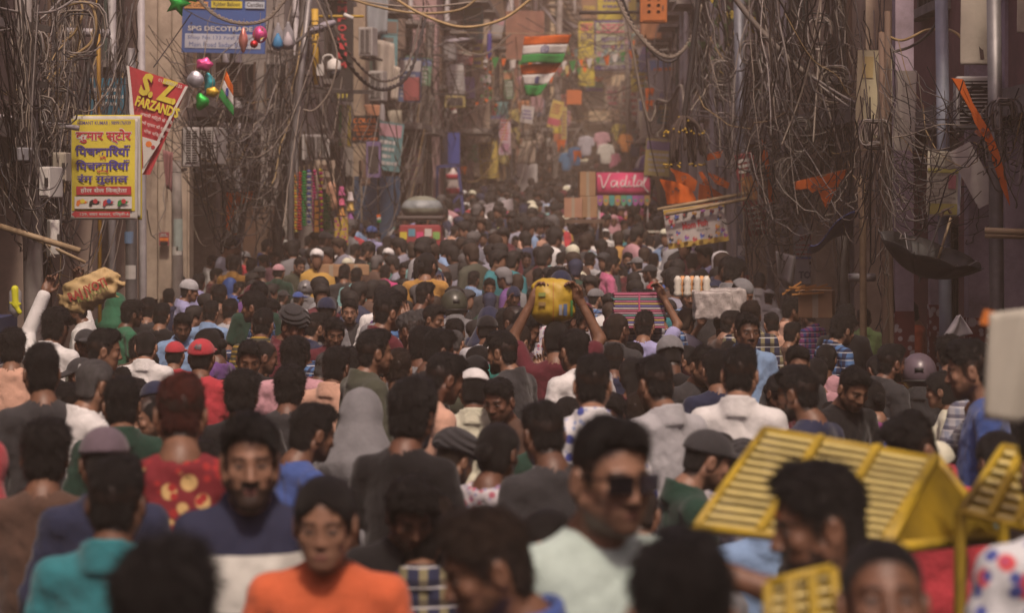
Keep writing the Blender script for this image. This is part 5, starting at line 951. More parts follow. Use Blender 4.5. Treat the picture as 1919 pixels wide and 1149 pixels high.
# ------------------------------------------------------------------ yellow barricades
M_BAR = mat('barrier_yellow', (.42, .29, .02), rough=.5, var=.45, scale=6, dirt=.35); M_BAR2 = mat('barrier_pale', (.55, .46, .17), rough=.45, var=.35, scale=6, dirt=.3)
def barricade(lb, tl, tr, br, bl, d0, d1, n=9, end=None):
    """sloping slatted panel between two pixel edges at depths d0 (top) and d1 (bottom), with an end frame"""
    a, b, c, e = P(*tl, d0), P(*tr, d0), P(*br, d1), P(*bl, d1); o = Vector((a.x, (d0 + d1) / 2, 0)); r = empty('barricade', o, label=lb, cat='barricade', group='yellow police barricades')
    L = lambda u, v: a.lerp(b, u).lerp(e.lerp(c, u), v) - o
    for p, q in ((L(0, 0), L(1, 0)), (L(0, 1), L(1, 1)), (L(0, 0), L(0, 1)), (L(1, 0), L(1, 1))): MB().tube([p, q], .011, 8).build('frame_tube', M_BAR, r, True)
    nm = (L(1, 0) - L(0, 0)).cross(L(0, 1) - L(0, 0)).normalized()
    for i in range(n): v = (i + .5) / n; w = MB(); w.bar(L(.01, v), L(.99, v), .004, .42 / n * (L(0, 1) - L(0, 0)).length, up=tuple(L(0, 1) - L(0, 0))); w.build('slat', M_BAR2, r)
    for u in (.33, .66): w = MB(); w.bar(L(u, .0) - nm * .008, L(u, 1) - nm * .008, .02); w.build('stay', M_BAR, r)
    w = MB()
    for i in range(70): u = (i + .5) / 70; p = L(u, 0) + nm * .012; q = L(u, 1) + nm * .012; w.bar(p, q, .003)
    for i in range(n * 4): v = (i + .5) / (n * 4); w.bar(L(0, v) + nm * .016, L(1, v) + nm * .016, .003)
    w.build('wire_mesh', M_BAR, r)
    if end:
        E = [P(*q) - o for q in end]
        for i in range(len(E)): MB().tube([E[i], E[(i + 1) % len(E)]], .016, 8).build('end_tube', M_BAR, r, True)
        w = MB()
        for i in range(1, 40): t = i / 40; w.bar(E[0].lerp(E[1], t), E[0].lerp(E[2], t), .006)
        for i in range(1, 26): t = i / 26; w.bar(E[0] + Vector((0, .004, 0)), E[1].lerp(E[2], t) + Vector((0, .004, 0)), .004)
        w.build('end_wire', M_BAR, r)
        for q in (E[1], E[2]): MB().tube([q, Vector((q.x, q.y, 0))], .018, 6).build('leg', M_BAR, r)
    for q in (L(0, 1), L(.5, 1)): MB().tube([q, Vector((q.x, q.y + .05, 0))], .016, 6).build('leg', M_BAR, r)
barricade('large tilted yellow barricade with slatted panel at the lower right', (1432, 806), (1752, 862), (1662, 1030), (1304, 988), 5.9, 5.3, 13, ((1752, 858, 5.9), (1650, 1030, 5.3), (1868, 1010, 5.9)))
barricade('low yellow barricade panel cut by the bottom edge', (1440, 1095), (1560, 1066), (1580, 1240), (1436, 1240), 4.25, 4.2, 7)
barricade('yellow barricade panel cut by the right edge', (1880, 838), (1990, 860), (1960, 1000), (1800, 960), 5.7, 5.5, 7)

# ------------------------------------------------------------------ cables
M_CAB = [mat('cable_%d' % i, c, rough=.6, var=.25, scale=10, rnd=.3, dirt=.3) for i, c in enumerate(((.025, .022, .022), (.24, .20, .16), (.16, .135, .115), (.36, .25, .11), (.085, .075, .07), (.28, .25, .23)))]
def cab(lb, pts, r, m, name='cable', twist=0):
    q = spline([P(*p) for p in pts], 8); o = q[0].copy(); w = MB(); q = [p - o for p in q]
    if twist:
        q = [a.lerp(b, k / 3) for a, b in zip(q, q[1:]) for k in range(3)] + [q[-1]]
        for s in (0, PI): w.tube([p + Vector((math.cos(i * .9 + s), 0, math.sin(i * .9 + s))) * r * .7 for i, p in enumerate(q)], r * .75, 5)
    else: w.tube(q, r, 7)
    ob = w.build(name, M_CAB[m], None, True); ob.location = o; tag(ob, lb, 'cable', 'thick overhead cables')
for lb, pts, r, m, t in (('upper ochre cable swagging across the top centre', [(630, -12, 26), (700, 10, 26), (780, 24, 26), (860, 18, 26), (900, -8, 26)], .016, 3, 0), ('wide ochre cable dipping lowest at the top centre', [(730, -10, 25), (790, 26, 25), (865, 50, 25), (940, 36, 25), (1000, -6, 25)], .018, 3, 0), ('flat grey-brown cable just under the top edge', [(650, -6, 27), (720, 8, 27), (800, 12, 27), (900, 2, 27)], .014, 1, 0),
    ('twisted beige rope cable over the foil balloons', [(360, -20, 21), (400, 24, 21), (450, 42, 21), (500, 34, 21), (540, -10, 21)], .018, 1, 1), ('black twisted cable swooping past the emporium board', [(598, -20, 28), (630, 80, 28), (680, 150, 28.5), (725, 166, 29), (770, 130, 30), (800, 20, 31)], .022, 0, 1), ('second twisted cable just above the black one', [(604, -20, 28.3), (640, 75, 28.3), (690, 138, 28.8), (730, 150, 29.3), (765, 118, 30.3), (792, 20, 31.3)], .016, 2, 1),
    ('thick pale cable looping down at the top right centre', [(1150, -20, 27), (1180, 40, 27), (1225, 92, 27), (1262, 104, 27), (1295, 70, 27), (1312, 10, 27)], .026, 1, 1), ('black companion of the thick pale looping cable', [(1160, -20, 27.3), (1190, 52, 27.3), (1230, 104, 27.3), (1264, 112, 27.3), (1300, 60, 27.3)], .018, 0, 0), ('hooked pale pipe-like cable beside the grey board', [(1165, -10, 30), (1185, 90, 30), (1200, 170, 30), (1216, 226, 30), (1228, 210, 30), (1232, 188, 30), (1255, 190, 29), (1276, 160, 28), (1284, 215, 26)], .022, 1, 0),
    ('thick black trunk cable dropping to the garland bundle', [(1312, -30, 25), (1302, 60, 25), (1294, 130, 25), (1286, 190, 25), (1282, 218, 25)], .034, 0, 0), ('swagging cable from the far lamp to the flag', [(850, 78, 42), (880, 98, 42), (915, 98, 42), (958, 62, 42)], .02, 1, 1), ('long slanting dark cable at the upper right', [(1365, -20, 21), (1420, 50, 21), (1500, 130, 21), (1560, 160, 21)], .03, 2, 0), ('pale cable drooping from the slanting dark one to the right edge', [(1520, 142, 20), (1600, 190, 19), (1720, 232, 18), (1850, 230, 16), (1940, 215, 15)], .012, 5, 0),
    ('second pale cable under the drooping one', [(1520, 148, 20), (1620, 215, 19), (1740, 240, 18), (1860, 222, 16), (1940, 200, 15)], .010, 5, 0), ('thin loop of cable in front of the lilac pillar', [(1650, 60, 17), (1690, 75, 17), (1740, 55, 17), (1790, 60, 16), (1830, 110, 16)], .011, 3, 0), ('brown cable arcing from the top to the sign sheets', [(1780, -20, 16.5), (1750, 50, 16.5), (1710, 85, 17), (1660, 100, 17)], .012, 2, 0),
    ('beige looped coil hanging at the upper left', [(120, 10, 18), (165, 5, 18), (180, 40, 18), (170, 80, 18), (130, 110, 18), (95, 150, 18), (75, 190, 18)], .013, 3, 0), ('second beige loop at the upper left', [(140, -20, 18.2), (155, 20, 18.2), (140, 60, 18.2), (115, 78, 18.2), (105, 60, 18.2)], .011, 3, 0), ('black bundle running down beside the thin yellow pole', [(192, -30, 18.6), (180, 60, 18.6), (165, 130, 18.6), (150, 200, 18.4), (140, 240, 18.2)], .028, 0, 0),
    ('long drooping wire across the upper left corner', [(-20, 10, 15), (40, 22, 15.5), (100, 20, 16), (150, -10, 17)], .010, 5, 0), ('wire from the left edge rising to the top', [(-20, 60, 15), (50, 48, 16), (85, 28, 16), (130, -20, 17)], .009, 5, 0), ('thin cord slanting from the blue board to the red pennant', [(360, 22, 21), (320, 80, 21), (288, 125, 20)], .006, 0, 0), ('ivory cable loop in front of the dome camera', [(585, -20, 26), (620, 60, 26), (632, 110, 26), (618, 170, 26), (590, 205, 26), (568, 205, 26)], .012, 1, 0),
    ('white cable rising at the right of the grey wall unit', [(1420, -20, 24), (1385, 90, 24), (1375, 180, 24), (1370, 330, 24)], .010, 5, 0), ('flat cable crossing above the white side wall', [(1290, 215, 26), (1360, 220, 25), (1430, 222, 24), (1500, 240, 22)], .010, 5, 0), ('second flat cable crossing above the white side wall', [(1290, 205, 26), (1360, 212, 25), (1440, 210, 24), (1520, 200, 22)], .010, 5, 0)):
    cab(lb, pts, r, m, twist=t)
# tangled wires nobody could count: one mass for each stretch of the street
def tangle(label, seed, jobs):
    """jobs: (n, (x0, x1, y0, y1, d0, d1) start box, end box, sag range, radius range)"""
    r = random.Random(seed); ws = [MB() for _ in M_CAB]
    for n, A, B_, sag, rad in jobs:
        for i in range(int(n * .85)):
            k = [P(r.uniform(b[0], b[1]), r.uniform(b[2], b[3]), r.uniform(b[4], b[5])) for b in (A, B_)]; L = (k[1] - k[0]).length; sg = r.uniform(*sag) * L
            pts = hang(k[0], k[1], sg, 12); j = r.uniform(.005, .03); pts = [p + Vector((r.gauss(0, j), r.gauss(0, j), r.gauss(0, j))) for p in pts]
            ws[r.choices(range(6), (5, 2.5, 6, .8, 6, 2.5))[0]].tube(pts if r.random() < .6 else spline(pts[::3] + [pts[-1]], 5), r.uniform(*rad) * .72, 4, False)
    root = empty('cable_tangle', (0, 0, 0), label=label, cat='cables', group='tangled overhead wires'); root['kind'] = 'stuff'
    for i, w in enumerate(ws):
        if w.v: o = w.build('wires', M_CAB[i], root, True); o['kind'] = 'stuff'
def coils(label, seed, items):
    r = random.Random(seed)
    root = empty('wire_coils', (0, 0, 0), label=label, cat='cables', group='tangled overhead wires'); root['kind'] = 'stuff'; w = [MB() for _ in M_CAB]
    for x, y, d, rad, n in items:
        for i in range(n):
            c = P(x + r.gauss(0, 3), y + r.gauss(0, 4), d + r.gauss(0, .05)); ra = rad * r.uniform(.7, 1.2); a = r.uniform(0, 6); e = r.uniform(.4, 1)
            w[r.choice((0, 0, 1, 2, 4, 5))].tube([c + Vector((ra * e * math.cos(t), .3 * ra * math.sin(t + a), ra * math.sin(t) + .02 * math.sin(3 * t))) for t in np.linspace(0, r.uniform(4.5, 6.6), 15)], .008, 4, False)
    for i, q in enumerate(w):
        if q.v: o = q.build('wires', M_CAB[i], root, True); o['kind'] = 'stuff'
tangle('tangled wires on the left round the leaning concrete pole', 31, (
    (60, (20, 80, -10, 330, 15.6, 16), (100, 260, -20, 300, 19, 22), (.05, .35), (.005, .010)), (45, (30, 75, -30, 60, 15, 16), (40, 90, 250, 480, 15, 16), (.01, .05), (.005, .011)), (45, (-30, 20, -20, 330, 14, 15.5), (60, 130, 0, 330, 16, 19), (.05, .25), (.005, .010)),
    (45, (90, 180, -30, 40, 18, 20), (60, 200, 180, 420, 18, 20), (.0, .08), (.005, .012)), (30, (180, 260, -30, 120, 18.8, 21), (150, 280, 150, 330, 18.8, 21), (.05, .2), (.005, .009)), (25, (-20, 60, 100, 420, 14, 16), (-20, 130, 200, 500, 14, 17), (.1, .4), (.005, .01))))
tangle('tangled wires hanging between the red pennant and the garland stall', 32, (
    (45, (300, 420, 180, 330, 23, 26), (430, 560, 150, 330, 26, 29), (.05, .3), (.006, .012)), (60, (420, 560, 200, 330, 26, 29), (380, 560, 300, 460, 26, 29), (.02, .3), (.006, .012)), (45, (500, 590, -30, 160, 27, 29), (480, 560, 180, 420, 27, 29), (.0, .08), (.007, .014)), (25, (560, 600, 60, 250, 27, 30), (600, 720, 120, 330, 31, 36), (.05, .25), (.007, .012)), (25, (270, 340, 0, 300, 22, 25), (400, 540, 0, 260, 25, 28), (.05, .2), (.005, .008))))
tangle('tangled wires round the dark wooden pole in the middle distance', 33, (
    (50, (780, 812, 60, 260, 43, 45), (640, 760, 180, 360, 34, 40), (.05, .25), (.008, .016)), (45, (790, 815, 40, 200, 44, 45), (770, 830, 220, 400, 43, 46), (.0, .05), (.008, .016)), (40, (800, 830, 80, 220, 44, 46), (880, 1000, 120, 280, 52, 58), (.05, .25), (.009, .016)), (30, (560, 640, 220, 330, 29, 33), (680, 800, 240, 340, 36, 44), (.1, .3), (.007, .013)), (25, (700, 800, -20, 60, 34, 44), (760, 960, -10, 140, 40, 52), (.02, .15), (.008, .014))))
tangle('hazy tangled wires strung over the far street', 34, (
    (34, (860, 1000, 60, 260, 50, 60), (1000, 1100, 60, 260, 58, 70), (.05, .25), (.010, .02)), (34, (1030, 1060, 0, 200, 61, 63), (1100, 1240, 0, 240, 60, 80), (.03, .2), (.010, .02)), (24, (960, 1100, -20, 80, 50, 66), (1150, 1300, -10, 140, 44, 66), (.02, .12), (.009, .018)), (25, (1165, 1185, 0, 250, 66, 72), (1050, 1250, 180, 280, 60, 80), (.05, .2), (.010, .02)), (25, (900, 1040, 220, 300, 52, 60), (1000, 1060, 150, 280, 58, 62), (.05, .2), (.01, .018)), (26, (1230, 1300, 0, 200, 34, 44), (1150, 1300, 60, 300, 30, 60), (.03, .2), (.009, .016))))
tangle('dense tangled wires over the right shopfronts by the grey pole', 35, (
    (56, (1290, 1400, -30, 60, 25, 27), (1280, 1420, 150, 330, 25, 27), (.0, .10), (.006, .014)), (60, (1400, 1560, -30, 60, 21, 25), (1410, 1600, 160, 400, 22, 25), (.0, .10), (.006, .013)), (46, (1392, 1460, 100, 330, 23.5, 25), (1480, 1600, 100, 360, 20, 23), (.05, .3), (.005, .011)), (42, (1400, 1560, 220, 360, 22, 24.5), (1400, 1600, 330, 470, 22, 24.5), (.05, .4), (.005, .010)), (40, (1300, 1392, 60, 280, 24, 27), (1392, 1500, 60, 300, 20, 25), (.05, .3), (.006, .012)), (40, (1380, 1400, 300, 420, 24, 25), (1400, 1500, 330, 500, 21, 24), (.05, .3), (.005, .010)), (40, (1420, 1600, -30, 0, 19, 22), (1440, 1600, 120, 300, 19, 22), (.0, .03), (.008, .016))))
tangle('tangled wires in front of the lilac pillars on the right', 36, (
    (30, (1560, 1660, -30, 60, 18, 21), (1620, 1700, 150, 420, 18, 20), (.0, .08), (.005, .010)), (24, (1640, 1680, 60, 260, 16, 17), (1760, 1940, 140, 290, 13, 16), (.05, .22), (.004, .008)), (30, (1640, 1680, 250, 420, 16, 17), (1700, 1860, 260, 420, 14, 17), (.05, .25), (.004, .008)), (30, (1600, 1660, 180, 360, 16, 18), (1540, 1640, 280, 440, 17, 19), (.05, .3), (.005, .009)), (25, (1850, 1940, 170, 280, 13.5, 15), (1830, 1940, 200, 330, 13.5, 15), (.1, .4), (.004, .008)), (25, (1640, 1680, 60, 420, 16, 17), (1645, 1675, 300, 640, 16, 17), (.0, .05), (.004, .008))))
tangle('fine chaotic wires criss-crossing the right shopfronts', 37, (
    (70, (1380, 1700, -20, 420, 18.5, 24), (1380, 1720, -20, 420, 18.5, 24), (-.12, .35), (.004, .008)), (40, (1400, 1600, 60, 400, 21, 24), (1560, 1680, 60, 420, 17, 20), (-.05, .4), (.004, .008)), (30, (1640, 1940, 120, 420, 15, 17), (1660, 1940, 120, 460, 15, 17), (-.1, .4), (.003, .007))))
tangle('fine chaotic wires criss-crossing the left shopfronts', 38, (
    (50, (-20, 130, -20, 460, 15, 17), (20, 135, -20, 420, 15.5, 18), (-.1, .4), (.003, .008)), (60, (270, 600, 60, 420, 24, 29), (270, 600, 60, 430, 24, 29), (-.1, .35), (.005, .010)), (50, (600, 960, 20, 330, 36, 54), (620, 960, 20, 330, 36, 54), (-.05, .2), (.006, .012))))
coils('loose wire coils hung on the left poles', 41, ((60, 90, 15.4, .14, 5), (70, 230, 15.4, .16, 6), (50, 330, 15.4, .12, 6), (150, 60, 18, .22, 6), (110, 200, 16.5, .16, 5), (460, 280, 27, .22, 8), (500, 330, 27.5, .24, 8), (440, 320, 26.5, .2, 6), (530, 230, 28, .2, 6), (540, 120, 28, .16, 4), (590, 60, 26, .12, 4), (490, 380, 28, .2, 5)))
coils('loose wire coils hung on the right poles', 42, ((1692, 170, 17.6, .08, 5), (1405, 100, 24, .14, 4), (1450, 200, 22, .18, 8), (1500, 260, 21, .2, 9), (1430, 300, 23, .18, 7), (1560, 160, 20, .16, 8), (1490, 330, 22, .2, 8), (1640, 250, 16.5, .12, 6), (1880, 220, 14.2, .14, 8), (1470, 420, 22.5, .18, 5), (1540, 60, 20, .16, 5), (1350, 130, 25, .15, 5), (800, 200, 44, .24, 6), (804, 130, 44, .22, 5), (1045, 205, 61, .3, 6)))
# drooping vine with yellow leaves by the grey pole
r = empty('climbing_vine', P(1360, 0, 25.6), label='drooping vine with yellow and dark leaves above the grey wall unit', cat='plant'); o = P(1360, 0, 25.6); rr = random.Random(3)
stems = [[(1350, -20, 25.6), (1345, 40, 25.5), (1330, 80, 25.4), (1332, 138, 25.4)], [(1370, -20, 25.6), (1380, 20, 25.6), (1392, 60, 25.6)], [(1340, -20, 25.5), (1356, 30, 25.5), (1366, 90, 25.5)], [(1390, -20, 25.6), (1404, 30, 25.6), (1400, 70, 25.6)]]
for s in stems: MB().tube(spline([P(*q) - o for q in s], 5), .006, 5).build('stem', M_WOOD, r)
lm = pillow([(0, .05), (.025, .02), (.03, -.01), (.015, -.04), (0, -.06), (-.015, -.04), (-.03, -.01), (-.025, .02)], .004)
LM = {'y': lm.mesh('leaf', mat('leaf_yellow', (.40, .30, .03), rough=.6, var=.3, trans=.3), True), 'd': lm.mesh('leaf', mat('leaf_dark', (.045, .07, .03), rough=.6, var=.3, trans=.2), True)}
for i in range(90):
    s = rr.choice(stems); q = spline([P(*t) for t in s], 5); p = rr.choice(q) + Vector((rr.gauss(0, .07), rr.gauss(0, .07), rr.gauss(0, .06))); l = obj('leaf', LM['y' if rr.random() < .3 else 'd'], r, Matrix.Translation(p - o) @ Matrix.Rotation(rr.uniform(0, 6), 4, 'Z') @ Matrix.Rotation(rr.gauss(0, .6), 4, 'X') @ Matrix.Scale(rr.uniform(.7, 1.2), 4))

# smaller boards, boxes and cloths that stick out from the fronts, seen one behind the other
rr = random.Random(77); CN = dict(yellow=(.5, .4, .06), red=(.36, .05, .05), blue=(.06, .12, .3), white=(.5, .48, .46), orange=(.55, .2, .05), green=(.10, .26, .14), pink=(.5, .22, .28), cream=(.46, .4, .3), purple=(.16, .1, .28), teal=(.08, .28, .3), brown=(.2, .13, .09), grey=(.3, .29, .29))
NEARBY = [('emporium board', 640, 90), ('cosmetics board', 684, 242), ('Hindi banner 313', 822, 130), ('navy panel board', 838, 278), ('mustard price board', 915, 300), ('lilac board', 946, 256), ('double flags', 1020, 120), ('white cabinet', 988, 335), ('orange panel', 1076, 182), ('green Hindi banner', 1147, 85), ('grey board 60', 1246, 150), ('garland bundle', 1282, 260), ('ice cream cart', 1166, 350), ('garland stall', 590, 380), ('blue shutters', 715, 390), ('pennant streamer', 912, 150)]
used = {}; CN = {k: tuple(.72 * q + .28 * sum(c) / 3 for q in c) for k, c in CN.items()}
def say(kind, c, x, y):
    m = min(NEARBY, key=lambda q: (q[1] - x) ** 2 + (q[2] - y) ** 2); dx, dy = x - m[1], y - m[2]; rel = ('left of' if dx < 0 else 'right of') if abs(dx) > abs(dy) else ('above' if dy < 0 else 'below')
    k = '%s %s projecting %s the %s' % (c, kind, rel, m[0]); used[k] = used.get(k, 0) + 1
    return k if used[k] == 1 else k + ', ' + ('second', 'third', 'fourth', 'fifth', 'sixth')[min(used[k] - 2, 4)] + ' of its kind'
LXY = ([27, 31, 37, 44, 54, 65, 84, 120], [-4.0, -3.2, -2.5, -1.7, -.9, .2, 1.6, 4.2]); RXY = ([20, 27, 36, 49, 69, 120], [3.1, 2.8, 3.0, 3.5, 4.6, 6.6])
for i in range(125):
    d = rr.uniform(33, 95) ; left = rr.random() < .66; xw = float(np.interp(d, *(LXY if left else RXY))) + (rr.uniform(-.1, .45) if left else -rr.uniform(-.1, .45)); z = g(d) + rr.uniform(2.3, 2.3 + .07 * d); px, py = pix((xw, d, z))
    if py < -20 or py > 330 or (px > 1225 and d < 38) or (960 < px < 1085 and py < 185) or (1100 < px < 1200 and 20 < py < 140): continue
    c = rr.choice(list(CN)); w, h = rr.uniform(.24, .6), rr.uniform(.3, 1.1); ty = rr.random(); k = F / d
    if ty < .55:
        b = Board('projecting_board', say('board', c, px, py), 'sign', px - w * k / 2, py - h * k / 2, px + w * k / 2, py + h * k / 2, d, CN[c], yaw=rr.uniform(-25, 25), roll=rr.gauss(0, 5), th=.05); c2 = CN[rr.choice(list(CN))]; b.rect(-w * k * .48, w * k * .48, h * k * .2, h * k * .45, c2); b.lines(-w * k * .42, w * k * .42, h * k * .15, -h * k * .42, rr.randint(3, 6), c2 if rr.random() < .5 else CN['white'], i, .5)
    elif ty < .8:
        s_ = quad_surf(((px - w * k * .4, py - h * k * .5), (px + w * k * .4, py - h * k * .52), (px + w * k * .45, py + h * k * .5), (px - w * k * .35, py + h * k * .45)), d, .06, i); tag(MB().sheet([[s_(u, v) for u in np.linspace(0, 1, 9)] for v in np.linspace(0, 1, 7)], .006).build('hanging_cloth', mat('fabric_%d_%d_%d' % tuple(int(q * 255) for q in CN[c]), CN[c], rough=.85, var=.15, scale=5, trans=.2, dirt=.15), None, True), say('cloth', c, px, py), 'cloth')
    else:
        r = empty('wall_box', (xw, d, z), label=say('box', c, px, py), cat='box'); w_ = MB(); w_.box((0, 0, 0), (w * .8, .3, h * .6)); w_.build('casing', paint(CN[c]), r, bevel=.01); w_ = MB(); w_.box((0, -.155, 0), (w * .6, .01, h * .45)); w_.build('door', M_IRON if rr.random() < .5 else paint(CN[c]), r)
# bunting strung across the hazy far street
for i in range(5):
    d = 52 + i * 9.; a = Vector((float(np.interp(d, *LXY)), d, g(d) + rr.uniform(4.2, 6.5))); b_ = Vector((float(np.interp(d, *RXY)), d + 2, g(d) + rr.uniform(4.2, 6.5))); pts = hang(a, b_, .35, 22); r = empty('bunting', a, label='string of small paper flags across the haze, ' + ('first', 'second', 'third', 'fourth', 'fifth', 'sixth', 'seventh')[i] + ' from the front', cat='bunting', group='bunting across the far street'); MB().tube([p - a for p in pts], .008, 4).build('string', M_BAMBOO, r)
    for j, p in enumerate(pts[1:-1]):
        q = p - a; s_ = rr.uniform(.10, .16); w_ = MB(); w_.add([(q.x - s_ * .6, q.y - .003, q.z), (q.x + s_ * .6, q.y - .003, q.z), (q.x + rr.gauss(0, .03), q.y - .02, q.z - s_ * 1.8), (q.x - s_ * .6, q.y + .003, q.z), (q.x + s_ * .6, q.y + .003, q.z), (q.x, q.y - .014, q.z - s_ * 1.8)], [(2, 1, 0), (3, 4, 5), (0, 1, 4, 3), (1, 2, 5, 4), (2, 0, 3, 5)]); w_.build('pennant', (M_SAF, M_WHC, M_GRC)[j % 3] if i % 2 == 0 else paint(CN[('yellow', 'pink', 'teal', 'red')[j % 4]]), r)
# ------------------------------------------------------------------ the crowd
COL = dict(black=(.012, .011, .012), charcoal=(.035, .034, .037), grey=(.16, .16, .17), lightgrey=(.34, .34, .36), white=(.58, .57, .56), cream=(.55, .54, .40), navy=(.018, .024, .06), blue=(.03, .08, .30), skyblue=(.16, .28, .48), lavender=(.28, .28, .52), teal=(.008, .17, .20), aqua=(.15, .38, .38), green=(.02, .14, .07), darkgreen=(.012, .045, .03), olive=(.055, .06, .04), lime=(.30, .50, .16),
           yellow=(.48, .27, .02), mustard=(.40, .20, .02), orange=(.55, .085, .008), peach=(.55, .30, .20), red=(.42, .015, .03), maroon=(.10, .012, .022), brown=(.085, .045, .03), pink=(.50, .09, .22), rose=(.45, .22, .26), magenta=(.50, .02, .17), purple=(.12, .04, .20), mauve=(.12, .085, .11), turquoise=(.02, .26, .22), henna=(.06, .012, .008), mint=(.40, .52, .47))
M_CHK = {'vertical stripe': mat('vstripe_pale', (.36, .38, .44), rough=.9, pattern='vstripe', c2=(.16, .18, .28), ps=34, var=.15), 'blue check': mat('check_blue', (.06, .14, .3), rough=.9, pattern='check', c2=(.02, .03, .08), ps=16, var=.15), 'purple check': mat('check_purple', (.22, .05, .17), rough=.9, pattern='check', c2=(.04, .06, .22), ps=14, var=.15), 'dark check': mat('check_dark', (.02, .025, .06), rough=.9, pattern='check', c2=(.20, .18, .10), ps=13, var=.1), 'yellow stripe': mat('stripe_yellow', (.05, .05, .035), rough=.9, pattern='stripe', c2=(.26, .17, .03), ps=26, var=.1),
         'navy white': mat('stripe_navy', (.015, .018, .045), rough=.9, pattern='stripe', c2=(.5, .5, .46), ps=2.6, var=.1), 'blue flowers': mat('floral_blue', (.54, .54, .55), rough=.9, pattern='floral', c2=((.05, .07, .28), (.25, .3, .45)), ps=17, var=.1), 'red blue flowers': mat('floral_red', (.50, .52, .54), rough=.9, pattern='floral', c2=((.5, .06, .07), (.06, .08, .28)), ps=11, var=.1), 'gold blobs': mat('floral_gold', (.15, .012, .018), rough=.9, pattern='floral', c2=((.5, .34, .14), (.28, .02, .02)), ps=13, var=.15),
         'grey check': mat('check_grey', (.3, .3, .32), rough=.9, pattern='check', c2=(.2, .22, .28), ps=18, var=.12), 'pale print': mat('print_pale', (.46, .44, .46), rough=.9, pattern='floral', c2=((.35, .1, .14), (.2, .2, .35)), ps=24, var=.1)}
SKIN = [(.20, .105, .065), (.15, .075, .046), (.24, .13, .085), (.11, .055, .035), (.175, .09, .056), (.13, .062, .04)]
HAIRC = dict(black=(.013, .0105, .0095), brown=(.030, .018, .012), grey=(.085, .08, .08), white=(.4, .39, .38), henna=(.07, .014, .008))
PEOPLE = []
COL = {k: tuple(.82 * q + .18 * sum(c) / 3 for q in c) for k, c in COL.items()}
def person_at(x, y, hw, f, top='tee', col='black', kind='stubble', hair='fade', hc='black', hat=None, hatc='black', la='down', ra='down', pitch=8, yaw=0, skin=None, extra=None, d=None, rnd=None, label=None, lean=0):
    rd = rnd or random.Random(int(x * 7 + y * 13)); s = 1.
    if d is None:
        hw = hw * .91; d = F * .178 / hw
        for _ in range(12):
            H = CH + (YH - y) / F * d - g(d) + .008 - (.02 if hat in (None, 'cap', 'skullcap', 'scarf') else .03)
            s = H / 1.715; s2 = min(max(s, .80), 1.07); d = .5 * d + .5 * F * .178 * (s2 ** .6) / hw
        if s > 1.12 or s < .66:
            lo, hi = 2.2, 60.; best = min((abs((CH + (YH - y) / F * q - g(q)) / 1.715 - min(max(s, .72), 1.08)), q) for q in np.linspace(max(2.2, d * .6), d * 1.5, 120)); d = best[1]
    H = CH + (YH - y) / F * d - g(d) - .02; s = H / 1.688
    PEOPLE.append(dict(x=(x - 959.5) / F * d, y=d, s=s, f=f, top=top, col=col, kind=kind, hair=hair, hc=hc, hat=hat, hatc=hatc, la=la, ra=ra, pitch=pitch, yaw=yaw, skin=skin if skin is not None else rd.randrange(6), extra=extra, px=x, py=y, hw=.178 * s * F / d, manual=rnd is None, label=label, lean=lean))
def pa(rows):
    for r in rows: person_at(*r[:4], **(dict(zip(('top', 'col'), r[4:6])) | (r[6] if len(r) > 6 else {})))
BE, MO, FE = dict(kind='beard'), dict(kind='moustache'), dict(kind='female', hair='long')
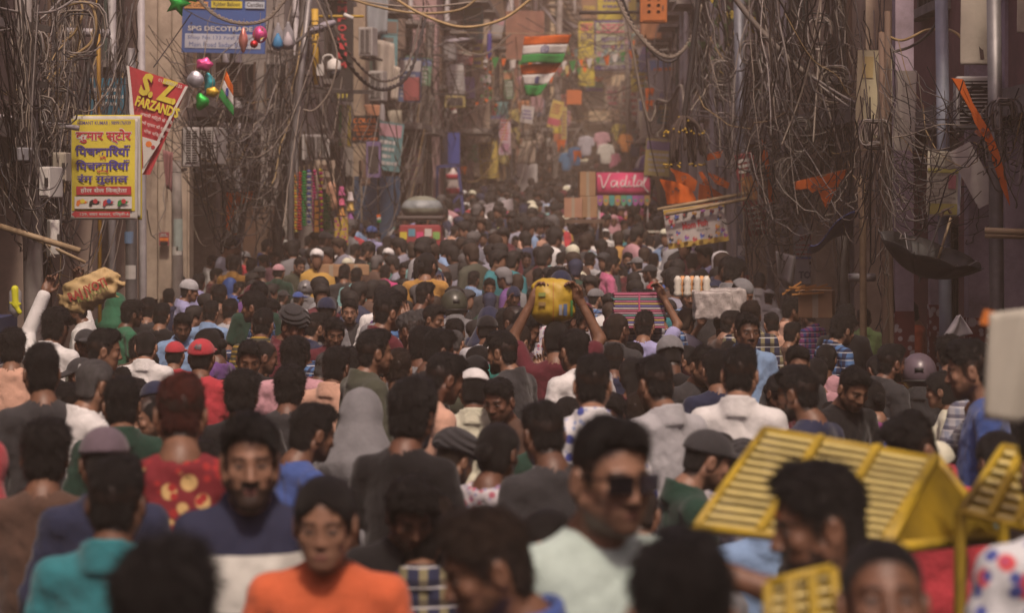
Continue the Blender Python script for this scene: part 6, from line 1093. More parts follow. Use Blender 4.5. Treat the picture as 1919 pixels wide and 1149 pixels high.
pa([ # nearest people
 (290, 1008, 225, 8, 'tee', 'charcoal', dict(hair='messy')), (1283, 985, 240, -5, 'shirt', 'white', dict(hair='side')), (1655, 985, 172, 182, 'shirt', 'pale print', dict(kind='moustache', hair='buzz', pitch=-14, skin=1, d=3.9)), (1995, 760, 165, -10, 'shirt', 'red blue flowers', dict(hair='fade')),
 (1570, 852, 132, -100, 'tee', 'white', dict(kind='beard', hair='side', la='barrier', pitch=8, skin=1, extra='bindi', d=4.65)), (1128, 764, 140, 150, 'tee', 'mint', dict(kind='stubble', hair='fade', extra='sunglasses', pitch=4, skin=2, d=4.9)), (962, 928, 165, -105, 'shirt', 'blue', dict(kind='stubble', hair='side', hc='brown', pitch=18, skin=1)),
 (612, 872, 138, 182, 'tee', 'orange', dict(kind='female', hair='bun', pitch=8, skin=2)), (468, 760, 132, 172, 'shirt', 'navy white', dict(kind='beard', hair='side', pitch=4, skin=2)), (212, 846, 132, 4, 'shirt', 'teal', dict(hair='fade', pitch=6)), (788, 938, 102, 0, 'shirt', 'dark check', dict(hair='side')), (762, 872, 105, 165, 'tee', 'black', dict(hair='messy', pitch=28, skin=3)),
 (338, 690, 112, -8, 'kurta', 'gold blobs', dict(kind='stubble', hair='fade', hc='henna', pitch=10)), (196, 786, 108, -12, 'shirt', 'navy', dict(hat='cap', hatc='mauve', pitch=16)), (82, 782, 102, -5, 'tee', 'brown', dict(hair='messy')), (-44, 810, 96, 20, 'kurta', 'magenta', dict(kind='female', hair='long', hat='scarf', hatc='red')), (60, 905, 80, -40, 'tee', 'charcoal', dict(kind='female', hair='bun')),
 (765, 706, 98, 24, 'tee', 'black', dict(kind='beard', hair='curly')), (676, 722, 78, 4, 'kurta', 'grey', dict(kind='female', hair='long', hat='scarf', hatc='grey')), (888, 686, 66, 2, 'shirt', 'cream', dict(hat='skullcap', hatc='white', hair='fade')), (922, 782, 90, 30, 'kurta', 'pale print', dict(kind='female', hair='bun', pitch=14)), (565, 748, 86, 55, 'tee', 'blue', dict(hair='side', pitch=14)), (450, 690, 72, 0, 'tee', 'black', dict(hair='messy')),
 (1030, 742, 96, -25, 'tee', 'charcoal', dict(hair='fade', pitch=14)), (1110, 657, 86, 3, 'shirt', 'blue flowers', dict(hair='fade')), (1240, 657, 82, -28, 'shirt', 'lightgrey', dict(hair='fade', pitch=14)), (1385, 640, 82, 12, 'shirt', 'white', dict(hair='fade')), (1298, 790, 92, 78, 'shirt', 'darkgreen', dict(hat='cap', hatc='charcoal', pitch=20)), (1512, 677, 80, -50, 'tee', 'navy', dict(kind='beard', hair='fade', pitch=10, extra='glasses')),
 (1738, 752, 104, -125, 'shirt', 'red', dict(kind='beard', hair='fade', pitch=28)), (1838, 628, 84, -78, 'tee', 'blue', dict(kind='stubble', hair='fade', pitch=10)), (1722, 662, 54, 10, 'shirt', 'charcoal', dict(hat='helmet', hatc='mauve')), (1640, 705, 60, -15, 'kurta', 'purple check', dict(kind='female', hair='bun', pitch=15)), (1775, 690, 58, -70, 'kurta', 'cream', dict(kind='female', hair='long')), (1555, 745, 56, 160, 'kurta', 'maroon', dict(kind='female', hair='bun')), (1880, 800, 90, -20, 'kurta', 'aqua', dict(kind='female', hair='long')),
 # second band
 (80, 637, 82, -20, 'tee', 'charcoal', dict(hair='side')), (165, 662, 80, 50, 'shirt', 'white', dict(hair='buzz', hc='grey', kind='stubble')), (228, 700, 82, -12, 'shirt', 'darkgreen', dict(hair='side')), (115, 712, 70, 10, 'tee', 'brown', dict(hair='fade')), (182, 610, 62, 75, 'shirt', 'white', dict(hair='fade', kind='moustache')), (272, 614, 50, 2, 'shirt', 'white', dict(hair='buzz')), (22, 612, 58, -10, 'tee', 'peach', dict(hair='messy')), (98, 574, 54, 20, 'shirt', 'white', dict(hair='messy', la='raise')), (280, 660, 46, 0, 'tee', 'rose', dict(hair='side')),
 (376, 628, 58, 4, 'tee', 'red', dict(hat='cap', hatc='red', extra='cap48', pitch=2)), (326, 634, 46, 8, 'tee', 'red', dict(hat='cap', hatc='red', pitch=6)), (340, 580, 42, 165, 'shirt', 'skyblue', dict(pitch=18, skin=3)), (392, 560, 38, 10, 'shirt', 'skyblue'), (430, 556, 38, 0, 'tee', 'lightgrey'), (490, 574, 48, 8, 'shirt', 'yellow stripe', dict(hair='fade')), (466, 628, 56, 170, 'tee', 'black', dict(hair='fade', pitch=20)), (550, 628, 58, 0, 'shirt', 'rose', dict(hair='messy')), (540, 682, 66, 5, 'tee', 'charcoal', dict(hair='messy')), (625, 645, 60, 20, 'shirt', 'peach', dict(hair='side')),
 (585, 582, 44, 55, 'shirt', 'navy', dict(kind='beard')), (624, 588, 46, 165, 'tee', 'maroon', dict(hair='side', pitch=18)), (655, 556, 38, 175, 'tee', 'charcoal'), (692, 612, 66, 62, 'jacket', 'olive', dict(kind='stubble', hair='fade', pitch=2, skin=4)), (718, 545, 54, 58, 'shirt', 'maroon', dict(kind='stubble', hair='fade', ra='face')), (745, 648, 62, 0, 'tee', 'black', dict(hair='fade', hc='brown')), (812, 652, 74, 60, 'shirt', 'peach', dict(hair='fade', pitch=18)), (808, 610, 62, 62, 'tee', 'black', dict(hair='side', pitch=14, skin=3)), (850, 612, 44, 20, 'shirt', 'rose', dict(hair='buzz', hc='grey')), (893, 658, 58, -5, 'shirt', 'olive', dict(hat='cap', hatc='black', pitch=16)), (912, 585, 46, 6, 'tee', 'lightgrey', dict(hat='cap', hatc='black', pitch=10)), (952, 614, 62, -60, 'jacket', 'charcoal', dict(kind='beard', hair='fade')), (945, 700, 66, -150, 'tee', 'brown', dict(kind='stubble', pitch=14)),
 (1042, 594, 60, 2, 'tee', 'maroon', dict(hair='buzz', la='up', ra='up')), (1082, 612, 62, -35, 'shirt', 'white', dict(hair='side')), (1206, 578, 46, 12, 'tee', 'lavender', dict(hair='fade', ra='up')), (1150, 640, 50, 0, 'tee', 'navy'), (1185, 665, 56, 0, 'kurta', 'maroon', dict(kind='female', hair='long')), (1290, 527, 38, 176, 'tee', 'skyblue', dict(hair='side', kind='stubble')), (1398, 582, 54, 168, 'shirt', 'skyblue', dict(kind='moustache', hair='side', pitch=2)), (1310, 640, 58, 150, 'tee', 'charcoal', dict(pitch=12)), (1345, 650, 62, -10, 'tee', 'navy', dict(hair='side')), (1362, 578, 42, 60, 'tee', 'brown'), (1452, 690, 60, 150, 'kurta', 'maroon', dict(kind='female', hair='bun', pitch=16)),
 (1490, 640, 56, 170, 'tee', 'charcoal', dict(pitch=12)), (1585, 672, 66, 155, 'tee', 'black', dict(pitch=26)), (1520, 572, 34, -40, 'shirt', 'purple check', dict(hair='buzz', pitch=14)), (1568, 584, 46, 62, 'shirt', 'blue check', dict(hair='messy', pitch=18)), (1582, 566, 44, 20, 'shirt', 'black', dict(hair='fade')), (1478, 556, 36, 80, 'tee', 'peach', dict(hair='messy')), (1448, 582, 38, -10, 'tee', 'peach'), (1712, 560, 38, -82, 'tee', 'orange', dict(kind='beard', hair='side', pitch=14)), (1660, 640, 56, 60, 'jacket', 'charcoal', dict(kind='beard', hair='fade')), (1780, 625, 52, 0, 'tee', 'black', dict(hair='messy')), (1620, 575, 36, 0, 'shirt', 'lime'), (1480, 600, 40, 40, 'tee', 'brown'),
 (1422, 506, 30, 20, 'shirt', 'white', dict(hair='buzz', hc='grey')), (1440, 540, 26, 30, 'shirt', 'white', dict(hat='skullcap', hatc='white')),
 # the left side of the crowd
 (26, 478, 27, 60, 'tee', 'navy'), (204, 460, 25, 178, 'tee', 'charcoal', dict(skin=3)), (170, 486, 22, 100, 'tee', 'brown'), (180, 492, 20, 30, 'tee', 'aqua'), (152, 548, 44, -84, 'shirt', 'white', dict(kind='beard', ra='up')), (266, 490, 25, -10, 'kurta', 'magenta', dict(kind='female', hair='bun', ra='face')), (348, 522, 33, 72, 'shirt', 'lavender', dict(hat='beanie', hatc='lightgrey', kind='moustache')), (337, 512, 26, 10, 'shirt', 'navy', dict(hat='cap', hatc='charcoal')), (395, 474, 24, 75, 'shirt', 'white', dict(hair='bald', kind='stubble')), (371, 510, 30, 4, 'shirt', 'lavender'), (400, 500, 26, 80, 'tee', 'maroon'), (437, 478, 27, 5, 'shirt', 'mustard', dict(extra='backpack')), (456, 470, 22, 60, 'tee', 'red', dict(hat='beanie', hatc='grey')), (442, 524, 27, 70, 'shirt', 'blue', dict(pitch=16)), (470, 482, 26, 15, 'shirt', 'grey'), (384, 468, 22, 0, 'tee', 'navy'),
 (275, 554, 38, 0, 'tee', 'charcoal'), (316, 538, 30, -10, 'tee', 'navy', dict(hair='side')), (410, 530, 36, 0, 'tee', 'brown'), (300, 564, 40, 10, 'tee', 'black', dict(extra=None)), (240, 560, 40, 60, 'tee', 'green', dict(hair='messy')), (215, 545, 36, 20, 'tee', 'green', dict(hat='scarf', hatc='green')),
 (545, 421, 24, 50, 'shirt', 'white', dict(hair='fade')), (497, 446, 24, 70, 'shirt', 'blue'), (577, 437, 22, 66, 'tee', 'grey', dict(hair='bald', kind='moustache')), (606, 431, 25, 66, 'jacket', 'charcoal', dict(hat='cap', hatc='charcoal', kind='stubble')), (619, 442, 20, 80, 'shirt', 'brown'), (696, 424, 21, 4, 'shirt', 'lavender', dict(hat='turban', hatc='blue')), (725, 440, 21, 10, 'kurta', 'white', dict(kind='female', hair='long')), (746, 417, 20, 150, 'jacket', 'navy', dict(kind='beard')), (712, 412, 18, 0, 'tee', 'charcoal'), (733, 410, 18, 60, 'tee', 'brown'), (521, 491, 27, 6, 'shirt', 'darkgreen', dict(hat='cap', hatc='rose')), (516, 469, 24, 165, 'shirt', 'rose', dict(kind='stubble')), (490, 495, 26, -60, 'tee', 'navy', dict(hat='cap', hatc='charcoal')), (557, 479, 26, 140, 'shirt', 'olive', dict(pitch=16, kind='moustache')),
 (648, 480, 24, 40, 'tee', 'maroon', dict(hat='cap', hatc='cream')), (680, 453, 26, 75, 'shirt', 'black', dict(kind='beard', pitch=22)), (662, 455, 22, 60, 'tee', 'charcoal'), (645, 493, 28, 0, 'tee', 'charcoal'), (667, 499, 28, 5, 'shirt', 'aqua'), (721, 494, 26, 2, 'shirt', 'magenta'), (757, 489, 26, 170, 'tee', 'black', dict(kind='moustache')), (836, 507, 28, 0, 'tee', 'orange'), (852, 542, 40, -10, 'shirt', 'grey', dict(hat='helmet', hatc='olive')), (860, 552, 36, 165, 'shirt', 'brown', dict(kind='moustache', skin=3)), (916, 517, 29, 168, 'jacket', 'charcoal', dict(pitch=14)), (885, 505, 28, 25, 'shirt', 'skyblue'), (556, 543, 28, 40, 'tee', 'brown', dict(hat='cap', hatc='blue')), (528, 540, 28, 30, 'tee', 'charcoal', dict(hat='cap', hatc='charcoal')), (572, 524, 26, 0, 'shirt', 'grey', dict(hat='helmet', hatc='grey')), (610, 556, 40, 10, 'shirt', 'grey', dict(hat='beanie', hatc='navy')), (790, 525, 40, 50, 'tee', 'charcoal'), (905, 434, 20, 175, 'shirt', 'lavender', dict(kind='stubble')), (937, 406, 18, 0, 'shirt', 'lime'), (850, 420, 20, 60, 'shirt', 'peach'),
 # the right half of the middle
 (1094, 412, 20, 30, 'shirt', 'lightgrey'), (1113, 407, 18, 178, 'shirt', 'mustard', dict(kind='moustache')), (1135, 427, 18, 6, 'tee', 'white', dict(hat='skullcap', hatc='white')), (1061, 432, 20, 0, 'kurta', 'red', dict(kind='female', hair='long', hat='scarf', hatc='red')), (1072, 424, 19, 40, 'shirt', 'lavender'), (1142, 478, 28, 76, 'shirt', 'pink'), (1163, 492, 25, -60, 'shirt', 'maroon', dict(kind='beard', pitch=12)), (1197, 478, 25, -40, 'tee', 'lightgrey', dict(hat='cap', hatc='grey')), (1223, 492, 28, -65, 'tee', 'red', dict(hat='cap', hatc='charcoal', kind='stubble')), (1248, 460, 23, 2, 'shirt', 'white', dict(hat='cap', hatc='grey')), (1224, 472, 25, 10, 'shirt', 'white'), (1217, 437, 22, 20, 'shirt', 'white', dict(hair='bald')), (1112, 536, 33, 55, 'shirt', 'blue check', dict(hat='cap', hatc='grey')), (1147, 520, 26, 176, 'shirt', 'lavender', dict(hair='bald', hc='grey', kind='stubble')), (1314, 504, 30, 0, 'tee', 'charcoal', dict(hair='curly')), (1297, 474, 26, 10, 'kurta', 'maroon', dict(hair='messy')), (962, 535, 31, 174, 'tee', 'black', dict(kind='stubble', hat='beanie', hatc='navy', ra='face')), (1105, 470, 26, 0, 'tee', 'lightgrey'), (1182, 398, 18, 178, 'shirt', 'skyblue'), (1150, 400, 18, 178, 'kurta', 'cream', dict(kind='female', hat='scarf', hatc='rose')), (1213, 396, 18, 178, 'shirt', 'rose', dict(hat='cap', hatc='red')), (1168, 410, 18, 150, 'kurta', 'lime', dict(kind='female')), (980, 345, 12, 0, 'shirt', 'white'), (985, 470, 24, 165, 'shirt', 'skyblue', dict(kind='moustache', skin=3)), (1008, 440, 20, 170, 'kurta', 'lavender', dict(kind='female')), (966, 440, 20, 170, 'tee', 'navy'), (1024, 382, 15, 0, 'shirt', 'aqua', dict(hat='skullcap', hatc='lightgrey')), (872, 378, 15, 0, 'shirt', 'white', dict(hat='skullcap', hatc='white')), (856, 388, 16, 10, 'tee', 'rose', dict(hat='cap', hatc='purple')), (1008, 500, 27, 0, 'shirt', 'charcoal'), (1050, 470, 24, 20, 'shirt', 'navy'), (1176, 470, 24, 175, 'tee', 'skyblue', dict(kind='beard')),
])
NMAN = len(PEOPLE)
# the rest of the crowd fills the roadway
LX = ([3, 12, 16, 20, 27, 31, 34, 40, 46, 54, 65, 85, 125], [-.8, -2.9, -2.9, -3.1, -3.8, -3.3, -2.6, -1.9, -1.3, -.9, .3, 1.6, 4.4]); RX = ([3, 10, 12, 16, 20, 27, 36, 49, 70, 125], [.8, 2.4, 2.4, 2.05, 2.1, 2.4, 2.6, 3.2, 4.5, 6.4])
keep = [(1300, 790, 1919, 1149, 6.4), (1380, 780, 1919, 900, 7.0), (755, 362, 828, 445, 34), (584, 494, 686, 520, 25.3), (1000, 520, 1078, 606, 14.5), (1146, 545, 1248, 616, 14), (1262, 512, 1378, 600, 16.9), (1466, 525, 1570, 590, 17.8), (110, 500, 232, 582, 15.5), (1056, 318, 1120, 400, 35.5), (1115, 322, 1218, 380, 39.4), (1245, 380, 1364, 464, 23.8), (0, 540, 45, 600, 13), (1500, 60, 1919, 640, 13), (0, 0, 250, 520, 15), (538, 316, 668, 430, 30.5), (968, 305, 1008, 345, 56)]
spots = [(P(790, 440, 34).x, 34, .75), (P(1166, 380, 40).x, 40, .85), (P(1090, 400, 36).x, 36.2, .7), (P(1226, 434, 33).x, 33, .3)]
grid = {}
def near_ok(x, y, m):
    for i in range(int(x // .6) - 1, int(x // .6) + 2):
        for j in range(int(y // .6) - 1, int(y // .6) + 2):
            for q in grid.get((i, j), ()):
                if (q[0] - x) ** 2 + (q[1] - y) ** 2 < m * m: return False
    return True
def remember(x, y): grid.setdefault((int(x // .6), int(y // .6)), []).append((x, y))
for p in PEOPLE: remember(p['x'], p['y'])
rd = random.Random(99); boxes = [(p['px'] - p['hw'] * (.55 if p['hw'] < 48 else .85), p['py'], p['px'] + p['hw'] * (.55 if p['hw'] < 48 else .85), p['py'] + p['hw'] * (1.25 if p['hw'] < 48 else 2.3), p['y']) for p in PEOPLE]
pal = ['black'] * 10 + ['charcoal'] * 10 + ['navy'] * 9 + ['grey'] * 5 + ['lightgrey'] * 4 + ['white'] * 8 + ['skyblue'] * 4 + ['lavender'] * 3 + ['maroon'] * 6 + ['brown'] * 6 + ['olive'] * 4 + ['darkgreen'] * 3 + ['blue'] * 3 + ['grey check'] * 3 + ['pale print'] * 2 + ['blue check'] * 2 + ['dark check'] * 3 + ['vertical stripe'] * 3 + ['teal', 'rose', 'rose', 'pink', 'red', 'red', 'mustard', 'yellow', 'cream', 'peach', 'purple', 'turquoise', 'aqua', 'blue check', 'grey check', 'dark check', 'purple check']
for it in range(52000):
    u = rd.random(); d = 6.4 + (112 - 6.4) * u ** 1.5; x = rd.uniform(float(np.interp(d, *LX)), float(np.interp(d, *RX)))
    if not near_ok(x, d, .37 if d < 30 else .36) or any((x - a) ** 2 + (d - b) ** 2 < c * c for a, b, c in spots): continue
    H = rd.gauss(1.63, .065) if rd.random() < .88 else rd.uniform(1.3, 1.52); H = min(H, 1.74); px, py = pix((x, d, g(d) + H)); hw = .178 * H / 1.715 * F / d
    if px < -60 or px > 1980 or py > 1180: continue
    bad = False
    for b in boxes:
        if d < b[4] + .15:
            ox = min(px + hw * .6, b[2]) - max(px - hw * .6, b[0]); oy = min(py + hw * 3, b[3]) - max(py, b[1])
            if ox > .12 * (b[2] - b[0]) and oy > .12 * (b[3] - b[1]): bad = True; break
    if not bad:
        for (x0, y0, x1, y1, kd) in keep:
            if d < kd and px + hw * .6 > x0 and px - hw * .6 < x1 and py < y1 - 4 and py + hw * 3 > y0: bad = True; break
    if bad: continue
    remember(x, d); fem = rd.random() < .13; f = rd.gauss(0, 32) if rd.random() < .62 else (180 + rd.gauss(0, 32) if rd.random() < .6 else rd.choice((-90, 90)) + rd.gauss(0, 20)); hat = rd.choice(('cap', 'cap', 'skullcap', 'beanie', 'turban')) if rd.random() < (.10 if not fem else .0) else ('scarf' if fem and rd.random() < .22 else None)
    person_at(px, py, hw / .91, f, 'kurta' if fem else rd.choice(('tee', 'shirt', 'shirt', 'jacket') if rd.random() < .9 else ('jacket',)), rd.choice(pal) if not fem else rd.choice(('magenta', 'maroon', 'mustard', 'turquoise', 'rose', 'purple', 'red', 'navy', 'peach')), kind='female' if fem else rd.choice(('stubble', 'moustache', 'beard', 'stubble')), hair=rd.choice(('long', 'bun')) if fem else rd.choice(('fade', 'fade', 'side', 'side', 'messy', 'buzz', 'curly', 'bald') if rd.random() < .9 else ('bald',)), hc=rd.choices(('black', 'brown', 'grey'), (12, 3, 1))[0], hat=hat, hatc=rd.choice(('white', 'navy', 'charcoal', 'charcoal', 'grey', 'cream', 'maroon', 'navy')), la='down', ra=rd.choices(('down', 'bent', 'phone', 'up'), (70, 20, 9, 0))[0], pitch=rd.choice((4, 13, 22)), yaw=rd.choice((-25, 0, 0, 25)), d=d, rnd=rd)
PEOPLE.sort(key=lambda p: -(p['hw'] + (1000 if p['manual'] else 0)))
NEAR, FAR = PEOPLE[:300], PEOPLE[300:]

# labels: look, then facing, then the nearest landmark, then an ordinal among look-alikes
MARKS = [('large barricade', 1530, 900), ('right white bag', 1890, 690), ('navy-white shirt', 468, 800), ('girl in orange', 612, 930), ('red cap 48', 376, 650), ('white skullcap', 888, 720), ('yellow sack', 1038, 565), ('striped cloth stack', 1196, 582), ('cup stacks', 1295, 540), ('toy banner', 1304, 425), ('open carton', 1530, 570), ('black umbrella', 1735, 510), ('cream sack', 175, 545), ('water pistol', 28, 565), ('yellow Hindi banner', 196, 400), ('garland stall', 590, 440), ('taped cartons', 635, 508), ('rickshaw', 790, 430), ('tall cartons', 1090, 390), ('ice cream cart', 1166, 350), ('white cabinet', 988, 345), ('blue shutters', 715, 400), ('cream pilasters', 310, 500), ('teal shirt', 212, 930), ('sunglasses man', 1128, 850)]
HN = dict(fade='cropped hair', side='side-parted hair', messy='thick messy hair', buzz='shaven hair', bun='tied-up hair', long='long hair', bald='thinning hair', curly='curly hair')
HATN = dict(cap='cap', helmet='helmet', skullcap='skullcap', beanie='knit cap', turban='turban', scarf='headscarf')
def facing(f): f = (f + 180) % 360 - 180; return 'back turned' if abs(f) < 45 else 'facing us' if abs(f) > 135 else 'facing right' if f > 0 else 'facing left'
seen = {}
for p in NEAR:
    head = (p['hatc'] + ' ' + HATN[p['hat']]) if p['hat'] else (('' if p['hc'] == 'black' else p['hc'] + ' ') + HN[p['hair']])
    cx, cy = p['px'], p['py']; m = min(MARKS, key=lambda q: (q[1] - cx) ** 2 + ((q[2] - cy) * 1.3) ** 2); dx, dy = cx - m[1], cy - m[2]
    rel = ('left of' if dx < 0 else 'right of') if abs(dx) > abs(dy) else ('above' if dy < 0 else 'below')
    p['lb'] = 'person in %s %s with %s, %s, %s %s' % (p['col'], {'tee': 'T-shirt', 'shirt': 'shirt', 'kurta': 'dress' if p['kind'] == 'female' else 'kurta', 'jacket': 'jacket'}[p['top']], head, facing(p['f']), rel, m[0]); p['dm'] = dx * dx + dy * dy; seen.setdefault(p['lb'], []).append(p)
ORD = ('nearest', 'second nearest', 'third nearest', 'fourth nearest', 'fifth nearest', 'sixth nearest', 'seventh nearest')
for k, v in seen.items():
    if len(k.replace('-', ' ').split()) > 14:
        for p in v: p['lb'] = k = k.replace(' with ', ', ').replace('person in ', 'person, ')
    if len(v) > 1:
        v.sort(key=lambda p: p['dm'])
        for i, p in enumerate(v): p['lb'] = k + ', ' + ORD[min(i, 6)]
M_TOP = {}
for p in NEAR:
    s = p['s']; r = empty('person', (p['x'], p['y'], g(p['y'])), R(-p['f']), p['lb'], 'person', 'crowd in the street'); r.scale = (s * random.uniform(.95, 1.05), s * random.uniform(.95, 1.05), s)
    if s < .9: r.scale = (s * 1.04, s * 1.04, s)
    b = obj('body', body_mesh(p['kind'], p['pitch'], p['yaw'], p['la'], p['ra']), r); b.color = (*SKIN[p['skin']], 1)
    chk = M_CHK.get(p['col']); t = obj('top', top_mesh(p['top'], p['la'], p['ra'], chk or M_CLOTH), r); t.color = (*COL.get(p['col'], (.3, .3, .3)), 1); hm_ = head_matrix(p['pitch'], p['yaw'])
    if p['hat'] != 'helmet' and p['hat'] != 'scarf': h = obj('hair', HAIR[p['hair'] if p['hat'] is None else 'buzz' if p['hair'] not in ('long', 'bun') else p['hair']], r, hm_); h.color = (*HAIRC[p['hc']], 1)
    if p['hat']: h = obj({'cap': 'cap_hat', 'scarf': 'headscarf'}.get(p['hat'], p['hat']), HATS[p['hat']], r, hm_); h.color = (*COL[p['hatc']], 1)
    if p['hat'] == 'helmet': obj('helmet_trim', HELMET_TRIM, r, hm_)
    l = obj('trousers', TROUSERS, r); l.color = (*random.choice(((.02, .022, .03), (.03, .03, .035), (.03, .045, .09), (.09, .075, .06))), 1); obj('shoes', SHOES, r)
    if p['extra'] in ('sunglasses', 'glasses'): obj('sunglasses', SUNGLASSES, r, hm_)
    if p['extra'] == 'bindi': q = MB().lathe([(.008, 0), (.006, .003), (.001, .004)], 8, (0, .0865, .034), Matrix.Rotation(-PI / 2, 3, 'X'), sy=1.6).build('tilak', paint((.6, .1, .02)), r); q.matrix_local = hm_
    if p['extra'] == 'cap48':
        v, f, dm = text_mesh('48', .04); k = .05 / dm[0]; q = v * k; q3 = np.stack([q[:, 0], -.1135 + .6 * q[:, 0] ** 2 * 6 + .5 * np.clip(q[:, 1], 0, 1), q[:, 1] + .075], 1); q3[:, 1] -= .010; o = MB().add(q3, f).build('lettering', paint((.1, .1, .11)), r); o.matrix_local = hm_
    if p['extra'] == 'backpack': v, f = nets(lambda q: s_ell(q, (0, -.2, 1.2), (.13, .09, .2)), (-.16, -.32, .98), (.16, -.1, 1.42), .02); obj('backpack', to_mesh('backpack', v, f, paint((.03, .1, .35))), r)
# the far crowd: one mass that reads as heads and shoulders
lo = []
hv, hf = nets(lambda p: head_sdf(p, 'stubble'), (-.1, -.125, -.19), (.1, .125, .13), .028); hm0 = head_matrix(10, 0); lo.append((xf(hv * .97, hm0), hf, 0))
v, f = nets(lambda p: hair_sdf(p, 'messy') - .006, (-.13, -.17, -.13), (.13, .15, .18), .024); lo.append((xf(v, hm0), f, 1))
def lofn(p):
    d = torso_sdf(p, .02, False)
    for s in (-1, 1): a, e, w = arm_pts('down', s)[0]; d = smin(d, s_cone(p, a, e, .06, .05), .03); d = smin(d, s_cone(p, e, w, .05, .035), .02)
    return d
v, f = nets(lofn, (-.34, -.2, .8), (.34, .2, 1.5), .062); lo.append((v, f, 2)); v, f = nets(legs_fn, (-.2, -.16, .02), (.2, .16, .97), .10); lo.append((v, f, 3))
BV = np.concatenate([q[0] for q in lo]); off = np.cumsum([0] + [len(q[0]) for q in lo]); BF = np.concatenate([q[1] + o for q, o in zip(lo, off)]); BI = np.concatenate([np.full(len(q[0]), q[2]) for q in lo])
VV, FF, CC = [], [], []
for i, p in enumerate(FAR):
    a = R(-p['f']); s = p['s']; q = BV * s; q = np.stack([q[:, 0] * math.cos(a) - q[:, 1] * math.sin(a) + p['x'], q[:, 0] * math.sin(a) + q[:, 1] * math.cos(a) + p['y'], q[:, 2] + g(p['y'])], 1)
    c = np.array([SKIN[p['skin']], COL[p['hatc']] if p['hat'] else HAIRC[p['hc']], COL.get(p['col'], (.2, .2, .25)), (.03, .03, .04)]); VV.append(q); FF.append(BF + len(BV) * i); CC.append(np.concatenate([c[BI], np.ones((len(BV), 1))], 1))
if VV:
    v = np.concatenate(VV); f = np.concatenate(FF); me = bpy.data.meshes.new('far_crowd'); me.vertices.add(len(v)); me.vertices.foreach_set('co', v.ravel().astype(np.float32)); me.loops.add(f.size); me.loops.foreach_set('vertex_index', f.ravel().astype(np.int32)); me.polygons.add(len(f)); me.polygons.foreach_set('loop_start', (np.arange(len(f)) * 4).astype(np.int32)); me.update(calc_edges=True); me.validate()
    a = me.color_attributes.new('Col', 'FLOAT_COLOR', 'POINT'); a.data.foreach_set('color', np.concatenate(CC).astype(np.float32).ravel()); me.polygons.foreach_set('use_smooth', np.ones(len(me.polygons), bool)); me.materials.append(mat('crowd_mass', (.1, .1, .1), rough=.8, var=.15, scale=8, attr=True)); tag(obj('far_crowd', me), 'dense mass of heads filling the far street in the haze', 'crowd', kind='stuff')
print('PEOPLE', len(PEOPLE), 'manual', NMAN, 'far', len(FAR))
# things carried on heads and in hands
def soft(name, lb, x0, y0, x1, y1, d, m, dep=.12, amp=.012, sq=.6, rot=0., cat='sack'):
    a, b = (x1 - x0) / F * d / 2, (y1 - y0) / F * d / 2
    def fn(p): k = np.linalg.norm(np.stack([p[:, 0] / a, p[:, 2] / b], 1), ord=3.2, axis=1); e = np.sqrt(k ** 2 + (p[:, 1] / dep) ** 2); return (e - 1) * min(a, b) * .8 + amp * wob(p, 30, 1) + amp * .4 * wob(p, 75, 2)
    v, f = nets(fn, (-a * 1.25, -dep * 1.3, -b * 1.25), (a * 1.25, dep * 1.3, b * 1.25), max(a, b) / 16); r = empty(name, label=lb, cat=cat, M=Matrix.Translation(P((x0 + x1) / 2, (y0 + y1) / 2, d)) @ Matrix.Rotation(rot, 4, 'Y')); obj('sack_cloth', to_mesh('sack_cloth', v, f, m), r); return r, a, b, dep
dy = [p for p in PEOPLE if p['px'] == 1042][0]['y']; r, a, b, dp = soft('printed_sack', 'bulging yellow printed sack carried overhead in the crowd', 994, 520, 1080, 608, dy + .12, mat('sack_yellow', (.42, .28, .03), rough=.5, var=.25, scale=6, bump=.3), .10)
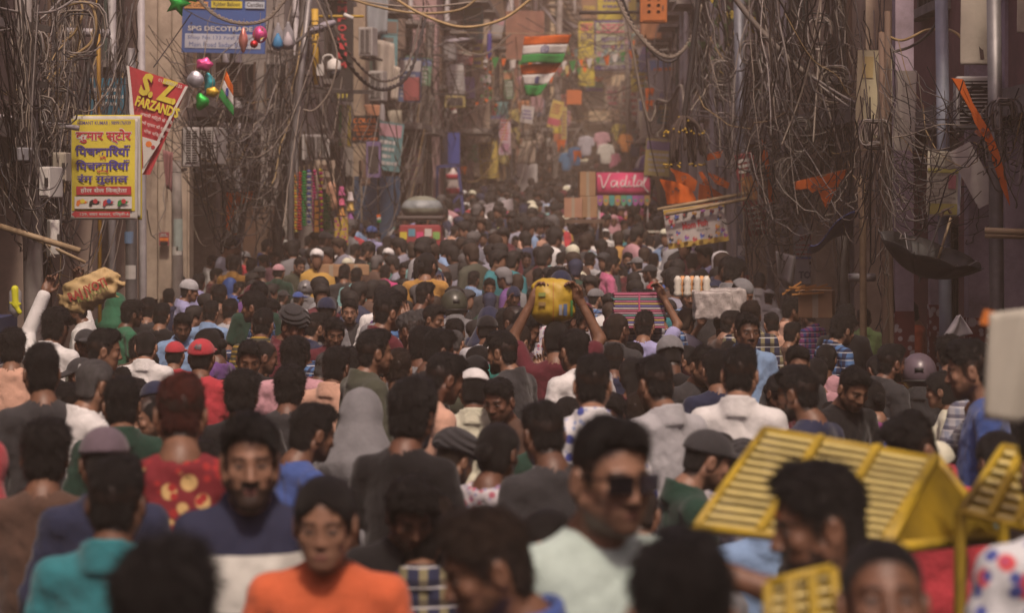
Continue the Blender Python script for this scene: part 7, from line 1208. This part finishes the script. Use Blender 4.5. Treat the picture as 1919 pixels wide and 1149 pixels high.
for x, z, w_, h_, c in ((-.012, 0, .012, 1.7, (.42, .03, .03)), (.5, -.35, .16, .5, (.1, .16, .3)), (.78, -.3, .1, .7, (.05, .2, .06)), (.3, -.35, .14, .45, (.3, .32, .36)), (-.5, .3, .3, .16, (.2, .24, .06)), (-.5, -.1, .3, .16, (.3, .2, .08))): q = MB(); q.sheet([[(x * a + w_ * a * u, -dp * math.sqrt(max(0, 1 - .72 * ((x + w_ * u) ** 2 + (z + h_ * .5 * v) ** 2))) - .012, z * b + h_ * b * .5 * v) for u in (-.5, 0, .5)] for v in np.linspace(-1, 1, 9)], .002); q.build('print_band', paint(c), r)
r, a, b, dp = soft('printed_sack', 'cream sack with red lettering carried slantwise on the left', 112, 512, 228, 576, 15.6, mat('sack_cream', (.42, .30, .14), rough=.7, var=.2, scale=5, bump=.3), .09, amp=.034, rot=-.42)
v, f, dm = text_mesh('RAJ JYOTI', .02); k = 1.3 * a / dm[0]; q3 = np.stack([v[:, 0] * k, np.full(len(v), -dp - .015), v[:, 1] * k * 1.3], 1); MB().add(q3, f).build('lettering', paint((.4, .05, .04)), r)
q3 = q3.copy() * np.array((.8, 1, .7)) + np.array((.02, .005, -.3 * b)); MB().add(q3, f).build('lettering', paint((.2, .22, .06)), r)
dy = [p for p in PEOPLE if p['px'] == 1206][0]['y']; r = empty('cloth_stack', P(1196, 614, dy + .2), label='stack of folded striped cloth carried on a shoulder', cat='cloth stack'); sc = dy / F; rr = random.Random(6)
for i in range(15): q = MB(); q.box((rr.uniform(-1, 1) * sc, 0, (i + .5) * 4.4 * sc), (96 * sc + rr.uniform(-3, 3) * sc, .26, 4.0 * sc)); q.build('folded_cloth', paint(((.32, .06, .12), (.4, .36, .36), (.1, .1, .28), (.42, .3, .1), (.36, .1, .2), (.08, .22, .2), (.4, .2, .26))[i % 7]), r, bevel=.006)
q = MB(); q.box((0, -.135, 33 * sc), (.012, .006, 68 * sc)); q.build('tie_string', paint((.5, .1, .2)), r)
o = MB().box((0, 0, 0), (.16, .012, .22), Matrix.Rotation(.25, 3, 'Y')).build('orange_cloth', paint((.6, .18, .03)), bevel=.004); o.location = P(1852, 596, 5.6); o.scale = (.22, 1, .18); tag(o, 'small blurred orange tag beside the white bag', 'cloth')
